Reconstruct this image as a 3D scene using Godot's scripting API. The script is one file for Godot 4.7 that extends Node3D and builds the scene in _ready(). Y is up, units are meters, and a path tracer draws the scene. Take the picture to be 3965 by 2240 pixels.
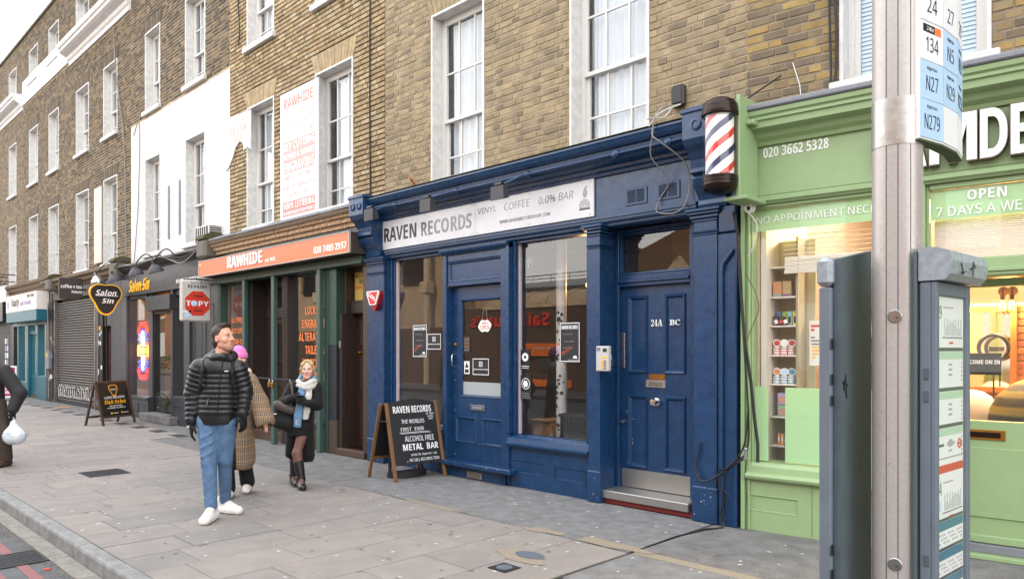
extends Node3D
# A shopping street: a terrace of brick houses with shopfronts seen along the pavement. y is up, metres.
# The terrace front lies near z = 0, the street runs along x, the road is on the +z side.

const EYE := Vector3(0, 1.6, 6.12)
const YAW := 44.52
var rng := RandomNumberGenerator.new()
var taken := {}
var mats := {}
var texs := {}
var FR := Transform3D.IDENTITY            # the frame in which shapes are drawn (the green house stands turned by a few degrees)
var GREEN_FR := Transform3D(Basis(Vector3.UP, deg_to_rad(6.5)), Vector3(-3.13, 0, 0))

class MB:
	var v := PackedVector3Array()
	var n := PackedVector3Array()
	var c := PackedColorArray()
	var u := PackedVector2Array()
	var ix := PackedInt32Array()
	var xf := Transform3D.IDENTITY
	var col := Color.WHITE
	var tinted := false
	var mapped := false

	func quad(a: Vector3, b: Vector3, d: Vector3, e: Vector3) -> void:
		var nn := (d - a).cross(e - b)
		if nn.length_squared() < 1e-16:
			return
		nn = (xf.basis * nn).normalized()
		var at := v.size()
		v.append(xf * a); v.append(xf * b); v.append(xf * d); v.append(xf * e)
		for k in 4:
			n.append(nn)
		if tinted:
			for k in 4:
				c.append(col)
		if mapped:
			u.append(Vector2(0, 1)); u.append(Vector2(1, 1)); u.append(Vector2(1, 0)); u.append(Vector2(0, 0))
		ix.append(at); ix.append(at + 2); ix.append(at + 1)
		ix.append(at); ix.append(at + 3); ix.append(at + 2)

	func tri(a: Vector3, b: Vector3, d: Vector3) -> void:
		var nn := (xf.basis * (b - a).cross(d - a)).normalized()
		var at := v.size()
		v.append(xf * a); v.append(xf * b); v.append(xf * d)
		for k in 3:
			n.append(nn)
		if tinted:
			for k in 3:
				c.append(col)
		if mapped:
			u.append(Vector2(0, 1)); u.append(Vector2(1, 1)); u.append(Vector2(1, 0))
		ix.append(at); ix.append(at + 2); ix.append(at + 1)

	func box(x0: float, x1: float, y0: float, y1: float, z0: float, z1: float) -> MB:
		var p := [Vector3(x0, y0, z1), Vector3(x1, y0, z1), Vector3(x1, y1, z1), Vector3(x0, y1, z1), Vector3(x0, y0, z0), Vector3(x1, y0, z0), Vector3(x1, y1, z0), Vector3(x0, y1, z0)]
		quad(p[0], p[1], p[2], p[3]); quad(p[5], p[4], p[7], p[6])
		quad(p[1], p[5], p[6], p[2]); quad(p[4], p[0], p[3], p[7])
		quad(p[3], p[2], p[6], p[7]); quad(p[4], p[5], p[1], p[0])
		return self

	func bev(x0: float, x1: float, y0: float, y1: float, z0: float, z1: float, r := 0.006) -> MB:
		r = minf(r, 0.45 * minf(x1 - x0, minf(y1 - y0, z1 - z0)))
		var m := Vector3((x0 + x1) / 2, (y0 + y1) / 2, (z0 + z1) / 2)
		var h := Vector3((x1 - x0) / 2, (y1 - y0) / 2, (z1 - z0) / 2)
		for ax in 3:
			for s in [-1.0, 1.0]:
				var b1 := (ax + 1) % 3
				var b2 := (ax + 2) % 3
				var q := []
				for k in [[-1, -1], [1, -1], [1, 1], [-1, 1]]:
					var p := m
					p[ax] += s * h[ax]
					p[b1] += k[0] * (h[b1] - r)
					p[b2] += k[1] * (h[b2] - r)
					q.append(p)
				if s > 0: quad(q[0], q[1], q[2], q[3])
				else: quad(q[3], q[2], q[1], q[0])
				for t in [-1.0, 1.0]:
					var e := []
					for w in [-1.0, 1.0]:
						var p1 := m
						p1[ax] += s * h[ax]; p1[b1] += t * (h[b1] - r); p1[b2] += w * (h[b2] - r)
						var p2 := m
						p2[ax] += s * (h[ax] - r); p2[b1] += t * h[b1]; p2[b2] += w * (h[b2] - r)
						e.append(p1); e.append(p2)
					if s * t > 0: quad(e[0], e[1], e[3], e[2])
					else: quad(e[2], e[3], e[1], e[0])
		for sx in [-1.0, 1.0]:
			for sy in [-1.0, 1.0]:
				for sz in [-1.0, 1.0]:
					var a := m + Vector3(sx * h.x, sy * (h.y - r), sz * (h.z - r))
					var b := m + Vector3(sx * (h.x - r), sy * h.y, sz * (h.z - r))
					var d := m + Vector3(sx * (h.x - r), sy * (h.y - r), sz * h.z)
					if sx * sy * sz > 0: tri(a, b, d)
					else: tri(b, a, d)
		return self

	func prism(poly: PackedVector2Array, o: Vector3, ex: Vector3, ey: Vector3, ez: Vector3) -> MB:
		var pts := poly.duplicate()
		if Geometry2D.is_polygon_clockwise(pts):
			pts.reverse()
		var t := Geometry2D.triangulate_polygon(pts)
		var P := func(q: Vector2, w: float) -> Vector3: return o + ex * q.x + ey * q.y + ez * w
		var flip := ex.cross(ey).dot(ez) < 0
		for k in range(0, t.size(), 3):
			var a := pts[t[k]]
			var b := pts[t[k + 1]]
			var d := pts[t[k + 2]]
			if (b - a).cross(d - a) < 0:
				var w := b
				b = d
				d = w
			if flip:
				tri(P.call(a, 0.0), P.call(b, 0.0), P.call(d, 0.0)); tri(P.call(a, 1.0), P.call(d, 1.0), P.call(b, 1.0))
			else:
				tri(P.call(a, 1.0), P.call(b, 1.0), P.call(d, 1.0)); tri(P.call(a, 0.0), P.call(d, 0.0), P.call(b, 0.0))
		for k in pts.size():
			var a := pts[k]
			var b := pts[(k + 1) % pts.size()]
			if flip: quad(P.call(b, 0.0), P.call(a, 0.0), P.call(a, 1.0), P.call(b, 1.0))
			else: quad(P.call(a, 0.0), P.call(b, 0.0), P.call(b, 1.0), P.call(a, 1.0))
		return self

	func mould(prof: Array, x0: float, x1: float) -> MB:
		var pl := PackedVector2Array()
		for q in prof:
			pl.append(Vector2(q[0], q[1]))
		return prism(pl, Vector3(x0, 0, 0), Vector3(0, 0, 1), Vector3(0, 1, 0), Vector3(x1 - x0, 0, 0))

	func ring(o: Vector3, a: Vector3, b: Vector3, r: float, sides: int) -> int:
		var at := v.size()
		for k in sides + 1:
			var t := TAU * k / sides
			var d := a * cos(t) + b * sin(t)
			v.append(xf * (o + d * r))
			n.append((xf.basis * d).normalized())
			if tinted: c.append(col)
			if mapped: u.append(Vector2(float(k) / sides, 0))
		return at

	func tube(pts: Array, r, sides := 8) -> MB:
		var up := Vector3.UP
		var prev := -1
		var a := Vector3.ZERO
		for k in pts.size():
			var d: Vector3 = (pts[mini(k + 1, pts.size() - 1)] - pts[maxi(k - 1, 0)]).normalized()
			if k == 0:
				up = Vector3.UP if absf(d.y) < 0.9 else Vector3.RIGHT
				a = d.cross(up).normalized()
			else:
				a = (a - d * a.dot(d)).normalized()
			var b := d.cross(a)
			var rr: float = r[k] if r is Array else r
			var at := ring(pts[k], a, b, rr, sides)
			if prev >= 0:
				for j in sides:
					ix.append(prev + j); ix.append(at + j); ix.append(prev + j + 1)
					ix.append(prev + j + 1); ix.append(at + j); ix.append(at + j + 1)
			prev = at
			if k == 0 or k == pts.size() - 1:
				for j in range(1, sides - 1):
					var q := func(m: int) -> Vector3: return pts[k] + (a * cos(TAU * m / sides) + b * sin(TAU * m / sides)) * rr
					if k == 0: tri(q.call(0), q.call(j + 1), q.call(j))
					else: tri(q.call(0), q.call(j), q.call(j + 1))
		return self

	func lathe(prof: Array, o: Vector3, axis := Vector3.UP, sides := 20) -> MB:
		var a := axis.cross(Vector3.RIGHT if absf(axis.x) < 0.9 else Vector3.UP).normalized()
		var b := axis.cross(a)
		for k in prof.size() - 1:
			var p0: Array = prof[k]
			var p1: Array = prof[k + 1]
			var sl := Vector2(p1[1] - p0[1], p0[0] - p1[0])
			if sl.length() < 1e-9: continue
			sl = sl.normalized()
			var at := v.size()
			for j in sides + 1:
				var t := TAU * j / sides
				var d := a * cos(t) + b * sin(t)
				var nn := (xf.basis * (d * sl.x + axis * sl.y)).normalized()
				v.append(xf * (o + d * p0[0] + axis * p0[1])); v.append(xf * (o + d * p1[0] + axis * p1[1]))
				n.append(nn); n.append(nn)
				if tinted: c.append(col); c.append(col)
				if mapped: u.append(Vector2(float(j) / sides, 1)); u.append(Vector2(float(j) / sides, 0))
			for j in sides:
				var q := at + 2 * j
				ix.append(q); ix.append(q + 1); ix.append(q + 2)
				ix.append(q + 2); ix.append(q + 1); ix.append(q + 3)
		return self

	func ball(o: Vector3, r: Vector3, rows := 8, sides := 12) -> MB:
		var at := v.size()
		for i in rows + 1:
			var f := PI * i / rows
			for j in sides + 1:
				var t := TAU * j / sides
				var d := Vector3(sin(f) * cos(t), cos(f), sin(f) * sin(t))
				v.append(xf * (o + d * r))
				n.append((xf.basis * (d / r)).normalized())
				if tinted: c.append(col)
				if mapped: u.append(Vector2(float(j) / sides, float(i) / rows))
		for i in rows:
			for j in sides:
				var q := at + i * (sides + 1) + j
				ix.append(q); ix.append(q + sides + 1); ix.append(q + 1)
				ix.append(q + 1); ix.append(q + sides + 1); ix.append(q + sides + 2)
		return self

	func mesh(inv := Transform3D.IDENTITY) -> ArrayMesh:
		var vv := v
		var nn := n
		if inv != Transform3D.IDENTITY:
			vv = inv * v
			nn = Transform3D(inv.basis, Vector3.ZERO) * n
		var arr := []
		arr.resize(Mesh.ARRAY_MAX)
		arr[Mesh.ARRAY_VERTEX] = vv
		arr[Mesh.ARRAY_NORMAL] = nn
		if tinted: arr[Mesh.ARRAY_COLOR] = c
		if mapped: arr[Mesh.ARRAY_TEX_UV] = u
		arr[Mesh.ARRAY_INDEX] = ix
		var m := ArrayMesh.new()
		m.add_surface_from_arrays(Mesh.PRIMITIVE_TRIANGLES, arr)
		return m

func mb(tinted := false, mapped := false) -> MB:
	var m := MB.new()
	m.xf = FR
	m.tinted = tinted
	m.mapped = mapped
	return m

func numbered(called: String) -> String:
	if not taken.has(called):
		taken[called] = 0
		return called
	taken[called] += 1
	return "%s_%03d" % [called, taken[called]]

func describe(o: Node3D, label: String, category: String, group := "", kind := "") -> Node3D:
	if label: o.set_meta("label", label)
	if category: o.set_meta("category", category)
	if group: o.set_meta("group", group)
	if kind: o.set_meta("kind", kind)
	return o

# a thing made of parts, standing at the given point of the current frame
func thing(called: String, label: String, category: String, at := Vector3.ZERO, group := "") -> Node3D:
	var o := Node3D.new()
	o.name = numbered(called)
	add_child(o)
	o.position = FR * at
	return describe(o, label, category, group)

# a shape (drawn in the current frame) committed as one named mesh under parent
func part(parent: Node3D, called: String, m: MB, material: Material, label := "") -> MeshInstance3D:
	var o := MeshInstance3D.new()
	o.name = called if parent != self else numbered(called)
	o.mesh = m.mesh(Transform3D.IDENTITY if parent == self else parent.global_transform.affine_inverse())
	o.material_override = material
	parent.add_child(o, true)
	if label: o.set_meta("label", label)
	return o

func solo(called: String, m: MB, material: Material, label: String, category: String, group := "") -> MeshInstance3D:
	var o := part(self, called, m, material)
	describe(o, label, category, group)
	return o

func structure(called: String, m: MB, material: Material) -> MeshInstance3D:
	var o := part(self, called, m, material)
	o.set_meta("kind", "structure")
	return o

# ---------------------------------------------------------------- textures and materials
func noise_tex(key: String, sd: int, freq: float, lo: float, hi: float, octaves := 4, cell := false, contrast := 0.0, size := 512) -> NoiseTexture2D:
	if texs.has(key): return texs[key]
	var f := FastNoiseLite.new()
	f.seed = sd
	f.frequency = freq
	f.fractal_octaves = octaves
	f.noise_type = FastNoiseLite.TYPE_CELLULAR if cell else FastNoiseLite.TYPE_SIMPLEX_SMOOTH
	var t := NoiseTexture2D.new()
	t.width = size
	t.height = size
	t.seamless = true
	t.noise = f
	var g := Gradient.new()
	g.offsets = PackedFloat32Array([contrast, 1.0 - contrast])
	g.colors = PackedColorArray([Color(lo, lo, lo), Color(hi, hi, hi)])
	t.color_ramp = g
	texs[key] = t
	return t

# colour values are sRGB
func mat(key: String, color: Color, rough := 0.7, o := {}) -> StandardMaterial3D:
	if mats.has(key): return mats[key]
	var m := StandardMaterial3D.new()
	m.resource_name = key
	m.albedo_color = color
	m.roughness = rough
	m.metallic = o.get("metal", 0.0)
	if o.has("spec"): m.metallic_specular = o.spec
	if o.has("tex"):
		m.albedo_texture = o.tex
	if o.has("bump"):
		m.heightmap_enabled = true
		m.heightmap_texture = o.bump
		m.heightmap_scale = o.get("bump_cm", 0.2)
	if o.has("rtex"):
		m.roughness_texture = o.rtex
	if (o.has("tex") or o.has("bump") or o.has("rtex")) and not o.get("uv", false):
		m.uv1_triplanar = true
		m.uv1_world_triplanar = not o.get("local", false)
		m.uv1_triplanar_sharpness = 4.0
		var s: float = 1.0 / o.get("size", 1.0)
		m.uv1_scale = Vector3(s, s, s)
	if o.has("grime"):
		m.detail_enabled = true
		m.detail_albedo = o.grime
		m.detail_blend_mode = BaseMaterial3D.BLEND_MODE_MUL
		m.detail_uv_layer = BaseMaterial3D.DETAIL_UV_2
		m.uv2_triplanar = true
		m.uv2_world_triplanar = true
		var s2: float = 1.0 / o.get("grime_size", 2.3)
		m.uv2_scale = Vector3(s2, s2 * o.get("grime_stretch", 1.0), s2)
	if o.has("rim"):
		m.rim_enabled = true
		m.rim = o.rim
		m.rim_tint = 0.5
	if o.has("coat"):
		m.clearcoat_enabled = true
		m.clearcoat = o.coat
		m.clearcoat_roughness = 0.15
	if o.has("sss"):
		m.subsurf_scatter_enabled = true
		m.subsurf_scatter_strength = o.sss
	if o.has("glow"):
		m.emission_enabled = true
		m.emission = o.glow
		m.emission_energy_multiplier = o.get("power", 1.0)
	if o.has("tint"):
		m.vertex_color_use_as_albedo = true
	if o.has("alpha"):
		m.transparency = BaseMaterial3D.TRANSPARENCY_ALPHA
		m.albedo_color.a = o.alpha
	mats[key] = m
	return m

func glass(key := "glass", alpha := 0.006, color := Color(0.75, 0.8, 0.8)) -> StandardMaterial3D:
	if mats.has(key): return mats[key]
	var m := mat(key, color, 0.0, {"alpha": alpha})
	m.metallic_specular = 0.5
	return m

# ---------------------------------------------------------------- lettering
var fonts := {}
func font(which: String, weight: int, italic := false) -> SystemFont:
	var key := which + str(weight) + str(italic)
	if not fonts.has(key):
		var f := SystemFont.new()
		f.font_names = PackedStringArray([which])
		f.font_weight = weight
		f.font_italic = italic
		fonts[key] = f
	return fonts[key]

# words that fill the width w and the height h; at is the lower left corner; ex runs along the line, ey up it
func words(parent: Node3D, text: String, at: Vector3, w: float, h: float, m: Material, o := {}) -> MeshInstance3D:
	var t := TextMesh.new()
	t.text = text
	t.font = font(o.get("font", "Droid Sans"), o.get("weight", 400), false)
	t.font_size = o.get("res", 24)
	t.pixel_size = 0.01
	t.curve_step = o.get("step", 1.0)
	t.depth = 0.01
	t.horizontal_alignment = HORIZONTAL_ALIGNMENT_LEFT
	var b := t.get_aabb()
	var ex: Vector3 = o.get("ex", Vector3.RIGHT)
	var ey: Vector3 = o.get("ey", Vector3.UP)
	var ez := ex.cross(ey).normalized()
	var sx := w / maxf(b.size.x, 0.001)
	var sy := h / maxf(b.size.y, 0.001)
	if w <= 0.0: sx = sy * o.get("narrow", 1.0)
	var depth: float = o.get("depth", 0.003)
	var lean: float = o.get("lean", 0.0)
	var X := ex.normalized() * sx
	var Y := (ey.normalized() + ex.normalized() * lean) * sy
	var Zv := ez * (depth / 0.01)
	var origin := at - X * b.position.x - Y * b.position.y - Zv * b.position.z
	if w <= 0.0 and o.get("centre", false): origin -= X * b.size.x / 2
	var node := MeshInstance3D.new()
	node.name = "lettering"
	node.mesh = t
	node.material_override = m
	parent.add_child(node, true)
	node.global_transform = FR * Transform3D(Basis(X, Y, Zv), origin)
	return node

func _ready() -> void:
	rng.seed = 20240
	set_view_and_light()
	make_materials()
	ground()
	houses()
	blue_shop()
	leather_shop()
	salon_shop()
	coffee_shop()
	nails_shop()
	end_shop()
	green_shop()
	across_the_road()
	boards_and_signs()
	bus_stop()
	people()
	small_things()

func set_view_and_light() -> void:
	var cam := Camera3D.new()
	cam.name = "camera"
	add_child(cam)
	cam.position = EYE
	cam.rotation_degrees = Vector3(0, YAW, 0)
	cam.projection = Camera3D.PROJECTION_FRUSTUM
	cam.near = 0.1
	cam.far = 600.0
	cam.size = 0.1 * 2240.0 / 2835.0
	cam.frustum_offset = Vector2(0, 0.1 * 232.0 / 2835.0)
	cam.current = true
	var we := WorldEnvironment.new()
	we.name = "surroundings"
	var e := Environment.new()
	e.background_mode = Environment.BG_SKY
	var sky := Sky.new()
	var sm := ProceduralSkyMaterial.new()
	sm.sky_top_color = Color(0.88, 0.895, 0.925)
	sm.sky_horizon_color = Color(1.0, 0.975, 0.94)
	sm.sky_curve = 0.25
	sm.ground_bottom_color = Color(0.25, 0.25, 0.25)
	sm.ground_horizon_color = Color(0.5, 0.5, 0.5)
	sm.sun_angle_max = 0.0
	sm.energy_multiplier = 1.0
	sky.sky_material = sm
	e.sky = sky
	e.background_energy_multiplier = 2.5
	e.tonemap_mode = Environment.TONE_MAPPER_LINEAR
	e.tonemap_exposure = 1.9
	e.sdfgi_enabled = true
	e.ssao_enabled = true
	e.ssil_enabled = true
	we.environment = e
	add_child(we)
	var sun := DirectionalLight3D.new()
	sun.name = "sun"
	sun.light_energy = 1.5
	sun.light_angular_distance = 0.8
	sun.light_color = Color(1.0, 0.90, 0.76)
	sun.shadow_enabled = true
	add_child(sun)
	sun.look_at_from_position(Vector3(2, 17, -20), Vector3(0, 0, 0))

func make_materials() -> void:
	var blotch := noise_tex("blotch", 3, 0.012, 0.93, 1.0, 4)
	var fine := noise_tex("fine", 5, 0.09, 0.80, 1.0, 3)
	var grit := noise_tex("grit", 7, 0.25, 0.62, 1.0, 2, false, 0.2)
	var speck := noise_tex("speck", 9, 0.16, 0.55, 1.0, 4, false, 0.15)
	var streak := noise_tex("streak", 11, 0.03, 0.88, 1.0, 5, false, 0.1)
	var lumps := noise_tex("lumps", 13, 0.035, 0.0, 1.0, 4)
	var pits := noise_tex("pits", 15, 0.2, 0.0, 1.0, 3)
	var rough_map := noise_tex("rough_map", 17, 0.02, 0.6, 1.0, 4)
	var P := {"tex": blotch, "size": 1.3, "bump": lumps, "bump_cm": 0.035, "rtex": rough_map}
	mat("blue", Color(0.095, 0.238, 0.39), 0.38, P.merged({"grime": streak, "grime_size": 3.1}))
	mat("green", Color(0.545, 0.64, 0.46), 0.45, {"tex": noise_tex("even", 19, 0.015, 0.965, 1.0, 4), "size": 1.3, "bump": lumps, "bump_cm": 0.02})
	mat("green_film", Color(0.66, 0.81, 0.60), 0.3)
	mat("white_paint", Color(0.83, 0.825, 0.81), 0.55, {"tex": noise_tex("paintt", 20, 0.01, 0.94, 1.0, 3), "size": 0.9, "bump": lumps, "bump_cm": 0.04, "grime": noise_tex("flake", 21, 0.02, 0.90, 1.0, 4, false, 0.1), "grime_size": 1.7})
	mat("white_sash", Color(0.88, 0.87, 0.85), 0.45, {"tex": fine, "size": 0.6})
	mat("stucco", Color(0.84, 0.835, 0.83), 0.8, {"tex": noise_tex("stucco_t", 23, 0.02, 0.90, 1.0, 5), "size": 1.9, "bump": noise_tex("stucco_b", 25, 0.05, 0.0, 1.0, 5), "bump_cm": 0.5})
	mat("brown", Color(0.235, 0.195, 0.18), 0.5, P.merged({"grime": streak, "grime_size": 1.4}))
	mat("brown_door", Color(0.25, 0.16, 0.125), 0.42, P.merged({"grime": streak, "grime_size": 0.8}))
	mat("dark_green", Color(0.16, 0.27, 0.235), 0.5, P)
	mat("post_green", Color(0.235, 0.335, 0.305), 0.5, P)
	mat("black_paint", Color(0.085, 0.088, 0.095), 0.45, P)
	mat("charcoal", Color(0.20, 0.215, 0.235), 0.5, P)
	mat("navy_black", Color(0.10, 0.12, 0.155), 0.6, P)
	mat("teal", Color(0.09, 0.37, 0.43), 0.42, P)
	mat("cream_wood", Color(0.80, 0.66, 0.52), 0.75, {"tex": noise_tex("peel", 27, 0.03, 0.62, 1.0, 5, false, 0.3), "size": 0.8, "bump": lumps, "bump_cm": 0.4})
	mat("raw_wood", Color(0.50, 0.42, 0.33), 0.85, {"tex": speck, "size": 0.7, "bump": lumps, "bump_cm": 0.6})
	mat("lead", Color(0.46, 0.47, 0.50), 0.55, {"tex": blotch, "size": 0.5})
	mat("stone", Color(0.52, 0.49, 0.45), 0.85, {"tex": speck, "size": 0.7, "bump": lumps, "bump_cm": 0.5})
	mat("moss", Color(0.34, 0.33, 0.21), 0.95, {"tex": grit, "size": 0.3})
	mat("oak", Color(0.55, 0.385, 0.22), 0.5, {"tex": noise_tex("grain", 29, 0.06, 0.6, 1.0, 4), "size": 0.25})
	mat("old_wood", Color(0.37, 0.27, 0.21), 0.6, {"tex": noise_tex("grain2", 31, 0.06, 0.5, 1.0, 4), "size": 0.25})
	mat("slate", Color(0.10, 0.105, 0.115), 0.5, {"tex": noise_tex("chalk", 33, 0.01, 0.8, 1.0, 5), "size": 0.7})
	mat("board_white", Color(0.80, 0.80, 0.81), 0.28, {"tex": noise_tex("boardt", 35, 0.01, 0.95, 1.0, 4), "size": 1.1})
	mat("ink", Color(0.13, 0.13, 0.15), 0.4)
	mat("grey_ink", Color(0.42, 0.43, 0.45), 0.25, {"metal": 0.55})
	mat("white_ink", Color(0.90, 0.90, 0.89), 0.5)
	mat("chalk_white", Color(0.88, 0.88, 0.88), 0.9)
	mat("orange_sign", Color(0.90, 0.43, 0.25), 0.35, {"tex": blotch, "size": 1.7})
	mat("orange_ink", Color(0.90, 0.48, 0.26), 0.45)
	mat("pale_red_ink", Color(0.79, 0.58, 0.545), 0.6)
	mat("red_ink", Color(0.78, 0.13, 0.10), 0.45)
	mat("red_paint", Color(0.55, 0.16, 0.13), 0.6, {"tex": speck, "size": 0.5})
	mat("yellow_ink", Color(0.95, 0.70, 0.09), 0.45)
	mat("steel", Color(0.62, 0.62, 0.62), 0.32, {"metal": 0.9, "rtex": rough_map, "size": 0.6})
	mat("brushed", Color(0.72, 0.71, 0.69), 0.42, {"metal": 0.75, "tex": noise_tex("brush_t", 37, 0.03, 0.86, 1.0, 4), "size": 0.5, "rtex": rough_map})
	mat("chrome", Color(0.82, 0.82, 0.82), 0.14, {"metal": 1.0})
	mat("brass", Color(0.72, 0.52, 0.24), 0.32, {"metal": 1.0})
	mat("bronze", Color(0.185, 0.145, 0.125), 0.28, {"metal": 0.75})
	mat("iron", Color(0.22, 0.22, 0.235), 0.6, {"metal": 0.3, "tex": speck, "size": 0.3})
	mat("cable_black", Color(0.055, 0.055, 0.06), 0.6)
	mat("cable_grey", Color(0.50, 0.49, 0.47), 0.6)
	mat("cable_white", Color(0.72, 0.71, 0.68), 0.6)
	mat("lamp_grey", Color(0.30, 0.30, 0.315), 0.6, {"tex": speck, "size": 0.25})
	mat("plastic_black", Color(0.09, 0.09, 0.095), 0.5)
	mat("plastic_white", Color(0.85, 0.85, 0.84), 0.4)
	mat("stop_grey", Color(0.40, 0.44, 0.48), 0.5, {"tex": noise_tex("stop_t", 39, 0.01, 0.93, 1.0, 4), "size": 0.6, "bump": pits, "bump_cm": 0.02})
	mat("stop_dark", Color(0.30, 0.355, 0.385), 0.55, {"tex": noise_tex("stop_t2", 41, 0.01, 0.88, 1.0, 5), "size": 0.7})
	mat("stop_cap", Color(0.60, 0.63, 0.66), 0.25, {"tex": noise_tex("cap_t", 43, 0.02, 0.85, 1.0, 4), "size": 0.3})
	mat("pole_metal", Color(0.71, 0.685, 0.665), 0.42, {"metal": 0.25, "tex": noise_tex("pole_t", 45, 0.05, 0.93, 1.0, 4), "size": 0.45, "rtex": rough_map})
	mat("tile_white", Color(0.88, 0.885, 0.88), 0.4)
	mat("tile_blue", Color(0.68, 0.80, 0.90), 0.4)
	mat("paper", Color(0.87, 0.875, 0.865), 0.7)
	mat("room_plain", Color(0.44, 0.41, 0.37), 0.9, {"tex": blotch, "size": 2.0})
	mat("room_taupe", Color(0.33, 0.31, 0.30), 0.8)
	mat("room_cream", Color(0.78, 0.71, 0.60), 0.8, {"tex": blotch, "size": 2.0})
	mat("room_white", Color(0.82, 0.80, 0.77), 0.8)
	mat("floor_wood", Color(0.36, 0.27, 0.20), 0.5, {"tex": speck, "size": 0.5})
	mat("curtain", Color(0.72, 0.75, 0.775), 0.9, {"tex": noise_tex("fold", 47, 0.03, 0.93, 1.0, 2), "size": 0.5})
	mat("blind", Color(0.88, 0.86, 0.82), 0.6)
	mat("concrete", Color(0.565, 0.555, 0.545), 0.9, {"tex": speck, "size": 0.9, "bump": pits, "bump_cm": 0.25, "grime": noise_tex("stain", 49, 0.02, 0.82, 1.0, 5, false, 0.12), "grime_size": 2.9})
	mat("concrete_light", Color(0.60, 0.595, 0.59), 0.9, {"tex": speck, "size": 0.8, "bump": pits, "bump_cm": 0.2, "grime": texs.stain, "grime_size": 2.1})
	mat("cream_mortar", Color(0.66, 0.61, 0.53), 0.95, {"tex": speck, "size": 0.5, "bump": lumps, "bump_cm": 0.4})
	mat("joint", Color(0.20, 0.185, 0.175), 0.95, {"tex": grit, "size": 0.4})
	mat("asphalt", Color(0.50, 0.505, 0.51), 0.9, {"tex": noise_tex("tar", 51, 0.35, 0.45, 1.0, 2, false, 0.15), "size": 0.9, "bump": pits, "bump_cm": 0.5, "grime": texs.stain, "grime_size": 3.7})
	mat("road_red", Color(0.62, 0.41, 0.405), 0.85, {"tex": noise_tex("worn", 53, 0.12, 0.62, 1.0, 4, false, 0.2), "size": 0.8, "bump": pits, "bump_cm": 0.3})
	mat("granite", Color(0.70, 0.70, 0.69), 0.85, {"tex": speck, "size": 0.4, "bump": pits, "bump_cm": 0.25, "grime": texs.stain, "grime_size": 1.9})
	mat("channel", Color(0.68, 0.655, 0.61), 0.9, {"tex": speck, "size": 0.5, "bump": pits, "bump_cm": 0.3, "grime": texs.stain, "grime_size": 1.7})
	for k in 5:
		var s: Color = [Color(0.575, 0.55, 0.525), Color(0.565, 0.54, 0.517), Color(0.59, 0.558, 0.53), Color(0.575, 0.545, 0.52), Color(0.54, 0.522, 0.505)][k]
		mat("slab%d" % k, s, 0.9, {"tex": noise_tex("slab_t", 55, 0.2, 0.80, 1.0, 4, false, 0.15), "size": 0.7, "bump": pits, "bump_cm": 0.12, "grime": noise_tex("slab_g", 57, 0.012, 0.92, 1.0, 5, false, 0.1), "grime_size": 1.7 + 0.3 * k})
	mat("gum", Color(0.70, 0.69, 0.67), 0.9)
	glass()

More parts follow.
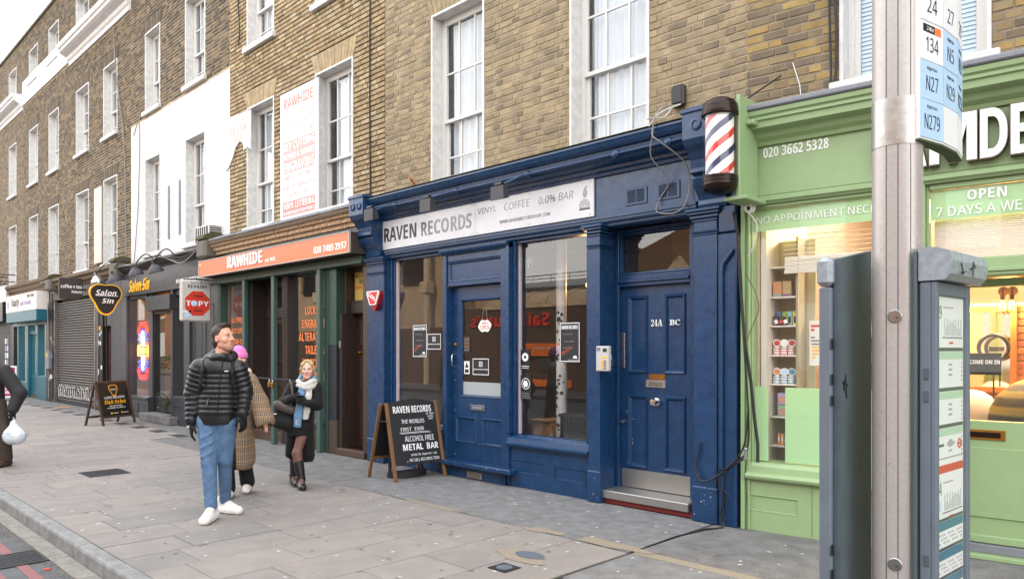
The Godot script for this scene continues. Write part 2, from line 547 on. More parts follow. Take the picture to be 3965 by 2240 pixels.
# ---------------------------------------------------------------- the ground
func ground() -> void:
	structure("road", mb().box(-260, 260, -0.4, -0.13, -260, 260), mats.asphalt)
	structure("pavement_bed", mb().box(-60, 14, -0.129, -0.012, -9.0, 4.235), mats.joint)
	var pave := Node3D.new()
	pave.name = "pavement"
	add_child(pave)
	pave.set_meta("kind", "structure")
	var m := slab_mesh()
	var made := 0
	var xs := []
	for v in [-9.61, -9.075, -8.56, -8.055, -7.52, -7.015, -6.50, -6.03, -5.57, -5.035, -4.50, -3.95, -3.395]:
		xs.append(v)
	var x := -9.61
	while x > -38.0:
		x -= 0.515
		xs.push_front(x)
	for k in xs.size() - 1:
		var x0: float = xs[k]
		var x1: float = xs[k + 1]
		var zlo := 1.36
		if x1 < -13.7: zlo = 0.62 + 0.25 * (k % 2)
		elif x1 < -7.6: zlo = 1.36
		var z := 4.235
		var first := true
		while z > zlo + 0.12:
			var ln: float = [0.57, 0.72, 0.62, 0.86][rng.randi() % 4]
			if first: ln = [0.42, 0.56, 0.71, 0.30][(k * 7 + 3) % 4]
			first = false
			var zb := maxf(zlo, z - ln)
			if zb - zlo < 0.18: zb = zlo
			var o := MeshInstance3D.new()
			o.name = "paving_slab"
			o.mesh = m
			o.material_override = mats["slab%d" % (rng.randi() % 5)]
			o.transform = Transform3D(Basis.from_euler(Vector3(rng.randf_range(-0.003, 0.003), 0, rng.randf_range(-0.003, 0.003))).scaled_local(Vector3(x1 - x0 - 0.008, 1, z - zb - 0.008)), Vector3((x0 + x1) / 2, rng.randf_range(-0.002, 0.001), (z + zb) / 2))
			pave.add_child(o, true)
			made += 1
			z = zb
	var fc := mb()
	irregular_sheet(fc, -7.62, -3.40, 0.0, 1.355, -0.06, -0.001, 0.025)
	part(pave, "concrete_forecourt", fc, mats.concrete_light)
	fc = mb()
	fc.box(-13.7, -7.63, -0.06, -0.004, -0.8, 1.355)
	part(pave, "concrete_forecourt", fc, mats.concrete)
	fc = mb()
	fc.box(-45, -13.71, -0.06, -0.005, -0.8, 0.62)
	part(pave, "concrete_forecourt", fc, mats.concrete)
	fc = mb()
	irregular_sheet(fc, -3.37, 12.0, -2.0, 1.235, -0.06, -0.0015, 0.012)
	part(pave, "concrete_forecourt", fc, mats.concrete)
	part(pave, "mortar_strip", mb().box(-3.36, 9, -0.05, 0.0, 1.24, 1.36), mats.cream_mortar)
	for k in 12:
		var a := -3.36 + 1.06 * k
		part(pave, "aggregate_slab", mb().bev(a, a + 1.05, -0.05, 0.001, 1.367, 2.2, 0.004), mats.concrete_light)
		part(pave, "aggregate_slab", mb().bev(a + 0.3, a + 1.34, -0.05, 0.0, 2.208, 3.2, 0.004), mats.concrete)
		part(pave, "aggregate_slab", mb().bev(a, a + 1.05, -0.05, 0.001, 3.208, 4.23, 0.004), mats.concrete_light)
	var pt := mb()
	blob(pt, Vector3(-3.62, 0.0035, 1.27), 0.30, 0.10, 17, 0.4)
	part(pave, "mortar_patch", pt, mats.cream_mortar)
	pt = mb()
	blob(pt, Vector3(-3.92, 0.0035, 2.02), 0.27, 0.13, 18, 0.35)
	part(pave, "mortar_patch", pt, mats.cream_mortar)
	pt = mb()
	blob(pt, Vector3(-4.33, 0.0035, 1.32), 0.22, 0.07, 19, 0.4)
	part(pave, "mortar_patch", pt, mats.cream_mortar)
	pt = mb()
	blob(pt, Vector3(-5.9, 0.0035, 1.345), 0.7, 0.035, 29, 0.6)
	part(pave, "mortar_patch", pt, mats.cream_mortar)
	var kerb := Node3D.new()
	kerb.name = "kerb"
	add_child(kerb)
	kerb.set_meta("kind", "structure")
	var kx := -42.0
	var j := 0
	while kx < 8.0:
		var L := 0.84
		var km := mb()
		km.mould([[4.243, -0.2], [4.355, -0.2], [4.35, -0.025], [4.342, -0.008], [4.327, 0.0], [4.243, 0.0]], kx + 0.003, kx + L - 0.004)
		var ks := part(kerb, "kerbstone", km, mats.granite)
		ks.position.y = rng.randf_range(-0.003, 0.003)
		kx += L
	var chan := Node3D.new()
	chan.name = "gutter"
	add_child(chan)
	chan.set_meta("kind", "structure")
	kx = -42.25
	while kx < 8.0:
		part(chan, "channel_stone", mb().bev(kx + 0.004, kx + 0.856, -0.2, -0.112, 4.358, 4.50, 0.008), mats.channel)
		kx += 0.86
	var lines := Node3D.new()
	lines.name = "red_lines"
	add_child(lines)
	lines.set_meta("kind", "structure")
	for z0 in [4.66, 4.86]:
		part(lines, "painted_line", mb().box(-60, -7.36, -0.1305, -0.126, z0, z0 + 0.075), mats.road_red)
		part(lines, "painted_line", mb().box(-6.90, 10, -0.1305, -0.126, z0, z0 + 0.075), mats.road_red)
	var grit := mb()
	for k in 1500:
		var gx := rng.randf_range(-12, -4)
		var gz := 4.5 + absf(rng.randfn(0, 0.05))
		var r := rng.randf_range(0.003, 0.009)
		grit.ball(Vector3(gx, -0.128, gz), Vector3(r, r * 0.6, r), 2, 4)
	var gn := part(self, "loose_grit", grit, mats.channel)
	describe(gn, "loose grit lying along the edge of the road", "grit", "", "stuff")
	var gum := mb()
	for k in 330:
		var gx := -1.5 - 13.0 * pow(rng.randf(), 1.3)
		var gz := rng.randf_range(0.15, 4.2)
		if gz < 1.4 and gx < -7: continue
		blob(gum, Vector3(gx, 0.0025, gz), rng.randf_range(0.008, 0.022), rng.randf_range(0.008, 0.02), k, 0.3, 7)
	describe(part(self, "chewing_gum", gum, mats.gum), "pale spots of chewing gum trodden into the pavement", "chewing gum", "", "stuff")
	var spots := mb()
	for k in 240:
		blob(spots, Vector3(-1.5 - 13.0 * pow(rng.randf(), 1.2), 0.0022, rng.randf_range(0.2, 4.2)), rng.randf_range(0.008, 0.03), rng.randf_range(0.008, 0.026), k + 900, 0.4, 9)
	describe(part(self, "old_gum", spots, mat("old_gum", Color(0.40, 0.385, 0.37), 0.9)), "dark old spots of gum and grime trodden into the paving", "chewing gum", "", "stuff")
	covers()

func slab_mesh() -> ArrayMesh:
	var keep := FR
	FR = Transform3D.IDENTITY
	var b := mb().bev(-0.5, 0.5, -0.05, 0.0, -0.5, 0.5, 0.004)
	FR = keep
	return b.mesh()

# a flat patch with a wavering outline
func blob(m: MB, o: Vector3, rx: float, rz: float, sd: int, wob: float, count := 18) -> void:
	var r := RandomNumberGenerator.new()
	r.seed = sd
	var ph := [r.randf() * TAU, r.randf() * TAU, r.randf() * TAU]
	var pts := []
	for k in count:
		var t := TAU * k / count
		var q := 1.0 + wob * (0.5 * sin(2 * t + ph[0]) + 0.3 * sin(3 * t + ph[1]) + 0.25 * sin(5 * t + ph[2]))
		pts.append(o + Vector3(cos(t) * rx * q, 0, -sin(t) * rz * q))
	for k in count:
		m.tri(o + Vector3(0, 0.001, 0), pts[k], pts[(k + 1) % count])

# a sheet whose street edge breaks unevenly
func irregular_sheet(m: MB, x0: float, x1: float, z0: float, z1: float, y0: float, y1: float, wob: float) -> void:
	var pl := PackedVector2Array([Vector2(x0, z0), Vector2(x1, z0)])
	var steps := int((x1 - x0) / 0.12)
	for k in steps + 1:
		var x := lerpf(x1, x0, float(k) / steps)
		pl.append(Vector2(x, z1 + rng.randf_range(-wob, wob * 0.3)))
	m.prism(pl, Vector3(0, y0, 0), Vector3.RIGHT, Vector3(0, 0, 1), Vector3(0, y1 - y0, 0))

func covers() -> void:
	var t := thing("gully_grate", "cast iron gully grate set in the road beside the kerb", "drain cover", Vector3(-7.12, -0.13, 4.67))
	part(t, "pit", mb().box(-7.34, -6.91, -0.128, -0.1255, 4.515, 4.845), mats.iron)
	var f := mb()
	f.box(-7.35, -6.90, -0.13, -0.118, 4.505, 4.525); f.box(-7.35, -6.90, -0.13, -0.118, 4.835, 4.855)
	f.box(-7.35, -7.33, -0.13, -0.118, 4.525, 4.835); f.box(-6.92, -6.90, -0.13, -0.118, 4.525, 4.835)
	part(t, "frame", f, mats.iron)
	for k in 5:
		var x := -7.265 + 0.069 * k
		part(t, "bar", mb().box(x, x + 0.016, -0.127, -0.1185, 4.525, 4.835), mats.iron)
	for k in 19:
		var z := 4.532 + 0.0163 * k
		part(t, "bar", mb().box(-7.33, -6.92, -0.127, -0.119, z, z + 0.006), mats.iron)
	t = thing("pavement_grating", "rectangular iron cover of parallel bars sunk in the paving slabs", "drain cover", Vector3(-10.42, 0, 3.06))
	part(t, "pit", mb().box(-10.65, -10.19, 0.0, 0.002, 2.83, 3.29), mats.iron)
	f = mb()
	f.box(-10.66, -10.18, 0.0, 0.007, 2.82, 2.84); f.box(-10.66, -10.18, 0.0, 0.007, 3.28, 3.30)
	f.box(-10.66, -10.64, 0.0, 0.007, 2.84, 3.28); f.box(-10.20, -10.18, 0.0, 0.007, 2.84, 3.28)
	part(t, "frame", f, mats.iron)
	for k in 14:
		var x := -10.628 + 0.031 * k
		part(t, "bar", mb().box(x, x + 0.018, 0.0, 0.0065, 2.84, 3.28), mats.iron)
	t = thing("stopcock_cover", "small oval blue-grey metal cover let into the pavement", "drain cover", Vector3(-3.89, 0.0, 1.97))
	var ov := mb()
	blob(ov, Vector3(-3.89, 0.0065, 1.97), 0.135, 0.085, 1, 0.0, 24)
	part(t, "lid", ov, mat("lid_blue", Color(0.42, 0.46, 0.50), 0.7, {"tex": texs.speck, "size": 0.3}))
	t = thing("valve_cover", "square iron cover with a round sunken lid in the pavement", "drain cover", Vector3(-3.8, 0, 2.33))
	part(t, "plate", mb().box(-3.89, -3.71, 0.0, 0.006, 2.25, 2.42), mats.iron)
	part(t, "lid", mb().lathe([[0.062, 0.0], [0.062, 0.009], [0.052, 0.009], [0.05, 0.007], [0.0, 0.007]], Vector3(-3.8, 0.0, 2.335)), mats.lid_blue)

# ---------------------------------------------------------------- the houses
# each row: what it is called in words, ends, openings, brick tones (linear), mortar
func houses() -> void:
	var dark := [Color(0.16, 0.118, 0.078), Color(0.225, 0.165, 0.10), Color(0.10, 0.081, 0.063), Color(0.31, 0.225, 0.125), Color(0.195, 0.148, 0.098), Color(0.38, 0.275, 0.155)]
	var yellow := [Color(0.72, 0.54, 0.285), Color(0.76, 0.59, 0.33), Color(0.64, 0.465, 0.235), Color(0.78, 0.63, 0.39), Color(0.69, 0.48, 0.265), Color(0.56, 0.40, 0.22)]
	var grey := [Color(0.58, 0.445, 0.26), Color(0.63, 0.49, 0.29), Color(0.53, 0.41, 0.25), Color(0.66, 0.51, 0.29), Color(0.57, 0.45, 0.285), Color(0.43, 0.335, 0.215)]
	var gold := [Color(0.62, 0.42, 0.15), Color(0.70, 0.49, 0.18), Color(0.50, 0.36, 0.18), Color(0.42, 0.315, 0.19), Color(0.58, 0.43, 0.225), Color(0.33, 0.25, 0.165)]
	var light := [Color(0.29, 0.215, 0.13), Color(0.36, 0.275, 0.175), Color(0.22, 0.165, 0.11), Color(0.40, 0.30, 0.185), Color(0.31, 0.24, 0.155), Color(0.18, 0.135, 0.095)]
	house("brick_house", "grey-brown brick house above the blue shopfront", -8.68, -3.13, [[-7.63, -6.60], [-5.22, -4.18]], grey, Color(0.84, 0.77, 0.65), 0.0085, 9.0, {"bond": 0})
	house("brick_house", "yellow stock brick house above the orange shop sign", -13.72, -8.68, [[-13.0, -11.97], [-10.59, -9.50]], yellow, Color(0.36, 0.30, 0.235), 0.014, 9.3, {"bond": 1})
	house("brick_house", "dark brick house with its first floor painted white above the charcoal salon", -19.19, -13.72, [[-15.86, -14.85], [-18.22, -17.28]], dark, Color(0.88, 0.79, 0.65), 0.009, 10.6, {"stucco": true})
	house("brick_house", "sooty brick house above the closed roller shutter", -24.25, -19.19, [[-21.27, -20.18], [-23.72, -22.55]], dark, Color(0.88, 0.79, 0.65), 0.009, 12.3, {"cornice": true})
	house("brick_house", "sooty brick house with a white painted band above the teal shop", -29.93, -24.25, [[-26.65, -25.53], [-29.13, -27.97]], dark, Color(0.88, 0.79, 0.65), 0.009, 12.3, {"band": true})
	house("brick_house", "lighter brown brick house at the far end of the terrace", -36.2, -29.93, [[-32.09, -30.96], [-34.9, -33.75]], light, Color(0.88, 0.80, 0.66), 0.009, 12.3, {"cornice": true})
	FR = GREEN_FR
	house("brick_house", "golden brick house above the green barber shop", 0.0, 5.4, [[0.80, 1.87], [3.4, 4.47]], gold, Color(0.74, 0.68, 0.58), 0.009, 7.0, {"bond": 1, "plain": true})
	FR = Transform3D.IDENTITY
	end_blocks()

func house(called: String, label: String, x0: float, x1: float, cols: Array, tones: Array, mortar: Color, recess: float, brick_top: float, o: Dictionary) -> void:
	var h := thing(called, label, "house", Vector3((x0 + x1) / 2, 0, -0.5), "brick houses of the terrace")
	var top := 12.35
	var base := 3.50
	var floors := [[3.83, 6.05], [7.16, 9.0], [10.62, 11.68]]
	var holes := []
	for f in floors:
		for c in cols:
			holes.append(Rect2(c[0], f[0], c[1] - c[0], f[1] - f[0]))
	var key := "mortar_%.2f" % x0
	var mm := mat(key, mortar, 0.95, {"tex": texs.speck, "size": 0.6, "bump": texs.pits, "bump_cm": 0.2, "grime": texs.stain, "grime_size": 3.3})
	var w := mb()
	panel(w, x0 + 0.001, x1 - 0.001, base, top, -0.36, -0.10 - recess, holes)
	var wall := part(h, "wall", w, mm)
	var b := mb()
	b.box(x0 + 0.01, x1 - 0.01, 3.42, top - 0.02, -9.0, -1.1)
	b.box(x0 + 0.01, x0 + 0.12, 3.5, top - 0.02, -1.1, -0.362); b.box(x1 - 0.12, x1 - 0.01, 3.5, top - 0.02, -1.1, -0.362)
	b.box(x0 + 0.12, x1 - 0.12, 3.44, 3.6, -1.1, -0.362); b.box(x0 + 0.12, x1 - 0.12, top - 0.12, top - 0.02, -1.1, -0.362)
	b.box(x0 + 0.12, x1 - 0.12, 6.5, 6.8, -1.1, -0.362); b.box(x0 + 0.12, x1 - 0.12, 9.6, 9.9, -1.1, -0.362)
	part(h, "body", b, mats.room_plain)
	part(h, "coping", mb().bev(x0 + 0.002, x1 - 0.002, top, top + 0.09, -0.42, -0.04, 0.01), mats.stone)
	var keep_out := []
	for q in holes:
		keep_out.append(q)
	if o.has("stucco"): keep_out.append(Rect2(x0, base, x1 - x0, 7.0 - base))
	if o.has("band"): keep_out.append(Rect2(x0, 10.03, x1 - x0, 0.84))
	if o.has("cornice"): keep_out.append(Rect2(x0, 9.88, x1 - x0, 0.48))
	var arches := []
	for q in holes:
		if o.has("stucco") and q.position.y < 6: continue
		if q.end.y > 11: continue
		arches.append(q)
		keep_out.append(Rect2(q.position.x - 0.02, q.end.y, q.size.x + 0.04, 0.305))
	lay_bricks(wall, x0, x1, base + 0.02, minf(top - 0.06, brick_top), keep_out, tones, o.get("bond", 0), key)
	for q in arches:
		if q.end.y > brick_top: continue
		arch_bricks(wall, q, tones, key)
	if o.has("stucco"):
		var s := mb()
		var sh := []
		for q in holes:
			if q.position.y < 6: sh.append(q)
		panel(s, x0 + 0.012, x1 - 0.012, base, 7.0, -0.10 - recess, -0.1055, sh)
		var render := part(h, "white_render", s, mats.stucco)
		var wt := [Color(0.665, 0.66, 0.65), Color(0.67, 0.665, 0.655), Color(0.66, 0.655, 0.645)]
		lay_bricks(render, x0 + 0.01, x1 - 0.01, base + 0.02, 6.99, sh, wt, 0, "white")
		var sl := mb()
		sl.box(-16.775, -16.72, 4.04, 5.21, -0.09, -0.075); sl.box(-16.165, -16.11, 4.07, 5.24, -0.09, -0.075)
		part(h, "sign_rail", sl, mats.lead)
	if o.has("band"):
		part(h, "white_band", mb().bev(x0 + 0.005, x1 - 0.005, 10.03, 10.85, -0.12, -0.06, 0.01), mats.stucco)
	if o.has("cornice"):
		var prof := [[-0.12, 9.88], [-0.05, 9.88], [-0.04, 9.98], [0.0, 10.02], [0.02, 10.1], [0.14, 10.16], [0.2, 10.2], [0.2, 10.27], [0.24, 10.3], [0.26, 10.37], [0.26, 10.41], [-0.12, 10.45]]
		part(h, "cornice", mb().mould(prof, x0 - 0.01, x1 + 0.01), mats.stucco)
	var k := 0
	for q in holes:
		if q.position.y > brick_top + 0.2 and x0 > -12:
			continue
		sash_window(h, q, x0, o.get("plain", false))
		k += 1

# a wall with rectangular holes
func panel(m: MB, x0: float, x1: float, y0: float, y1: float, z0: float, z1: float, holes: Array) -> void:
	var cuts := [y0, y1]
	for q in holes:
		for e in [q.position.y, q.end.y]:
			if e > y0 and e < y1 and not cuts.has(e): cuts.append(e)
	cuts.sort()
	for k in cuts.size() - 1:
		var a: float = cuts[k]
		var b: float = cuts[k + 1]
		for s in free_spans(x0, x1, a + 0.001, b - 0.001, holes):
			m.box(s[0], s[1], a, b, z0, z1)

func free_spans(x0: float, x1: float, ya: float, yb: float, holes: Array) -> Array:
	var spans := [[x0, x1]]
	for q in holes:
		if q.position.y < yb and q.end.y > ya:
			var next := []
			for s in spans:
				if q.end.x <= s[0] or q.position.x >= s[1]:
					next.append(s)
					continue
				if q.position.x > s[0]: next.append([s[0], q.position.x])
				if q.end.x < s[1]: next.append([q.end.x, s[1]])
			spans = next
	return spans

var brick_shapes := []
func make_brick_shapes() -> void:
	var keep := FR
	FR = Transform3D.IDENTITY
	for k in 5:
		var m := mb()
		var c := 0.03
		var p := []
		for q in [Vector2(-0.5, -0.5), Vector2(0.5, -0.5), Vector2(0.5, 0.5), Vector2(-0.5, 0.5)]:
			p.append(Vector3(q.x - signf(q.x) * rng.randf_range(0.01, c), q.y - signf(q.y) * rng.randf_range(0.02, 0.07), rng.randf_range(-0.12, 0.0)))
		var b := []
		for q in [Vector2(-0.5, -0.5), Vector2(0.5, -0.5), Vector2(0.5, 0.5), Vector2(-0.5, 0.5)]:
			b.append(Vector3(q.x, q.y, -0.42))
		m.quad(p[0], p[1], p[2], p[3])
		for j in 4:
			m.quad(b[j], b[(j + 1) % 4], p[(j + 1) % 4], p[j])
			var e0: Vector3 = b[j]
			var e1: Vector3 = b[(j + 1) % 4]
			m.quad(Vector3(e0.x, e0.y, -1), Vector3(e1.x, e1.y, -1), e1, e0)
		brick_shapes.append(m)
	FR = keep

func shown_size(p: Vector3) -> float:
	var q := FR * p - EYE
	var fw := Vector3(-sin(deg_to_rad(YAW)), 0, -cos(deg_to_rad(YAW)))
	var rt := Vector3(cos(deg_to_rad(YAW)), 0, -sin(deg_to_rad(YAW)))
	var d := q.dot(fw)
	var u := q.dot(rt) / d
	var v := q.y / d
	if d < 0.5 or absf(u) > 0.70 or v > 0.477 or v < -0.32: return 0.0
	return 1.0 / d

func lay_bricks(wall: Node3D, x0: float, x1: float, y0: float, y1: float, keep_out: Array, tones: Array, bond: int, key: String) -> void:
	if brick_shapes.is_empty(): make_brick_shapes()
	var list := []
	var y := y0
	var row := 0
	while y < y1 - 0.02:
		var spans := free_spans(x0 + 0.006, x1 - 0.006, y + 0.004, y + 0.066, keep_out)
		var x := x0 - 0.056 * float(row % 2) - 0.01
		var lens := []
		var k := row
		while x < x1:
			var L: float = 0.215 if (k % 2 == 0) else 0.1025
			if bond == 1 and rng.randf() < 0.15: L = 0.215
			lens.append([x, x + L])
			x += L + 0.010
			k += 1
		for s in spans:
			for q in lens:
				var a := maxf(q[0], s[0] + 0.004)
				var b := minf(q[1], s[1] - 0.004)
				if b - a < 0.025: continue
				list.append([(a + b) / 2, y + 0.0335, b - a, 0.065, rng.randi() % tones.size(), rng.randi() % 5, 0.0])
		y += 0.0752
		row += 1
	for q in list:
		q[6] = shown_size(Vector3(q[0], q[1], -0.1)) * sqrt(q[2])
	var order := list.duplicate()
	order.sort_custom(func(a, b): return a[6] > b[6])
	var single := {}
	for k in mini(285, order.size()):
		if order[k][6] > 0.0: single[order[k]] = true
	var ms := []
	for k in tones.size():
		ms.append(mats.stucco if key == "white" else mat("brick_%s_%d" % [key, k], (tones[k] as Color).linear_to_srgb(), 0.92, {"tex": texs.speck, "size": 0.32, "bump": texs.pits, "bump_cm": 0.35, "grime": texs.stain, "grime_size": 2.6}))
	var rest := mb(true)
	for q in list:
		var jig := rng.randf_range(-0.004, 0.003) * (0.3 if key == "white" else 1.0)
		var place := Transform3D(Basis.from_euler(Vector3(0, rng.randf_range(-0.01, 0.01), rng.randf_range(-0.01, 0.01))).scaled_local(Vector3(q[2] * rng.randf_range(0.985, 1.0), q[3] * rng.randf_range(0.86, 0.95), 0.03)), Vector3(q[0], q[1], -0.10 + jig))
		if single.has(q):
			var o := MeshInstance3D.new()
			o.name = "brick"
			o.mesh = brick_mesh(q[5])
			o.material_override = ms[q[4]]
			wall.add_child(o, true)
			o.global_transform = FR * place
		else:
			var shape: MB = brick_shapes[q[5]]
			var vary := rng.randf_range(0.85, 1.15)
			var t: Color = tones[q[4]]
			var cc := Color(t.r * vary, t.g * vary, t.b * vary)
			var at := rest.v.size()
			rest.v.append_array((FR * place) * shape.v)
			rest.n.append_array(Transform3D(FR.basis, Vector3.ZERO) * shape.n)
			for i in shape.v.size(): rest.c.append(cc)
			for i in shape.ix: rest.ix.append(at + i)
	if rest.v.size():
		var r := part(wall, "brickwork", rest, mats.stucco if key == "white" else mat("brick_rest", Color.WHITE, 0.92, {"tint": true, "tex": texs.speck, "size": 0.32, "bump": texs.pits, "bump_cm": 0.35, "grime": texs.stain, "grime_size": 2.6}))
		r.set_meta("kind", "stuff")

var brick_made := {}
func brick_mesh(k: int) -> ArrayMesh:
	if not brick_made.has(k): brick_made[k] = brick_shapes[k].mesh()
	return brick_made[k]

func arch_bricks(wall: Node3D, q: Rect2, tones: Array, key: String) -> void:
	var count := 13
	var w := q.size.x + 0.03
	var xa := q.position.x - 0.015
	for k in count:
		var a := xa + w * k / count
		var b := xa + w * (k + 1) / count
		var t0 := (float(k) / count - 0.5) * 0.22
		var t1 := (float(k + 1) / count - 0.5) * 0.22
		var m := mb()
		m.prism(PackedVector2Array([Vector2(a + 0.004, q.end.y + 0.003), Vector2(b - 0.004, q.end.y + 0.003), Vector2(b + t1 - 0.004, q.end.y + 0.30), Vector2(a + t0 + 0.004, q.end.y + 0.30)]), Vector3(0, 0, -0.12), Vector3.RIGHT, Vector3.UP, Vector3(0, 0, 0.024 + rng.randf() * 0.003))
		part(wall, "arch_brick", m, mats["brick_%s_%d" % [key, [0, 3, 4, 1][k % 4]]])

func sash_window(h: Node3D, q: Rect2, hx: float, plain: bool) -> void:
	var x0 := q.position.x
	var x1 := q.end.x
	var y0 := q.position.y
	var y1 := q.end.y
	var far := x1 < -19.5
	var w := mb()
	w.box(x0 - 0.001, x0 + 0.028, y0, y1, -0.33, -0.093); w.box(x1 - 0.028, x1 + 0.001, y0, y1, -0.33, -0.093)
	w.box(x0 + 0.028, x1 - 0.028, y1 - 0.03, y1 + 0.001, -0.33, -0.093)
	var win := part(h, "window", w, mats.white_paint)
	part(win, "sill", mb().bev(x0 - 0.07, x1 + 0.06, y0 - 0.10, y0, -0.36, -0.03, 0.008), mats.white_paint)
	var f := mb()
	var ix0 := x0 + 0.029
	var ix1 := x1 - 0.029
	var yt := y1 - 0.031
	f.box(ix0, ix0 + 0.045, y0, yt, -0.345, -0.27); f.box(ix1 - 0.045, ix1, y0, yt, -0.345, -0.27)
	f.box(ix0 + 0.045, ix1 - 0.045, yt - 0.045, yt, -0.345, -0.27)
	f.box(ix0 + 0.045, ix1 - 0.045, y0, y0 + 0.03, -0.345, -0.27)
	part(win, "frame", f, mats.white_sash)
	var gx0 := ix0 + 0.045
	var gx1 := ix1 - 0.045
	var ymid := y0 + (y1 - y0) * 0.36
	if plain: ymid = y0 + 0.95
	for s in 2:
		var ya := y0 + 0.03 if s == 0 else ymid
		var yb := ymid + 0.045 if s == 0 else yt - 0.045
		var z := -0.325 if s == 0 else -0.285
		var sm := mb()
		var st := 0.042
		sm.box(gx0, gx0 + st, ya, yb, z - 0.017, z + 0.017); sm.box(gx1 - st, gx1, ya, yb, z - 0.017, z + 0.017)
		sm.box(gx0 + st, gx1 - st, ya, ya + (0.07 if s == 0 else 0.042), z - 0.017, z + 0.017)
		sm.box(gx0 + st, gx1 - st, yb - 0.042, yb, z - 0.017, z + 0.017)
		var px0 := gx0 + st
		var px1 := gx1 - st
		var py0 := ya + (0.07 if s == 0 else 0.042)
		var py1 := yb - 0.042
		var xs := [px0, px0 + (px1 - px0) * 0.31, px0 + (px1 - px0) * 0.69, px1]
		var ys := [py0, py0 + (py1 - py0) * (0.34 if s == 0 else 0.48), py1]
		if far: xs = [px0, (px0 + px1) / 2, px1]
		if plain:
			xs = [px0, px1]
			ys = [py0, py1]
		if y1 - y0 < 1.2: ys = [py0, py1]
		for k in range(1, xs.size() - 1): sm.box(xs[k] - 0.011, xs[k] + 0.011, py0, py1, z - 0.012, z + 0.012)
		for k in range(1, ys.size() - 1): sm.box(px0, px1, ys[k] - 0.011, ys[k] + 0.011, z - 0.0115, z + 0.0125)
		part(win, "upper_sash" if s else "lower_sash", sm, mats.white_sash)
		for i in xs.size() - 1:
			for j in ys.size() - 1:
				var tilt := rng.randf_range(-0.004, 0.004)
				var pm := mb()
				var a := Vector3(xs[i] + 0.004, ys[j] + 0.004, z + tilt)
				var b := Vector3(xs[i + 1] - 0.004, ys[j] + 0.004, z - tilt)
				var c := Vector3(xs[i + 1] - 0.004, ys[j + 1] - 0.004, z - tilt * 0.4)
				var d := Vector3(xs[i] + 0.004, ys[j + 1] - 0.004, z + tilt * 0.7)
				pm.quad(a, b, c, d)
				var back := Vector3(0, 0, -0.003)
				pm.quad(b + back, a + back, d + back, c + back)
				part(win, "pane", pm, mats.glass)
	var cm := mb()
	var cx0 := gx0 + 0.02
	var cx1 := gx1 - 0.02
	var gap := rng.randf_range(0.0, 0.09)
	if plain:
		var yy := y0 + 0.05
		while yy < y1 - 0.1:
			cm.quad(Vector3(cx0, yy, -0.37), Vector3(cx1, yy, -0.37), Vector3(cx1, yy + 0.034, -0.385), Vector3(cx0, yy + 0.034, -0.385))
			yy += 0.036
		part(win, "blind", cm, mat("blue_blind", Color(0.66, 0.78, 0.90), 0.7))
		return
	var n := 26
	for k in n:
		var t0 := float(k) / n
		var t1 := float(k + 1) / n
		var a := lerpf(cx0 + gap, cx1, t0)
		var b := lerpf(cx0 + gap, cx1, t1)
		var za := -0.385 + 0.016 * sin(t0 * 31.0 + x0 * 3.0) + 0.012 * sin(t0 * 57.0 + y0)
		var zb := -0.385 + 0.016 * sin(t1 * 31.0 + x0 * 3.0) + 0.012 * sin(t1 * 57.0 + y0)
		cm.quad(Vector3(a, y0 + 0.02, za), Vector3(b, y0 + 0.02, zb), Vector3(b, y1 - 0.05, zb), Vector3(a, y1 - 0.05, za))
	part(win, "curtain", cm, mats.curtain)

# unseen blocks added past both ends of the row to keep sun off the pavement
func end_blocks() -> void:
	for q in [[-70.0, -36.25, -0.12, "added unseen brick block keeping sun out beyond the far end of the row"], [2.35, 24.0, -0.9, "added unseen brick block keeping sun out beyond the barber shop"]]:
		var t := thing("added_terrace_block", q[3], "house", Vector3((q[0] + q[1]) / 2, 0, -4))
		part(t, "wall", mb().box(q[0], q[1], 0.0, 12.35, -9.0, q[2]), mat("end_brick", Color(0.46, 0.38, 0.29), 0.9, {"tex": texs.speck, "size": 0.7}))
		part(t, "coping", mb().bev(q[0], q[1], 12.352, 12.44, -0.5 + q[2], q[2] + 0.06, 0.01), mats.stone)

# ---------------------------------------------------------------- pieces that shopfronts share
func pane(parent: Node3D, x0: float, x1: float, y0: float, y1: float, z: float, called := "pane", m: Material = null) -> MeshInstance3D:
	var p := mb()
	p.quad(Vector3(x0, y0, z), Vector3(x1, y0, z), Vector3(x1, y1, z), Vector3(x0, y1, z))
	p.quad(Vector3(x1, y0, z - 0.006), Vector3(x0, y0, z - 0.006), Vector3(x0, y1, z - 0.006), Vector3(x1, y1, z - 0.006))
	return part(parent, called, p, m if m else mats.glass)

# four mitred strips of moulding round a panel
func ring_mould(m: MB, x0: float, x1: float, y0: float, y1: float, z: float, w: float, rise: float, drop := 0.008) -> void:
	var L := []
	for k in [[0.0, 0.0], [0.25 * w, rise], [0.6 * w, rise * 0.8], [w, -drop]]:
		L.append([Vector3(x0 + k[0], y0 + k[0], z + k[1]), Vector3(x1 - k[0], y0 + k[0], z + k[1]), Vector3(x1 - k[0], y1 - k[0], z + k[1]), Vector3(x0 + k[0], y1 - k[0], z + k[1])])
	for i in 3:
		for j in 4:
			m.quad(L[i][j], L[i][(j + 1) % 4], L[i + 1][(j + 1) % 4], L[i + 1][j])

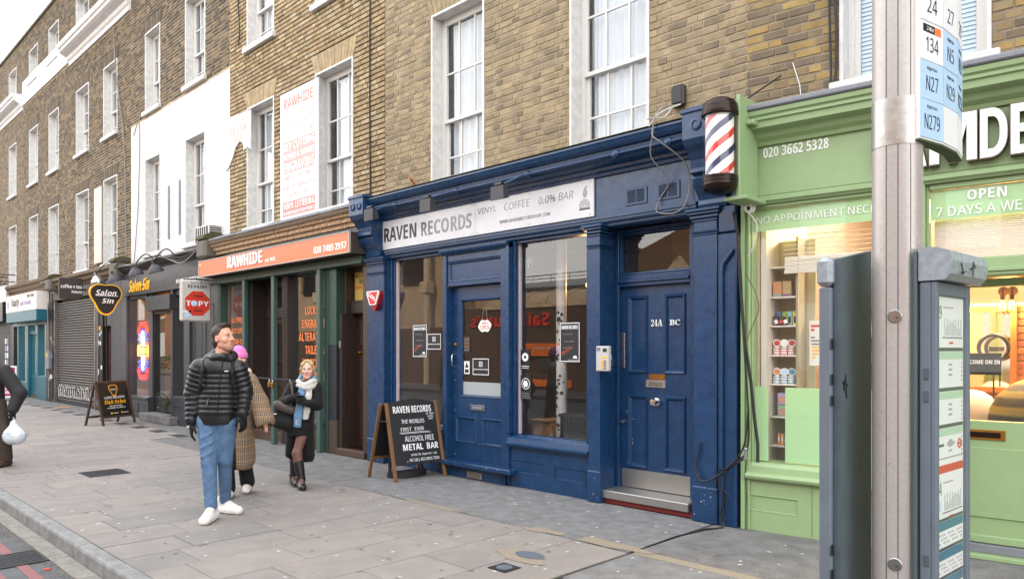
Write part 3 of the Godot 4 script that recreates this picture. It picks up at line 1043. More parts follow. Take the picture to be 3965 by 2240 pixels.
# a panelled leaf: stiles and rails with sunk panels; the front of the stiles lies at z
func panelled(parent: Node3D, called: String, x0: float, x1: float, y0: float, y1: float, z: float, thick: float, panels: Array, m: Material, rise := 0.012, w := 0.035) -> MeshInstance3D:
	var s := mb()
	panel(s, x0, x1, y0, y1, z - thick, z, panels)
	var leaf := part(parent, called, s, m)
	for q in panels:
		var p := mb()
		p.box(q.position.x - 0.001, q.end.x + 0.001, q.position.y - 0.001, q.end.y + 0.001, z - thick + 0.002, z - 0.009)
		ring_mould(p, q.position.x, q.end.x, q.position.y, q.end.y, z, w, rise)
		part(leaf, "panel", p, m)
	return leaf

func frame_of(m: MB, x0: float, x1: float, y0: float, y1: float, z0: float, z1: float, w: float) -> void:
	m.bev(x0, x0 + w, y0, y1, z0, z1, 0.005); m.bev(x1 - w, x1, y0, y1, z0, z1, 0.005)
	m.bev(x0 + w, x1 - w, y1 - w, y1, z0, z1 - 0.002, 0.005); m.bev(x0 + w, x1 - w, y0, y0 + w, z0, z1 - 0.002, 0.005)

# the closed room behind a shopfront
func room(parent: Node3D, x0: float, x1: float, depth: float, wall: Material, floor_m: Material, ceil_m: Material, front := -0.36, top := 3.4, floor_front := 9.0) -> void:
	part(parent, "room_floor", mb().box(x0, x1, 0.0, 0.1, -depth, minf(front + 0.3, floor_front)), floor_m)
	part(parent, "room_ceiling", mb().box(x0, x1, top, top + 0.06, -depth, front + 0.3), ceil_m)
	part(parent, "room_wall", mb().box(x0, x1, 0.1, top, -depth - 0.1, -depth), wall)
	part(parent, "room_wall", mb().box(x0, x0 + 0.06, 0.1, top, -depth, front + 0.25), wall)
	part(parent, "room_wall", mb().box(x1 - 0.06, x1, 0.1, top, -depth, front + 0.25), wall)

func pilaster(shop: Node3D, x0: float, x1: float, m: Material, zf := 0.05, head := 2.90) -> MeshInstance3D:
	var p := mb()
	p.bev(x0, x1, 0.0, head, -0.2, zf, 0.006)
	var o := part(shop, "pilaster", p, m)
	var c := mb()
	c.bev(x0 - 0.012, x1 + 0.012, 0.0, 0.33, -0.19, zf + 0.014, 0.01)
	part(o, "plinth", c, m)
	c = mb()
	for k in [[2.655, 0.02, 0.012], [2.68, 0.018, 0.02], [2.78, 0.025, 0.014], [2.81, 0.03, 0.028], [2.845, 0.025, 0.046], [2.872, 0.03, 0.06]]:
		c.bev(x0 - k[2], x1 + k[2], k[0], k[0] + k[1], -0.19, zf + k[2], 0.007)
	part(o, "capital", c, m)
	return o

# a scrolled bracket at the end of a shop cornice
func console(shop: Node3D, x0: float, x1: float, m: Material, y0 := 2.90, y1 := 3.70, roundels := 2) -> void:
	var pts := PackedVector2Array()
	var H := y1 - y0
	for k in [[-0.15, 0.0], [0.07, 0.0], [0.085, 0.04], [0.075, 0.09], [0.09, 0.14], [0.13, 0.19], [0.17, 0.25], [0.19, 0.32], [0.18, 0.36], [0.23, 0.38], [0.23, 0.42], [0.21, 0.44], [0.22, 0.52], [0.27, 0.60], [0.33, 0.66], [0.36, 0.72], [0.36, 1.0], [-0.15, 1.0]]:
		pts.append(Vector2(k[0], y0 + k[1] * H))
	var c := mb().prism(pts, Vector3(x0, 0, 0), Vector3(0, 0, 1), Vector3(0, 1, 0), Vector3(x1 - x0, 0, 0))
	var o := part(shop, "console", c, m)
	part(o, "cap", mb().bev(x0 - 0.02, x1 + 0.02, y1, y1 + 0.05, -0.15, 0.375, 0.012), m)
	for k in roundels:
		var xx := lerpf(x0, x1, (k + 1.0) / (roundels + 1.0)) if roundels == 2 else (x0 + x1) / 2
		if roundels == 2: xx = lerpf(x0, x1, 0.28 + 0.44 * k)
		part(o, "roundel", mb().lathe([[0.0, 0.0], [0.052, 0.0], [0.052, 0.016], [0.036, 0.02], [0.034, 0.008], [0.0, 0.008]].slice(1), Vector3(xx, y1 - 0.11, 0.358), Vector3(0, 0, 1), 18), m)

func blue_shop() -> void:
	var B: Material = mats.blue
	var s := thing("blue_shopfront", "deep blue painted timber shopfront of a record shop with two windows and two doors", "shopfront", Vector3(-5.9, 0, 0))
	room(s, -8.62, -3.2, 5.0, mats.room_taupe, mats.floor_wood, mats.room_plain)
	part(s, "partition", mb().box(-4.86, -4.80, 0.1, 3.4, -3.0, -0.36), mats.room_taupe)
	part(s, "passage_back", mb().box(-4.80, -3.26, 0.1, 3.4, -1.6, -1.5), mats.room_cream)
	pilaster(s, -8.88, -8.50, B)
	console(s, -8.90, -8.56, B)
	part(s, "fascia", mb().bev(-8.56, -3.54, 2.98, 3.45, -0.16, 0.0, 0.004), B)
	var corn := [[-0.16, 3.40], [0.03, 3.40], [0.035, 3.43], [0.07, 3.445], [0.075, 3.475], [0.13, 3.485], [0.16, 3.50], [0.175, 3.53], [0.20, 3.54], [0.215, 3.555], [0.22, 3.59], [0.25, 3.60], [0.275, 3.625], [0.29, 3.66], [0.30, 3.665], [0.30, 3.685], [-0.16, 3.71]]
	part(s, "cornice", mb().mould(corn, -8.56, -3.52), B)
	part(s, "lead_flashing", mb().box(-8.56, -3.52, 3.712, 3.718, -0.14, 0.27), mats.moss)
	part(s, "cable_pipe", mb().tube([Vector3(-8.5, 3.53, 0.235), Vector3(-6.0, 3.532, 0.235), Vector3(-3.55, 3.535, 0.235)], 0.016, 8), B)
	var arch := [[-0.16, 2.87], [0.0, 2.87], [0.012, 2.885], [0.012, 2.90], [0.035, 2.905], [0.05, 2.925], [0.05, 2.945], [0.065, 2.95], [0.065, 2.975], [-0.01, 2.988], [-0.16, 2.988]]
	part(s, "architrave", mb().mould(arch, -8.47, -3.56), B)
	var w := mb()
	for k in [[-8.495, -8.47, -0.01], [-8.47, -8.435, -0.035], [-8.435, -8.41, -0.02], [-8.41, -8.365, -0.05]]:
		w.bev(k[0], k[1], 0.62, 2.87, -0.18, k[2], 0.004)
	w.bev(-8.365, -7.245, 2.835, 2.87, -0.15, -0.045, 0.004)
	var win := part(s, "window", w, B)
	part(win, "beading", mb().box(-8.365, -8.345, 0.62, 2.835, -0.11, -0.07), mat("pinkish", Color(0.72, 0.66, 0.66), 0.6))
	pane(win, -8.345, -7.245, 0.622, 2.835, -0.09)
	part(win, "sill", mb().mould([[-0.2, 0.52], [0.015, 0.52], [0.03, 0.54], [0.03, 0.57], [0.012, 0.585], [0.012, 0.60], [-0.05, 0.62], [-0.2, 0.62]], -8.49, -7.245), B)
	panelled(s, "stall_riser", -8.495, -7.245, 0.0, 0.52, -0.01, 0.1, [Rect2(-8.40, 0.17, 0.5, 0.16), Rect2(-7.82, 0.17, 0.48, 0.16)], B, 0.004, 0.014)
	w = mb()
	w.bev(-7.245, -7.172, 0.0, 2.80, -0.18, 0.03, 0.006); w.bev(-6.185, -6.045, 0.0, 2.80, -0.18, 0.03, 0.006)
	w.bev(-6.085, -6.03, 0.62, 2.868, -0.18, 0.045, 0.006)
	w.bev(-7.172, -6.185, 2.40, 2.455, -0.16, 0.012, 0.005); w.bev(-7.172, -6.185, 2.715, 2.80, -0.16, 0.012, 0.005)
	var case := part(s, "door_case", w, B)
	part(case, "transom_panel", mb().bev(-7.172, -6.185, 2.455, 2.715, -0.14, -0.022, 0.003), B)
	var tm := mb()
	ring_mould(tm, -7.172, -6.185, 2.455, 2.715, 0.0, 0.03, 0.006, 0.02)
	part(case, "moulding", tm, B)
	part(case, "hood", mb().mould([[-0.1, 2.80], [0.04, 2.80], [0.045, 2.815], [0.075, 2.825], [0.085, 2.85], [0.085, 2.866], [-0.1, 2.868]], -7.265, -6.03), B)
	var door := panelled(s, "shop_door", -7.168, -6.19, 0.205, 2.395, -0.08, 0.045, [Rect2(-7.02, 1.0, 0.775, 1.235), Rect2(-7.105, 0.415, 0.385, 0.335), Rect2(-6.62, 0.415, 0.375, 0.335)], B, 0.014, 0.032)
	door.get_child(0).free()          # the upper opening is glazed, not panelled
	var gm := mb()
	ring_mould(gm, -7.02, -6.245, 1.0, 2.235, -0.08, 0.03, 0.012, 0.02)
	part(door, "glazing_bead", gm, B)
	pane(door, -7.0, -6.265, 1.02, 2.215, -0.105)
	part(door, "frosted_strip", mb().box(-6.995, -6.27, 1.02, 1.19, -0.104, -0.1025), mat("frost", Color(0.60, 0.62, 0.62), 0.7))
	part(door, "letter_plate", mb().bev(-6.825, -6.565, 0.835, 0.91, -0.082, -0.068, 0.006), mats.steel)
	part(door, "letter_flap", mb().bev(-6.785, -6.605, 0.855, 0.89, -0.07, -0.064, 0.003), mats.lead)
	part(door, "pull_handle", mb().tube([Vector3(-7.125, 1.38, -0.08), Vector3(-7.125, 1.385, -0.035), Vector3(-7.12, 1.42, -0.02), Vector3(-7.12, 1.50, -0.02), Vector3(-7.125, 1.535, -0.035), Vector3(-7.125, 1.54, -0.08)], 0.009, 8), mats.chrome)
	part(door, "lock", mb().lathe([[0.028, 0.0], [0.026, 0.01], [0.012, 0.014], [0.001, 0.015]], Vector3(-7.12, 1.66, -0.08), Vector3(0, 0, 1), 14), mats.brass)
	part(s, "door_step", mb().bev(-7.27, -5.93, 0.15, 0.205, -0.12, 0.13, 0.008), B)
	part(s, "step_riser", mb().bev(-7.24, -6.05, 0.0, 0.15, -0.12, 0.03, 0.004), B)
	w = mb()
	w.bev(-6.03, -5.99, 0.60, 2.868, -0.18, -0.02, 0.004); w.bev(-4.93, -4.845, 0.60, 2.868, -0.18, -0.03, 0.004)
	w.bev(-5.99, -4.93, 2.84, 2.868, -0.16, -0.04, 0.004)
	win = part(s, "window", w, B)
	part(win, "beading", mb().box(-5.99, -5.97, 0.61, 2.84, -0.12, -0.08), mats.pinkish)
	pane(win, -5.97, -4.93, 0.61, 2.84, -0.10)
	part(win, "sill", mb().mould([[-0.2, 0.47], [0.05, 0.47], [0.055, 0.485], [0.075, 0.495], [0.075, 0.515], [0.045, 0.525], [0.035, 0.57], [0.0, 0.59], [-0.06, 0.605], [-0.2, 0.605]], -6.06, -4.845), B)
	panelled(s, "stall_riser", -6.05, -4.845, 0.0, 0.47, 0.0, 0.1, [Rect2(-6.0, 0.165, 0.5, 0.155), Rect2(-5.36, 0.16, 0.45, 0.15)], B, 0.004, 0.014)
	pilaster(s, -4.84, -4.69, B)
	part(s, "door_jamb", mb().bev(-4.845, -4.705, 0.0, 2.87, -0.42, -0.2, 0.004), B)
	var fr := mb()
	fr.bev(-4.705, -4.66, 0.13, 2.87, -0.42, -0.24, 0.005); fr.bev(-3.80, -3.60, 0.13, 2.87, -0.42, -0.24, 0.005)
	fr.bev(-4.66, -3.80, 2.262, 2.385, -0.42, -0.24, 0.005); fr.bev(-4.66, -3.80, 2.83, 2.87, -0.42, -0.24, 0.005)
	fr.bev(-4.66, -3.80, 2.30, 2.33, -0.24, -0.215, 0.005)
	var fcase := part(s, "door_frame", fr, B)
	var tl := mb()
	ring_mould(tl, -4.66, -3.80, 2.385, 2.83, -0.27, 0.03, 0.01, 0.02)
	part(fcase, "glazing_bead", tl, B)
	pane(fcase, -4.65, -3.81, 2.39, 2.825, -0.30)
	var fd := panelled(s, "street_door", -4.658, -3.802, 0.14, 2.26, -0.30, 0.05, [Rect2(-4.58, 1.35, 0.255, 0.815), Rect2(-4.13, 1.35, 0.255, 0.815), Rect2(-4.58, 0.36, 0.255, 0.765), Rect2(-4.13, 0.36, 0.255, 0.765)], B, 0.02, 0.045)
	part(fd, "kick_plate", mb().bev(-4.655, -3.805, 0.145, 0.335, -0.302, -0.293, 0.002), mat("checker", Color(0.74, 0.73, 0.71), 0.35, {"metal": 0.8, "tex": noise_tex("checker_t", 61, 0.3, 0.8, 1.0, 1, true), "size": 0.5, "bump": texs.checker_t, "bump_cm": 0.1}))
	part(fd, "letter_plate", mb().bev(-4.35, -4.11, 1.205, 1.285, -0.302, -0.286, 0.006), mats.brushed)
	part(fd, "letter_flap", mb().bev(-4.315, -4.145, 1.225, 1.265, -0.288, -0.282, 0.003), mats.steel)
	part(fd, "brass_plate", mb().box(-4.315, -4.12, 1.29, 1.345, -0.302, -0.294), mats.brass)
	part(fd, "door_knob", mb().lathe([[0.045, 0.0], [0.04, 0.01], [0.016, 0.018], [0.016, 0.04], [0.038, 0.052], [0.042, 0.07], [0.03, 0.086], [0.001, 0.09]], Vector3(-4.22, 1.06, -0.30), Vector3(0, 0, 1), 18), mats.chrome)
	part(fd, "lock_plate", mb().bev(-4.655, -4.615, 1.40, 1.78, -0.302, -0.285, 0.004), mats.steel)
	part(fd, "lock", mb().lathe([[0.02, 0.0], [0.02, 0.03], [0.001, 0.034]], Vector3(-4.635, 0.83, -0.30), Vector3(0, 0, 1), 12), mats.steel)
	words(fd, "24A", Vector3(-4.285, 1.84, -0.297), 0.135, 0.068, mats.white_ink, {"font": "Droid Serif", "weight": 700, "depth": 0.004})
	words(fd, "BC", Vector3(-4.055, 1.845, -0.283), 0.12, 0.055, mats.white_ink, {"font": "Droid Serif", "weight": 700, "depth": 0.004})
	part(s, "threshold", mb().bev(-4.735, -3.665, 0.055, 0.138, -0.34, 0.015, 0.006), mats.checker)
	part(s, "red_step", mb().bev(-4.70, -3.60, 0.0, 0.055, -0.34, -0.02, 0.004), mats.red_paint)
	pilaster(s, -3.59, -3.35, B)
	part(s, "corner_strip", mb().bev(-3.35, -3.165, 0.0, 2.655, -0.2, 0.035, 0.008), B)
	part(s, "corner_capital", mb().bev(-3.33, -3.16, 2.66, 2.90, -0.2, 0.06, 0.01), B)
	part(s, "conduit", mb().tube([Vector3(-3.30, 0.02, 0.055), Vector3(-3.30, 2.3, 0.055), Vector3(-3.28, 2.38, 0.055), Vector3(-3.18, 2.50, 0.055)], 0.018, 8), B)
	console(s, -3.52, -3.24, B, 2.90, 3.70, 1)
	part(s, "corner_block", mb().bev(-3.24, -3.14, 2.9, 3.72, -0.2, 0.03, 0.006), B)
	var pole_i := thing("sticker_post", "white round post covered in black stickers inside the record shop", "post", Vector3(-5.90, 0.1, -0.75))
	part(pole_i, "shaft", mb().lathe([[0.065, 0.0], [0.065, 3.3]], Vector3(-5.90, 0.1, -0.75), Vector3.UP, 20), mat("post_white", Color(0.85, 0.85, 0.84), 0.5))
	for k in 46:
		var a := rng.randf_range(-0.9, 1.2)
		var y := rng.randf_range(0.5, 2.1)
		var r := rng.randf_range(0.014, 0.034)
		var dir := Vector3(sin(a), 0, cos(a))
		var st := mb()
		var c := Vector3(-5.90, y, -0.75) + dir * 0.0665
		var side := Vector3(dir.z, 0, -dir.x)
		var pl := PackedVector2Array()
		var nn: int = [3, 4, 5, 7, 10][k % 5]
		for j in nn: pl.append(Vector2(cos(TAU * j / nn + k), sin(TAU * j / nn + k)) * r * rng.randf_range(0.6, 1.1))
		if pl.size() >= 3 and Geometry2D.triangulate_polygon(pl).size() > 0:
			st.prism(pl, c, side, Vector3.UP, dir * 0.001)
			part(pole_i, "sticker", st, mats.ink if k % 6 else mat("brown_ink", Color(0.4, 0.22, 0.16), 0.5))
	var ex := thing("exit_sign", "green and white exit sign with an upward arrow behind the shop glass", "sign", Vector3(-6.1, 2.58, -0.4))
	part(ex, "plate", mb().box(-6.185, -6.055, 2.585, 2.735, -0.40, -0.39), mat("exit_green", Color(0.18, 0.48, 0.24), 0.5))
	var arw := mb()
	arw.prism(PackedVector2Array([Vector2(-6.13, 2.60), Vector2(-6.11, 2.60), Vector2(-6.11, 2.67), Vector2(-6.085, 2.65), Vector2(-6.085, 2.68), Vector2(-6.12, 2.72), Vector2(-6.155, 2.68), Vector2(-6.155, 2.65), Vector2(-6.13, 2.67)]), Vector3(0, 0, -0.39), Vector3.RIGHT, Vector3.UP, Vector3(0, 0, 0.003))
	part(ex, "arrow", arw, mats.white_ink)
	var ch := thing("crate", "dark slatted plastic crate behind the shop window glass", "crate", Vector3(-5.57, 0.1, -0.5))
	for k in 9:
		var xx := -5.76 + 0.042 * k
		part(ch, "slat", mb().bev(xx, xx + 0.028, 0.12, 0.80, -0.58, -0.56, 0.004), mats.plastic_black)
	part(ch, "rim", mb().bev(-5.78, -5.37, 0.79, 0.83, -0.75, -0.55, 0.006), mats.plastic_black)
	part(ch, "bin", mb().bev(-5.77, -5.38, 0.1, 0.79, -0.75, -0.585, 0.006), mats.plastic_black)
	var ct := thing("carton", "brown cardboard carton on the floor inside the record shop", "box", Vector3(-6.08, 0.1, -0.8))
	part(ct, "body", mb().bev(-6.25, -5.95, 0.1, 0.72, -1.05, -0.62, 0.004), mat("card", Color(0.58, 0.43, 0.29), 0.85))
	part(ct, "flap", mb().box(-6.27, -5.93, 0.722, 0.73, -0.75, -0.55), mats.card)
	var bulb := thing("hanging_bulb", "small warm glowing bulb hanging inside the record shop", "lamp", Vector3(-5.84, 2.4, -1.2))
	part(bulb, "flex", mb().tube([Vector3(-5.84, 3.4, -1.2), Vector3(-5.84, 2.47, -1.2)], 0.004, 6), mats.cable_black)
	part(bulb, "bulb_glass", mb().ball(Vector3(-5.84, 2.42, -1.2), Vector3(0.03, 0.04, 0.03)), mat("bulb_glow", Color(1, 0.8, 0.5), 0.4, {"glow": Color(1.0, 0.62, 0.28), "power": 5.0}))
	lamp_light(bulb, Vector3(-5.84, 2.42, -1.2), Color(1.0, 0.72, 0.45), 0.35, 0.04)
	var chips := mb()
	for q in [[-7.15, -7.12, 0.25, 1.9, -0.0795, 10], [-6.7, -6.25, 0.40, 0.44, -0.0795, 5], [-7.2, -6.1, 0.19, 0.202, 0.1305, 8], [-4.8, -4.7, 0.05, 0.4, 0.065, 5], [-4.6, -4.3, 0.35, 0.95, -0.2995, 6], [-3.58, -3.4, 0.05, 0.45, 0.065, 9], [-8.85, -8.55, 0.05, 0.3, 0.065, 5]]:
		for k in q[5]:
			var c := Vector3(rng.randf_range(q[0], q[1]), rng.randf_range(q[2], q[3]), q[4])
			var r := rng.randf_range(0.003, 0.009)
			var pl := PackedVector2Array()
			for j in 6: pl.append(Vector2(cos(TAU * j / 6), sin(TAU * j / 6) * rng.randf_range(0.5, 1.8)) * r)
			chips.prism(pl, c, Vector3.RIGHT, Vector3.UP, Vector3(0, 0, 0.001))
	part(s, "paint_chips", chips, mat("chip", Color(0.55, 0.56, 0.58), 0.9)).set_meta("kind", "stuff")
	posters_on_glass()

func lamp_light(parent: Node3D, at: Vector3, c: Color, energy: float, size := 0.05) -> void:
	var l := OmniLight3D.new()
	l.name = "lamp_light"
	l.light_color = c
	l.light_energy = energy
	l.light_size = size
	l.omni_range = 12.0
	l.omni_attenuation = 2.0
	l.shadow_enabled = true
	parent.add_child(l, true)
	l.global_position = FR * at

func poster(called: String, label: String, cat: String, x0: float, x1: float, y0: float, y1: float, z: float, m: Material, border: Material) -> Node3D:
	var t := thing(called, label, cat, Vector3((x0 + x1) / 2, y0, z))
	part(t, "sheet", mb().box(x0, x1, y0, y1, z - 0.002, z), m)
	if border:
		var b := mb()
		var w := 0.008
		var i := 0.006
		b.box(x0 + i, x1 - i, y0 + i, y0 + i + w, z, z + 0.0012); b.box(x0 + i, x1 - i, y1 - i - w, y1 - i, z, z + 0.0012)
		b.box(x0 + i, x0 + i + w, y0 + i + w, y1 - i - w, z, z + 0.0012); b.box(x1 - i - w, x1 - i, y0 + i + w, y1 - i - w, z, z + 0.0012)
		part(t, "border", b, border)
	return t

func posters_on_glass() -> void:
	var K: Material = mat("poster_black", Color(0.10, 0.105, 0.115), 0.5)
	var W: Material = mats.white_ink
	var G: Material = mat("poster_grey", Color(0.5, 0.5, 0.52), 0.5)
	var R: Material = mat("poster_red", Color(0.72, 0.24, 0.17), 0.5)
	for q in [[-8.01, -7.70, 1.495, 1.935, -0.084, "tall black record shop poster in the pane beside the pilaster with the alarm box"], [-5.363, -5.07, 1.458, 1.90, -0.094, "tall black record shop poster in the window beside the entry phone"]]:
		var t := poster("window_poster", q[5], "poster", q[0], q[1], q[2], q[3], q[4], K, W)
		var z: float = q[4]
		var w: float = q[1] - q[0]
		words(t, "RAVEN RECORDS", Vector3(q[0] + 0.03, q[3] - 0.075, z), w - 0.06, 0.04, W, {"weight": 700, "depth": 0.0015, "res": 12})
		var k := 0
		for r in [["PUNCH METAL GIANTS,", 0.12], ["COFFEES AND MORE", 0.20], ["AND VINYL CORNER", 0.27]]:
			words(t, r[0], Vector3(q[0] + 0.05 + 0.02 * (k % 2), q[3] - 0.02 - r[1], z), w * 0.5, 0.014, G, {"depth": 0.0012, "res": 8})
			k += 1
		words(t, "metal", Vector3(q[0] + 0.05, q[2] + 0.075, z), 0.14, 0.05, R, {"depth": 0.0012, "ex": Vector3(0.85, 0.5, 0), "ey": Vector3(-0.5, 0.85, 0), "res": 10})
		part(t, "record_mark", half_disc(Vector3(q[1] - 0.07, q[2] + 0.045, z), 0.03), W)
		words(t, "ravenrecordshop", Vector3(q[1] - 0.17, q[2] + 0.022, z), 0.145, 0.012, W, {"depth": 0.0012, "res": 8})
	for q in [[-7.70, -7.405, 1.595, 1.812, -0.082, "black card with a camera icon and handle text hung against the tall poster"], [-6.812, -6.51, 1.277, 1.492, -0.0985, "black card with a camera icon and handle text stuck inside the shop door"]]:
		var t := poster("handle_card", q[5], "card", q[0], q[1], q[2], q[3], q[4], K, W)
		var z: float = q[4]
		var cx: float = (q[0] + q[1]) / 2
		var f := mb()
		frame_thin(f, cx - 0.03, cx + 0.03, q[3] - 0.105, q[3] - 0.045, z, 0.007)
		part(t, "icon", f, W)
		part(t, "icon", ring_flat(Vector3(cx, q[3] - 0.075, z), 0.009, 0.015), W)
		words(t, "@ravenrecords_camden", Vector3(q[0] + 0.022, q[2] + 0.065, z), q[1] - q[0] - 0.044, 0.019, W, {"depth": 0.0012, "res": 10, "weight": 700})
	var t := poster("opening_hours", "small dark opening hours card stuck to the glass of the shop door", "card", -6.98, -6.86, 1.57, 1.775, -0.0985, K, null)
	for k in 8:
		part(t, "line", mb().box(-6.97, -6.87, 1.585 + 0.022 * k, 1.594 + 0.022 * k, -0.0985, -0.0975), mats.brass if k % 2 else G)
	t = thing("open_sign", "red and white open sign hanging on a string inside the shop door", "sign", Vector3(-6.59, 1.81, -0.098))
	var pl := PackedVector2Array()
	for k in 28:
		var a := TAU * k / 28
		pl.append(Vector2(-6.59 + cos(a) * 0.115 * (1 + 0.06 * sin(4 * a)), 1.89 + sin(a) * 0.075 * (1 + 0.12 * cos(6 * a))))
	part(t, "plate", mb().prism(pl, Vector3(0, 0, -0.1015), Vector3.RIGHT, Vector3.UP, Vector3(0, 0, 0.003)), W)
	words(t, "OPEN", Vector3(-6.67, 1.845, -0.0985), 0.165, 0.055, mats.red_ink, {"font": "Droid Serif", "weight": 700, "depth": 0.0012})
	words(t, "COME IN WE'RE", Vector3(-6.645, 1.915, -0.0985), 0.11, 0.022, mats.red_ink, {"weight": 700, "depth": 0.0012, "res": 10})
	part(t, "string", mb().tube([Vector3(-6.64, 1.95, -0.1005), Vector3(-6.59, 2.21, -0.1005), Vector3(-6.54, 1.95, -0.1005)], 0.0015, 5), mats.cable_white)
	t = poster("warning_sticker", "small white sticker with a black triangle stuck to the shop door glass", "sticker", -6.97, -6.87, 1.29, 1.45, -0.0985, W, null)
	part(t, "mark", mb().prism(PackedVector2Array([Vector2(-6.955, 1.37), Vector2(-6.885, 1.37), Vector2(-6.92, 1.44)]), Vector3(0, 0, -0.0985), Vector3.RIGHT, Vector3.UP, Vector3(0, 0, 0.001)), mats.ink)
	part(t, "line", mb().box(-6.955, -6.885, 1.305, 1.35, -0.0985, -0.0975), mats.ink)
	t = poster("round_emblem_card", "black card with a white ringed emblem low in the window by the shop door", "card", -5.965, -5.80, 1.02, 1.30, -0.094, K, null)
	part(t, "emblem", ring_flat(Vector3(-5.885, 1.20, -0.094), 0.058, 0.066), W)
	part(t, "emblem", mb().prism(PackedVector2Array([Vector2(-5.91, 1.16), Vector2(-5.86, 1.165), Vector2(-5.85, 1.20), Vector2(-5.87, 1.235), Vector2(-5.91, 1.235), Vector2(-5.93, 1.20)]), Vector3(0, 0, -0.094), Vector3.RIGHT, Vector3.UP, Vector3(0, 0, 0.001)), W)
	for k in 4:
		part(t, "line", mb().box(-5.955, -5.81 - 0.01 * k, 1.03 + 0.02 * k, 1.036 + 0.02 * k, -0.094, -0.093), G)
	t = poster("crest_card", "black card with a small white crest above the ringed emblem card", "card", -5.965, -5.82, 1.36, 1.60, -0.094, K, null)
	part(t, "emblem", ring_flat(Vector3(-5.895, 1.51, -0.094), 0.02, 0.05), W)
	part(t, "line", mb().box(-5.955, -5.83, 1.40, 1.408, -0.094, -0.093), W)
	part(t, "line", mb().box(-5.95, -5.84, 1.38, 1.385, -0.094, -0.093), W)

func frame_thin(m: MB, x0: float, x1: float, y0: float, y1: float, z: float, w: float) -> void:
	m.box(x0, x1, y0, y0 + w, z, z + 0.0012); m.box(x0, x1, y1 - w, y1, z, z + 0.0012)
	m.box(x0, x0 + w, y0 + w, y1 - w, z, z + 0.0012); m.box(x1 - w, x1, y0 + w, y1 - w, z, z + 0.0012)

func ring_flat(o: Vector3, r0: float, r1: float, d := 0.0012, n := 24, ex := Vector3.RIGHT, ey := Vector3.UP) -> MB:
	var m := mb()
	var ez := ex.cross(ey) * d
	for k in n:
		var a := TAU * k / n
		var b := TAU * (k + 1) / n
		var da := ex * cos(a) + ey * sin(a)
		var db := ex * cos(b) + ey * sin(b)
		m.quad(o + ez + da * r0, o + ez + da * r1, o + ez + db * r1, o + ez + db * r0)
		m.quad(o + da * r1, o + db * r1, o + ez + db * r1, o + ez + da * r1)
	return m

func half_disc(o: Vector3, r: float) -> MB:
	var pl := PackedVector2Array()
	for k in 13:
		pl.append(Vector2(cos(PI * k / 12) * r, sin(PI * k / 12) * r))
	return mb().prism(pl, o, Vector3.RIGHT, Vector3.UP, Vector3(0, 0, 0.001))

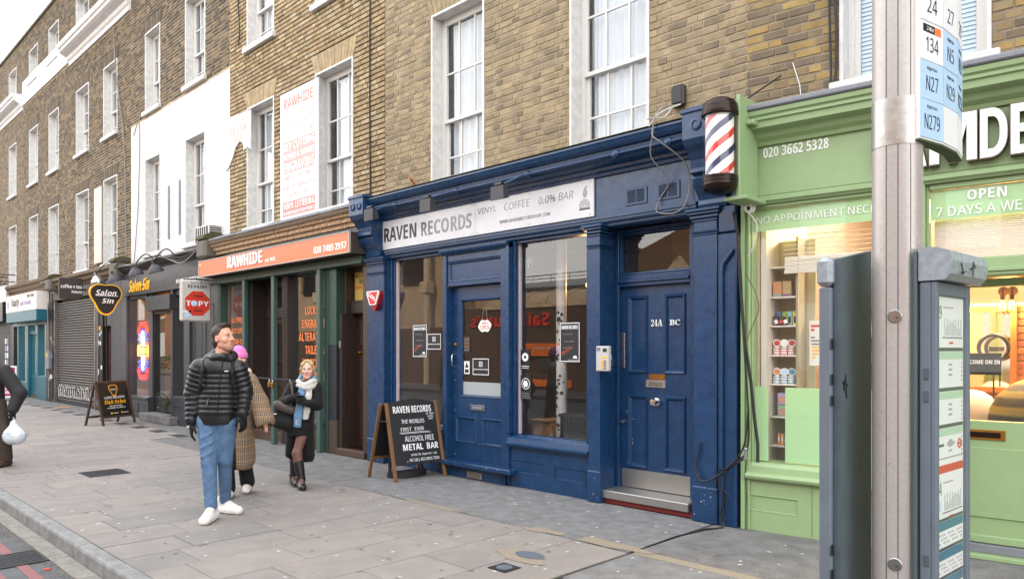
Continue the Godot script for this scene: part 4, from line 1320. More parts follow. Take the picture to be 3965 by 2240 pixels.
func leather_shop() -> void:
	var s := thing("leather_shopfront", "old brown and green timber shopfront of a leather repair shop behind green posts", "shopfront", Vector3(-11.3, 0, 0))
	room(s, -13.68, -8.95, 5.0, mats.room_plain, mats.floor_wood, mats.room_plain)
	var BR: Material = mats.brown
	part(s, "cornice", mb().mould([[-0.12, 3.42], [0.05, 3.42], [0.06, 3.47], [0.10, 3.49], [0.11, 3.54], [0.15, 3.56], [0.17, 3.60], [-0.12, 3.60]], -14.15, -8.93), mats.cream_wood)
	part(s, "cornice_top", mb().mould([[-0.12, 3.60], [0.19, 3.60], [0.20, 3.63], [0.20, 3.665], [-0.12, 3.68]], -14.12, -8.93), mats.raw_wood)
	var lead := mb()
	var lx := -14.1
	while lx < -9.0:
		var L := rng.randf_range(0.3, 0.7)
		lead.box(lx, minf(lx + L, -8.94), 3.672, 3.70 + rng.randf_range(0.0, 0.014), -0.12, 0.205 + rng.randf_range(0.0, 0.012))
		lx += L + 0.002
	part(s, "lead_flashing", lead, mats.lead)
	part(s, "fascia_back", mb().box(-14.1, -8.93, 2.86, 3.42, -0.16, 0.02), mats.black_paint)
	part(s, "head_rail", mb().bev(-14.0, -8.95, 2.845, 2.965, -0.1, 0.13, 0.006), mats.dark_green)
	for x in [-12.675, -11.59, -10.12]:
		part(s, "post", mb().bev(x - 0.05, x + 0.05, 0.0, 2.845, 0.055, 0.13, 0.008), mats.post_green)
	var w := mb()
	w.bev(-13.99, -13.86, 0.0, 2.86, -0.2, 0.02, 0.005); w.bev(-12.98, -12.88, 0.0, 2.86, -0.25, -0.02, 0.005)
	w.bev(-13.86, -12.98, 0.0, 0.40, -0.2, -0.02, 0.006); w.bev(-13.86, -12.98, 0.40, 0.45, -0.2, 0.02, 0.006)
	var win := part(s, "window", w, mats.dark_green)
	pane(win, -13.86, -12.98, 0.45, 2.85, -0.09)
	var words_l := ["ALL TYPES OF", "KEY CUTTING", "HIGH CLASS", "SHOE REPAIRS", "LUGGAGE", "LEATHER", "REPAIRS"]
	for k in words_l.size():
		words(win, words_l[k], Vector3(-13.62 + 0.03 * (k % 3), 2.10 - 0.2 * k, -0.088), 0.60, 0.10, mats.orange_ink, {"weight": 700, "depth": 0.0015, "res": 12})
	w = mb()
	w.bev(-12.88, -12.79, 0.0, 2.86, -0.62, -0.1, 0.005); w.bev(-11.62, -11.54, 0.0, 2.86, -0.62, -0.1, 0.005)
	w.bev(-12.79, -11.62, 2.72, 2.86, -0.5, -0.36, 0.005); w.bev(-12.79, -11.62, 2.17, 2.36, -0.5, -0.36, 0.005)
	w.bev(-12.79, -12.62, 0.0, 2.72, -0.5, -0.38, 0.005); w.bev(-11.80, -11.62, 0.0, 2.72, -0.5, -0.38, 0.005)
	var case := part(s, "door_case", w, BR)
	for k in 9:
		part(case, "board", mb().bev(-12.78 + 0.128 * k, -12.66 + 0.128 * k, 2.19, 2.34, -0.362, -0.352, 0.006), BR)
	pane(case, -12.62, -11.80, 2.36, 2.72, -0.42)
	var d := panelled(s, "glazed_door", -12.61, -11.81, 0.16, 2.165, -0.40, 0.05, [Rect2(-12.50, 0.25, 0.26, 0.7), Rect2(-12.17, 0.25, 0.26, 0.7), Rect2(-12.50, 1.05, 0.59, 1.02)], mats.brown_door, 0.012, 0.03)
	d.get_child(2).free()
	var bars := mb()
	bars.box(-12.315, -12.295, 1.05, 2.07, -0.43, -0.405); bars.box(-12.115, -12.095, 1.05, 2.07, -0.43, -0.405)
	bars.box(-12.5, -11.91, 1.38, 1.40, -0.429, -0.404); bars.box(-12.5, -11.91, 1.72, 1.74, -0.429, -0.404)
	part(d, "glazing_bars", bars, mats.brown_door)
	for i in 3:
		for j in 3:
			pane(d, -12.49 + 0.195 * i, -12.31 + 0.195 * i, 1.06 + 0.34 * j, 1.38 + 0.34 * j, -0.42)
	part(d, "lever", mb().tube([Vector3(-12.55, 1.02, -0.40), Vector3(-12.55, 1.02, -0.34), Vector3(-12.44, 1.03, -0.335)], 0.012, 8), mats.brass)
	part(s, "door_step", mb().bev(-12.86, -11.56, 0.0, 0.15, -0.6, -0.12, 0.01), mats.old_wood)
	w = mb()
	w.bev(-11.54, -11.36, 0.0, 2.86, -0.2, -0.02, 0.005); w.bev(-10.16, -10.08, 0.0, 2.86, -0.2, 0.0, 0.005)
	w.bev(-11.36, -10.16, 0.0, 0.38, -0.2, -0.02, 0.006); w.bev(-11.36, -10.16, 0.38, 0.44, -0.2, 0.025, 0.006)
	win = part(s, "window", w, BR)
	pane(win, -11.36, -10.16, 0.44, 2.85, -0.10)
	var words_r := ["LOCKSMITH", "ENGRAVING", "ALTERATION", "TAILERING", "WATCH", "REPAIRERES"]
	for k in words_r.size():
		var ww: float = [0.72, 0.78, 0.9, 0.7, 0.52, 0.92][k]
		words(win, words_r[k], Vector3(-10.60 - ww * 0.5 + [0.06, 0.0, -0.06, 0.05, -0.13, -0.02][k], 2.17 - 0.215 * k, -0.098), ww, 0.135, mats.orange_ink, {"weight": 700, "depth": 0.0015, "res": 14})
	for k in 7:
		part(win, "shutter_slat", mb().bev(-10.75, -10.2, 2.45 + 0.055 * k, 2.485 + 0.055 * k, -0.55, -0.53, 0.003), mats.curtain)
	part(win, "shelf", mb().bev(-11.3, -10.2, 1.15, 1.18, -0.9, -0.4, 0.003), mats.old_wood)
	part(win, "white_panel", mb().box(-10.75, -10.45, 0.6, 2.0, -0.9, -0.88), mats.curtain)
	part(s, "pier", mb().bev(-10.08, -9.99, 0.0, 2.86, -0.2, 0.04, 0.006), mats.dark_green)
	part(s, "pier_panel", mb().bev(-9.99, -9.76, 1.66, 2.86, -0.24, 0.03, 0.006), mats.dark_green)
	part(s, "pier_panel", mb().bev(-9.99, -9.76, 0.52, 1.66, -0.24, 0.026, 0.004), mats.navy_black)
	part(s, "pier_foot", mb().bev(-9.99, -9.76, 0.0, 0.52, -0.24, 0.022, 0.004), mat("bare_wood", Color(0.36, 0.28, 0.22), 0.8, {"tex": noise_tex("rot", 63, 0.05, 0.3, 1.0, 5, false, 0.2), "size": 0.4}))
	w = mb()
	w.bev(-9.76, -9.70, 0.0, 2.86, -0.45, -0.1, 0.005); w.bev(-9.09, -8.885, 0.0, 2.86, -0.45, 0.0, 0.006)
	w.bev(-9.70, -9.09, 2.79, 2.86, -0.45, -0.2, 0.005)
	w.bev(-9.70, -9.09, 2.15, 2.35, -0.45, -0.2, 0.005)
	w.bev(-9.76, -9.69, 0.0, 2.15, -0.1, -0.02, 0.005)
	case = part(s, "door_case", w, BR)
	for k in 6:
		part(case, "board", mb().bev(-9.70 + 0.102 * k, -9.605 + 0.102 * k, 2.17, 2.33, -0.202, -0.192, 0.006), BR)
	pane(case, -9.70, -9.09, 2.35, 2.79, -0.27)
	panelled(s, "side_door", -9.70, -9.09, 0.1, 2.15, -0.32, 0.05, [Rect2(-9.62, 1.66, 0.2, 0.40), Rect2(-9.36, 1.66, 0.2, 0.40), Rect2(-9.62, 0.98, 0.2, 0.60), Rect2(-9.36, 0.98, 0.2, 0.60), Rect2(-9.62, 0.22, 0.2, 0.62), Rect2(-9.36, 0.22, 0.2, 0.62)], mats.brown_door, 0.01, 0.03)
	part(s, "side_step", mb().bev(-9.74, -9.0, 0.0, 0.10, -0.45, 0.04, 0.01), mats.old_wood)
	var knob := mb().lathe([[0.03, 0.0], [0.028, 0.008], [0.012, 0.014], [0.012, 0.03], [0.028, 0.045], [0.02, 0.06], [0.001, 0.062]], Vector3(-9.60, 1.55, -0.32), Vector3(0, 0, 1), 14)
	part(s, "door_knob", knob, mats.brass)
	part(s, "letter_plate", mb().bev(-9.44, -9.24, 0.89, 0.95, -0.32, -0.31, 0.003), mats.brass)
	part(s, "bell_push", mb().bev(-9.735, -9.70, 1.62, 1.73, -0.02, 0.0, 0.004), mats.cream_mortar)
	var t := thing("fanlight_sign", "yellow painted sign about leather repairs inside the fanlight of the brown door", "sign", Vector3(-9.4, 2.36, -0.28))
	part(t, "board", mb().box(-9.68, -9.10, 2.355, 2.785, -0.262, -0.252), mat("sign_yellow", Color(0.78, 0.66, 0.32), 0.7, {"tex": texs.blotch, "size": 0.4}))
	var z := -0.252
	words(t, "ALL LEATHER", Vector3(-9.66, 2.70, z), 0.56, 0.065, mats.ink, {"weight": 700, "depth": 0.0015, "res": 12})
	words(t, "REPAIRED", Vector3(-9.55, 2.60, z), 0.45, 0.075, mats.ink, {"weight": 700, "depth": 0.0015, "res": 12})
	words(t, "RIDING SADDLES & S", Vector3(-9.67, 2.53, z), 0.55, 0.04, mats.red_ink, {"weight": 700, "depth": 0.0015, "res": 10})
	words(t, "HANDBAGS", Vector3(-9.45, 2.47, z), 0.33, 0.04, mats.red_ink, {"weight": 700, "depth": 0.0015, "res": 10})
	words(t, "ENGRAVING", Vector3(-9.44, 2.37, z), 0.33, 0.06, mats.ink, {"weight": 700, "depth": 0.0015, "res": 10})
	t = thing("orange_sign", "long orange box sign with white lettering over the brown leather shop", "sign", Vector3(-11.5, 2.975, 0.2))
	part(t, "case", mb().box(-14.07, -8.905, 2.972, 3.272, 0.03, 0.343), mat("sign_case", Color(0.30, 0.25, 0.21), 0.7, {"tex": texs.speck, "size": 0.5}))
	part(t, "face", mb().bev(-14.06, -8.915, 2.985, 3.262, 0.34, 0.352, 0.003), mats.orange_sign)
	var rim := mb()
	rim.box(-14.075, -8.90, 3.262, 3.277, 0.33, 0.36); rim.box(-14.075, -8.90, 2.970, 2.985, 0.33, 0.36)
	rim.box(-14.075, -14.06, 2.985, 3.262, 0.33, 0.36); rim.box(-8.915, -8.90, 2.985, 3.262, 0.33, 0.36)
	part(t, "rim", rim, mat("rim_grey", Color(0.66, 0.62, 0.57), 0.6))
	words(t, "RAWHIDE", Vector3(-12.80, 3.045, 0.353), 1.31, 0.20, mats.white_ink, {"weight": 700, "depth": 0.014})
	words(t, "est: 1923", Vector3(-11.40, 3.04, 0.352), 0.34, 0.062, mats.white_ink, {"weight": 700, "depth": 0.003})
	words(t, "020 7485 2957", Vector3(-9.865, 3.04, 0.352), 0.89, 0.098, mats.white_ink, {"weight": 700, "depth": 0.003})
	words(t, "25", Vector3(-14.03, 3.18, 0.352), 0.055, 0.045, mats.white_ink, {"weight": 700, "depth": 0.003})
	t = thing("faded_sign_board", "tall white board with faded red lettering between the windows of the yellow brick house", "sign", Vector3(-11.08, 3.81, -0.08))
	part(t, "board", mb().bev(-11.70, -10.46, 3.81, 5.97, -0.10, -0.075, 0.004), mats.board_white)
	var P: Material = mats.pale_red_ink
	z = -0.075
	words(t, "RAWHIDE", Vector3(-11.57, 5.69, z), 0.95, 0.17, mat("mid_red_ink", Color(0.74, 0.46, 0.42), 0.6), {"weight": 700, "depth": 0.002, "res": 16})
	part(t, "underline", mb().box(-11.6, -10.6, 5.66, 5.668, z, z + 0.0015), P)
	var rows := [["HIGH CLASS SHOE REPAIRS", 5.50, 0.10, 1.08], ["LUGGAGE & ALL KIND OF", 5.33, 0.10, 0.95], ["LEATHER GOODS REPAIRED", 5.16, 0.10, 1.08], ["NAME PLATES, PLAQUES, AWARDS", 4.46, 0.075, 0.9], ["ON BRASS, STEEL, WOODEN & PLASTIC", 4.30, 0.075, 1.08], ["ANY TYPEFACE & LOGO", 4.17, 0.07, 0.6]]
	for r in rows:
		words(t, r[0], Vector3(-11.08 - r[3] / 2, r[1], z), r[3], r[2], P, {"depth": 0.002, "res": 12})
	for r in [["KEY CUTTING", 4.96, 0.15], ["TROPHIES & SUNDRIES", 4.81, 0.12], ["ENGRAVING", 4.60, 0.18]]:
		part(t, "stripe", mb().box(-11.6, -10.55, r[1] - 0.012, r[1] + r[2] + 0.012, z, z + 0.0015), P)
		words(t, r[0], Vector3(-11.585, r[1] + 0.005, z + 0.0015), 1.02, r[2] - 0.02, mats.board_white, {"weight": 700, "depth": 0.002, "res": 12})
	part(t, "stripe", mb().box(-11.6, -10.55, 3.86, 4.10, z, z + 0.0015), mats.mid_red_ink)
	words(t, "VINYL LETTERING", Vector3(-11.57, 3.975, z + 0.0015), 1.0, 0.105, mats.board_white, {"weight": 700, "depth": 0.002, "res": 12})
	words(t, "& NAMEBOARDS/SHOP FRONTS", Vector3(-11.58, 3.88, z + 0.0015), 1.02, 0.06, mats.board_white, {"weight": 700, "depth": 0.002, "res": 12})
	t = thing("torn_sign", "broken white painted sign reading one stop shop at the edge of the yellow brick", "sign", Vector3(-13.3, 5.0, -0.09))
	part(t, "board", mb().prism(PackedVector2Array([Vector2(-13.86, 5.04), Vector2(-13.74, 5.08), Vector2(-13.56, 5.25), Vector2(-13.44, 5.42), Vector2(-13.26, 5.50), Vector2(-13.12, 5.43), Vector2(-13.10, 5.30), Vector2(-12.95, 5.33), Vector2(-12.83, 5.27), Vector2(-12.82, 5.99), Vector2(-13.86, 6.04)]), Vector3(0, 0, -0.10), Vector3.RIGHT, Vector3.UP, Vector3(0, 0, 0.02)), mats.stucco)
	words(t, "ONE STOP", Vector3(-13.72, 5.66, -0.08), 0.72, 0.13, mats.pale_red_ink, {"weight": 700, "depth": 0.002, "res": 12, "font": "Droid Serif"})
	words(t, "SHOP", Vector3(-13.5, 5.50, -0.08), 0.36, 0.12, mats.pale_red_ink, {"weight": 700, "depth": 0.002, "res": 12, "font": "Droid Serif"})
	var ln := mb()
	ln.tube([Vector3(-13.8, 5.93, -0.079), Vector3(-12.9, 5.9, -0.079), Vector3(-12.95, 5.62, -0.079), Vector3(-12.86, 5.6, -0.079)], 0.006, 4)
	ln.tube([Vector3(-13.8, 5.80, -0.079), Vector3(-13.7, 5.55, -0.079), Vector3(-13.78, 5.5, -0.079), Vector3(-13.45, 5.36, -0.079)], 0.006, 4)
	part(t, "painted_outline", ln, mat("faint_blue_ink", Color(0.70, 0.74, 0.80), 0.7))

func salon_shop() -> void:
	var s := thing("salon_shopfront", "charcoal painted salon shopfront with black fascia and yellow script lettering", "shopfront", Vector3(-16.6, 0, 0))
	room(s, -19.15, -13.76, 4.0, mat("room_warm", Color(0.50, 0.36, 0.26), 0.8), mats.floor_wood, mats.room_white)
	var C: Material = mats.charcoal
	part(s, "fascia", mb().bev(-19.32, -14.1, 2.88, 3.42, -0.16, 0.05, 0.005), C)
	part(s, "cornice", mb().mould([[-0.16, 3.42], [0.06, 3.42], [0.08, 3.46], [0.14, 3.49], [0.16, 3.53], [0.20, 3.56], [0.20, 3.60], [-0.16, 3.63]], -19.35, -14.12), mats.black_paint)
	words(s, "Salon Sin", Vector3(-18.83, 2.96, 0.052), 1.30, 0.29, mats.yellow_ink, {"weight": 700, "depth": 0.012, "lean": 0.35})
	part(s, "script_stroke", mb().bev(-18.75, -17.75, 3.075, 3.10, 0.052, 0.062, 0.004), mats.yellow_ink)
	words(s, "BOUTIQUE UNISEX HAIR SALON", Vector3(-15.95, 2.985, 0.052), 1.75, 0.095, mats.white_ink, {"weight": 700, "depth": 0.004})
	for q in [[-19.42, -19.10], [-16.31, -16.22], [-15.62, -15.32]]:
		part(s, "pier", mb().bev(q[0], q[1], 0.0, 2.88, -0.22, 0.03, 0.006), C)
	var w := mb()
	w.bev(-19.10, -19.06, 0.52, 2.88, -0.2, -0.03, 0.004); w.bev(-17.92, -17.68, 0.0, 2.88, -0.35, -0.075, 0.004)
	w.bev(-19.06, -17.92, 2.80, 2.88, -0.2, -0.03, 0.004)
	var win := part(s, "window", w, C)
	pane(win, -19.06, -17.92, 0.52, 2.80, -0.09)
	part(win, "sill", mb().mould([[-0.2, 0.44], [0.05, 0.44], [0.06, 0.46], [0.06, 0.49], [0.0, 0.51], [-0.2, 0.52]], -19.10, -17.68), C)
	panelled(s, "stall_riser", -19.10, -17.70, 0.0, 0.44, 0.02, 0.1, [Rect2(-18.98, 0.1, 0.5, 0.26), Rect2(-18.35, 0.1, 0.5, 0.26)], C, 0.006, 0.02)
	w = mb()
	w.bev(-17.68, -17.62, 0.18, 2.47, -0.22, -0.1, 0.004); w.bev(-16.36, -16.31, 0.18, 2.47, -0.22, -0.1, 0.004)
	w.bev(-17.62, -16.36, 2.40, 2.47, -0.22, -0.1, 0.004); w.bev(-17.62, -16.36, 0.18, 0.53, -0.22, -0.1, 0.004)
	var d := part(s, "glazed_door", w, mats.black_paint)
	pane(d, -17.62, -16.36, 0.53, 2.40, -0.16)
	part(s, "light_box", mb().bev(-17.66, -16.2, 2.475, 2.79, -0.1, 0.10, 0.006), C)
	part(s, "door_step", mb().bev(-17.68, -15.9, 0.0, 0.17, -0.3, 0.22, 0.01), mats.concrete)
	win = part(s, "window", mb().bev(-16.22, -15.62, 2.76, 2.88, -0.2, -0.03, 0.004), C)
	part(win, "sill", mb().bev(-16.22, -15.62, 0.52, 0.60, -0.2, 0.03, 0.004), C)
	pane(win, -16.22, -15.62, 0.60, 2.76, -0.09)
	panelled(s, "stall_riser", -16.22, -15.32, 0.0, 0.52, 0.05, 0.2, [Rect2(-16.14, 0.12, 0.42, 0.30)], C, 0.008, 0.02)
	panelled(s, "side_panel", -15.32, -14.05, 0.0, 2.88, -0.02, 0.2, [Rect2(-15.2, 1.3, 0.4, 1.2), Rect2(-14.65, 1.3, 0.4, 1.2), Rect2(-15.2, 0.3, 0.4, 0.8), Rect2(-14.65, 0.3, 0.4, 0.8)], C, 0.008, 0.025)
	var t := thing("neon_barber_sign", "glowing neon sign with red lettering, blue rays and a yellow band in the salon window", "neon sign", Vector3(-18.5, 0.83, -0.22))
	var nz := -0.15
	var cx := -18.52
	var cy := 1.57
	part(t, "back_panel", mb().box(cx - 0.46, cx + 0.46, 0.80, 2.33, nz - 0.03, nz - 0.02), mat("neon_back", Color(0.25, 0.16, 0.2), 0.4))
	var red: Material = mat("neon_red", Color(1, 0.25, 0.2), 0.4, {"glow": Color(1.0, 0.13, 0.10), "power": 3.2})
	var blue: Material = mat("neon_blue", Color(0.3, 0.4, 1), 0.4, {"glow": Color(0.2, 0.32, 1.0), "power": 3.2})
	var yel: Material = mat("neon_yellow", Color(1, 0.7, 0.2), 0.4, {"glow": Color(1.0, 0.62, 0.1), "power": 3.0})
	var wht: Material = mat("neon_white", Color(1, 0.95, 0.95), 0.4, {"glow": Color(1.0, 0.9, 0.92), "power": 2.6})
	for sgn in [1.0, -1.0]:
		for rr in [0.38, 0.30]:
			var arc := []
			for k in 13:
				var a := PI * (0.12 + 0.76 * k / 12.0)
				arc.append(Vector3(cx + cos(a) * rr, cy + sgn * (0.30 + sin(a) * rr), nz))
			part(t, "neon_tube", mb().tube(arc, 0.012, 6), red)
		for k in 7:
			var a := PI * (0.1 + 0.8 * k / 6.0)
			var m := mb()
			var dir := Vector3(cos(a), sgn * sin(a), 0)
			m.tube([Vector3(cx, cy + sgn * 0.18, nz) + dir * 0.17, Vector3(cx, cy + sgn * 0.18, nz) + dir * 0.33], 0.011, 6)
			part(t, "neon_tube", m, blue)
	for q in [[-0.3, 0.13], [0.3, 0.13], [0.3, -0.13], [-0.3, -0.13]]:
		pass
	part(t, "neon_tube", mb().tube([Vector3(cx - 0.32, cy + 0.12, nz), Vector3(cx + 0.32, cy + 0.12, nz), Vector3(cx + 0.34, cy, nz), Vector3(cx + 0.32, cy - 0.12, nz), Vector3(cx - 0.32, cy - 0.12, nz), Vector3(cx - 0.34, cy, nz), Vector3(cx - 0.32, cy + 0.12, nz)], 0.014, 6), yel)
	for dx in [-0.07, 0.07]:
		part(t, "neon_tube", mb().tube([Vector3(cx + dx, cy + 0.14, nz), Vector3(cx + dx, cy + 0.40, nz), Vector3(cx + dx * 0.3, cy + 0.46, nz)], 0.013, 6), wht)
		part(t, "neon_tube", mb().tube([Vector3(cx + dx, cy - 0.14, nz), Vector3(cx + dx, cy - 0.40, nz), Vector3(cx + dx * 0.3, cy - 0.46, nz)], 0.013, 6), wht)
	words(t, "BARBER", Vector3(cx - 0.25, cy - 0.07, nz), 0.5, 0.14, yel, {"weight": 700, "depth": 0.004})
	words(t, "BARBER", Vector3(cx - 0.22, cy + 0.60, nz), 0.44, 0.09, red, {"weight": 700, "depth": 0.004})
	words(t, "BARBER", Vector3(cx - 0.22, cy - 0.69, nz), 0.44, 0.09, red, {"weight": 700, "depth": 0.004})
	lamp_light(t, Vector3(cx, cy, nz + 0.06), Color(1.0, 0.45, 0.4), 0.10, 0.3)
	plant("window_plant", "leafy palm standing behind the glass of the salon door", Vector3(-17.2, 0.55, -0.45), 0.9, 26, 0.35, true)
	plant("doorside_shrub", "small bushy green shrub beside the salon doorway", Vector3(-16.25, 0.25, 0.14), 0.42, 60, 0.16, false)
	t = thing("interior_lamp", "warm ceiling lamp glowing inside the salon", "lamp", Vector3(-16.9, 2.9, -1.8))
	part(t, "shade", mb().lathe([[0.12, 0.0], [0.10, 0.08], [0.03, 0.12], [0.001, 0.12]], Vector3(-16.9, 2.88, -1.8)), mats.lamp_grey)
	part(t, "bulb_glass", mb().ball(Vector3(-16.9, 2.86, -1.8), Vector3(0.05, 0.05, 0.05)), mats.bulb_glow)
	lamp_light(t, Vector3(-16.9, 2.80, -1.8), Color(1.0, 0.75, 0.5), 2.2, 0.1)

func plant(called: String, label: String, at: Vector3, h: float, leaves: int, spread: float, palm: bool) -> void:
	var t := thing(called, label, "plant", at)
	part(t, "pot", mb().lathe([[0.07, -0.25 if palm else -0.02], [0.1, 0.0], [0.001, 0.0]], at + Vector3(0, 0.02, 0)), mats.slate)
	var m := mb()
	var st := mb()
	for k in leaves:
		var a := rng.randf() * TAU
		var r := spread * sqrt(rng.randf())
		var tip := at + Vector3(cos(a) * r, h * rng.randf_range(0.3 if not palm else 0.6, 1.0), sin(a) * r)
		var n := 5 if palm else 3
		for j in n:
			var b := rng.randf() * TAU
			var L := rng.randf_range(0.16, 0.30) if palm else rng.randf_range(0.03, 0.06)
			var dir := Vector3(cos(b), rng.randf_range(-0.5, 0.5), sin(b)).normalized()
			var wd := dir.cross(Vector3.UP).normalized() * L * (0.09 if palm else 0.35)
			m.quad(tip, tip + dir * L * 0.5 - wd, tip + dir * L + Vector3(0, -L * 0.2, 0), tip + dir * L * 0.5 + wd)
		if palm or k % 4 == 0:
			st.tube([at, at.lerp(tip, 0.5) + Vector3(0, 0.05, 0), tip], 0.005, 4)
	part(t, "foliage", m, mat("leaf", Color(0.22, 0.30, 0.17), 0.6))
	part(t, "stem", st, mat("stem", Color(0.25, 0.23, 0.15), 0.8))

func coffee_shop() -> void:
	var s := thing("shuttered_shopfront", "closed coffee shop front with a stone fascia and black piers", "shopfront", Vector3(-22.9, 0, 0))
	part(s, "fascia", mb().bev(-26.5, -21.6, 3.08, 3.40, -0.16, 0.0, 0.01), mats.stone)
	part(s, "cornice", mb().mould([[-0.16, 3.40], [0.03, 3.40], [0.05, 3.46], [0.12, 3.50], [0.13, 3.58], [0.20, 3.62], [0.20, 3.70], [-0.16, 3.75]], -26.4, -19.42), mats.raw_wood)
	part(s, "pier", mb().bev(-26.45, -25.50, 0.0, 3.08, -0.2, 0.02, 0.01), mats.black_paint)
	part(s, "pier", mb().bev(-21.55, -20.95, 0.0, 3.40, -0.2, 0.02, 0.01), mats.black_paint)
	part(s, "pier", mb().bev(-20.30, -19.42, 0.0, 3.40, -0.2, 0.01, 0.01), C_or("dark_brick_paint", Color(0.23, 0.24, 0.255)))
	panelled(s, "brown_door", -20.95, -20.30, 0.05, 2.2, -0.12, 0.05, [Rect2(-20.87, 1.2, 0.2, 0.85), Rect2(-20.58, 1.2, 0.2, 0.85), Rect2(-20.87, 0.2, 0.2, 0.8), Rect2(-20.58, 0.2, 0.2, 0.8)], mats.brown_door)
	part(s, "door_head", mb().bev(-20.95, -20.30, 2.2, 3.40, -0.2, -0.02, 0.006), mats.charcoal)
	part(s, "back_wall", mb().box(-25.5, -21.55, 0.0, 3.08, -0.5, -0.4), mats.room_plain)
	var t := thing("roller_shutter", "dull metal roller shutter pulled down, graffiti along its foot", "shutter", Vector3(-23.5, 0, -0.05))
	var sm: Material = mat("shutter_metal", Color(0.40, 0.375, 0.345), 0.5, {"metal": 0.35, "tex": texs.speck, "size": 0.5, "grime": texs.stain, "grime_size": 1.5})
	var n := 40
	var pitch := 2.93 / n
	for k in n:
		var y := 0.07 + pitch * k
		var pr := []
		for j in 6:
			var a := -PI / 2 + PI * j / 5.0
			pr.append([-0.07 + 0.022 * cos(a), y + pitch * 0.5 + (pitch * 0.45) * sin(a)])
		part(t, "slat", mb().mould(pr, -25.49, -21.56), sm)
	part(t, "backing", mb().box(-25.49, -21.56, 0.02, 3.0, -0.10, -0.085), mats.iron)
	part(t, "bottom_bar", mb().bev(-25.49, -21.56, 0.0, 0.07, -0.11, -0.035, 0.006), mats.iron)
	var gr := mb()
	for k in 16:
		var gx := -25.2 + 0.21 * k
		var arc := []
		for j in 12:
			var a := TAU * j / 11.0 * rng.randf_range(0.6, 1.0) + k
			arc.append(Vector3(gx + cos(a) * 0.13, 0.36 + sin(a) * 0.17 + rng.randf_range(-0.02, 0.02), -0.043))
		gr.tube(arc, 0.013, 4)
	part(t, "graffiti", gr, mat("spray_white", Color(0.68, 0.67, 0.66), 0.8))
	part(t, "guide_rail", mb().bev(-21.60, -21.52, 0.0, 3.05, -0.06, 0.03, 0.006), mats.steel)
	part(t, "guide_rail", mb().bev(-25.54, -25.46, 0.0, 3.05, -0.06, 0.03, 0.006), mats.steel)
	stickers(-21.25, 0.5, 2.1, 0.021, 14, 0.22)
	stickers(-25.9, 0.5, 2.0, 0.021, 10, 0.3)
	t = thing("meter_box", "grey electricity box fixed to the black pier beside the teal shop", "box", Vector3(-25.95, 1.0, 0.03))
	part(t, "cover", mb().bev(-26.1, -25.75, 1.0, 1.55, 0.02, 0.12, 0.01), mats.lead)
	part(t, "label_plate", mb().box(-26.0, -25.88, 1.38, 1.48, 0.12, 0.122), mats.yellow_ink)

func C_or(key: String, c: Color) -> Material:
	return mat(key, c, 0.55, {"tex": texs.blotch, "size": 1.0, "bump": texs.lumps, "bump_cm": 0.2})

func stickers(x: float, y0: float, y1: float, z: float, count: int, spread: float) -> void:
	for k in count:
		var w := rng.randf_range(0.05, 0.13)
		var h := rng.randf_range(0.05, 0.16)
		var sx := x + rng.randf_range(-spread, spread)
		var sy := rng.randf_range(y0, y1)
		var tones := [mats.white_ink, mats.paper, mats.tile_blue, mats.yellow_ink, mats.ink, mats.white_ink]
		solo("pier_sticker", mb().box(sx, sx + w, sy, sy + h, z, z + 0.0015 + 0.0002 * k), tones[k % 6], ["white sticker", "off-white paper sticker", "pale blue sticker", "yellow sticker", "black sticker", "white sticker"][k % 6] + " pasted on the black piers beside the roller shutter", "sticker", "stickers on the black piers")

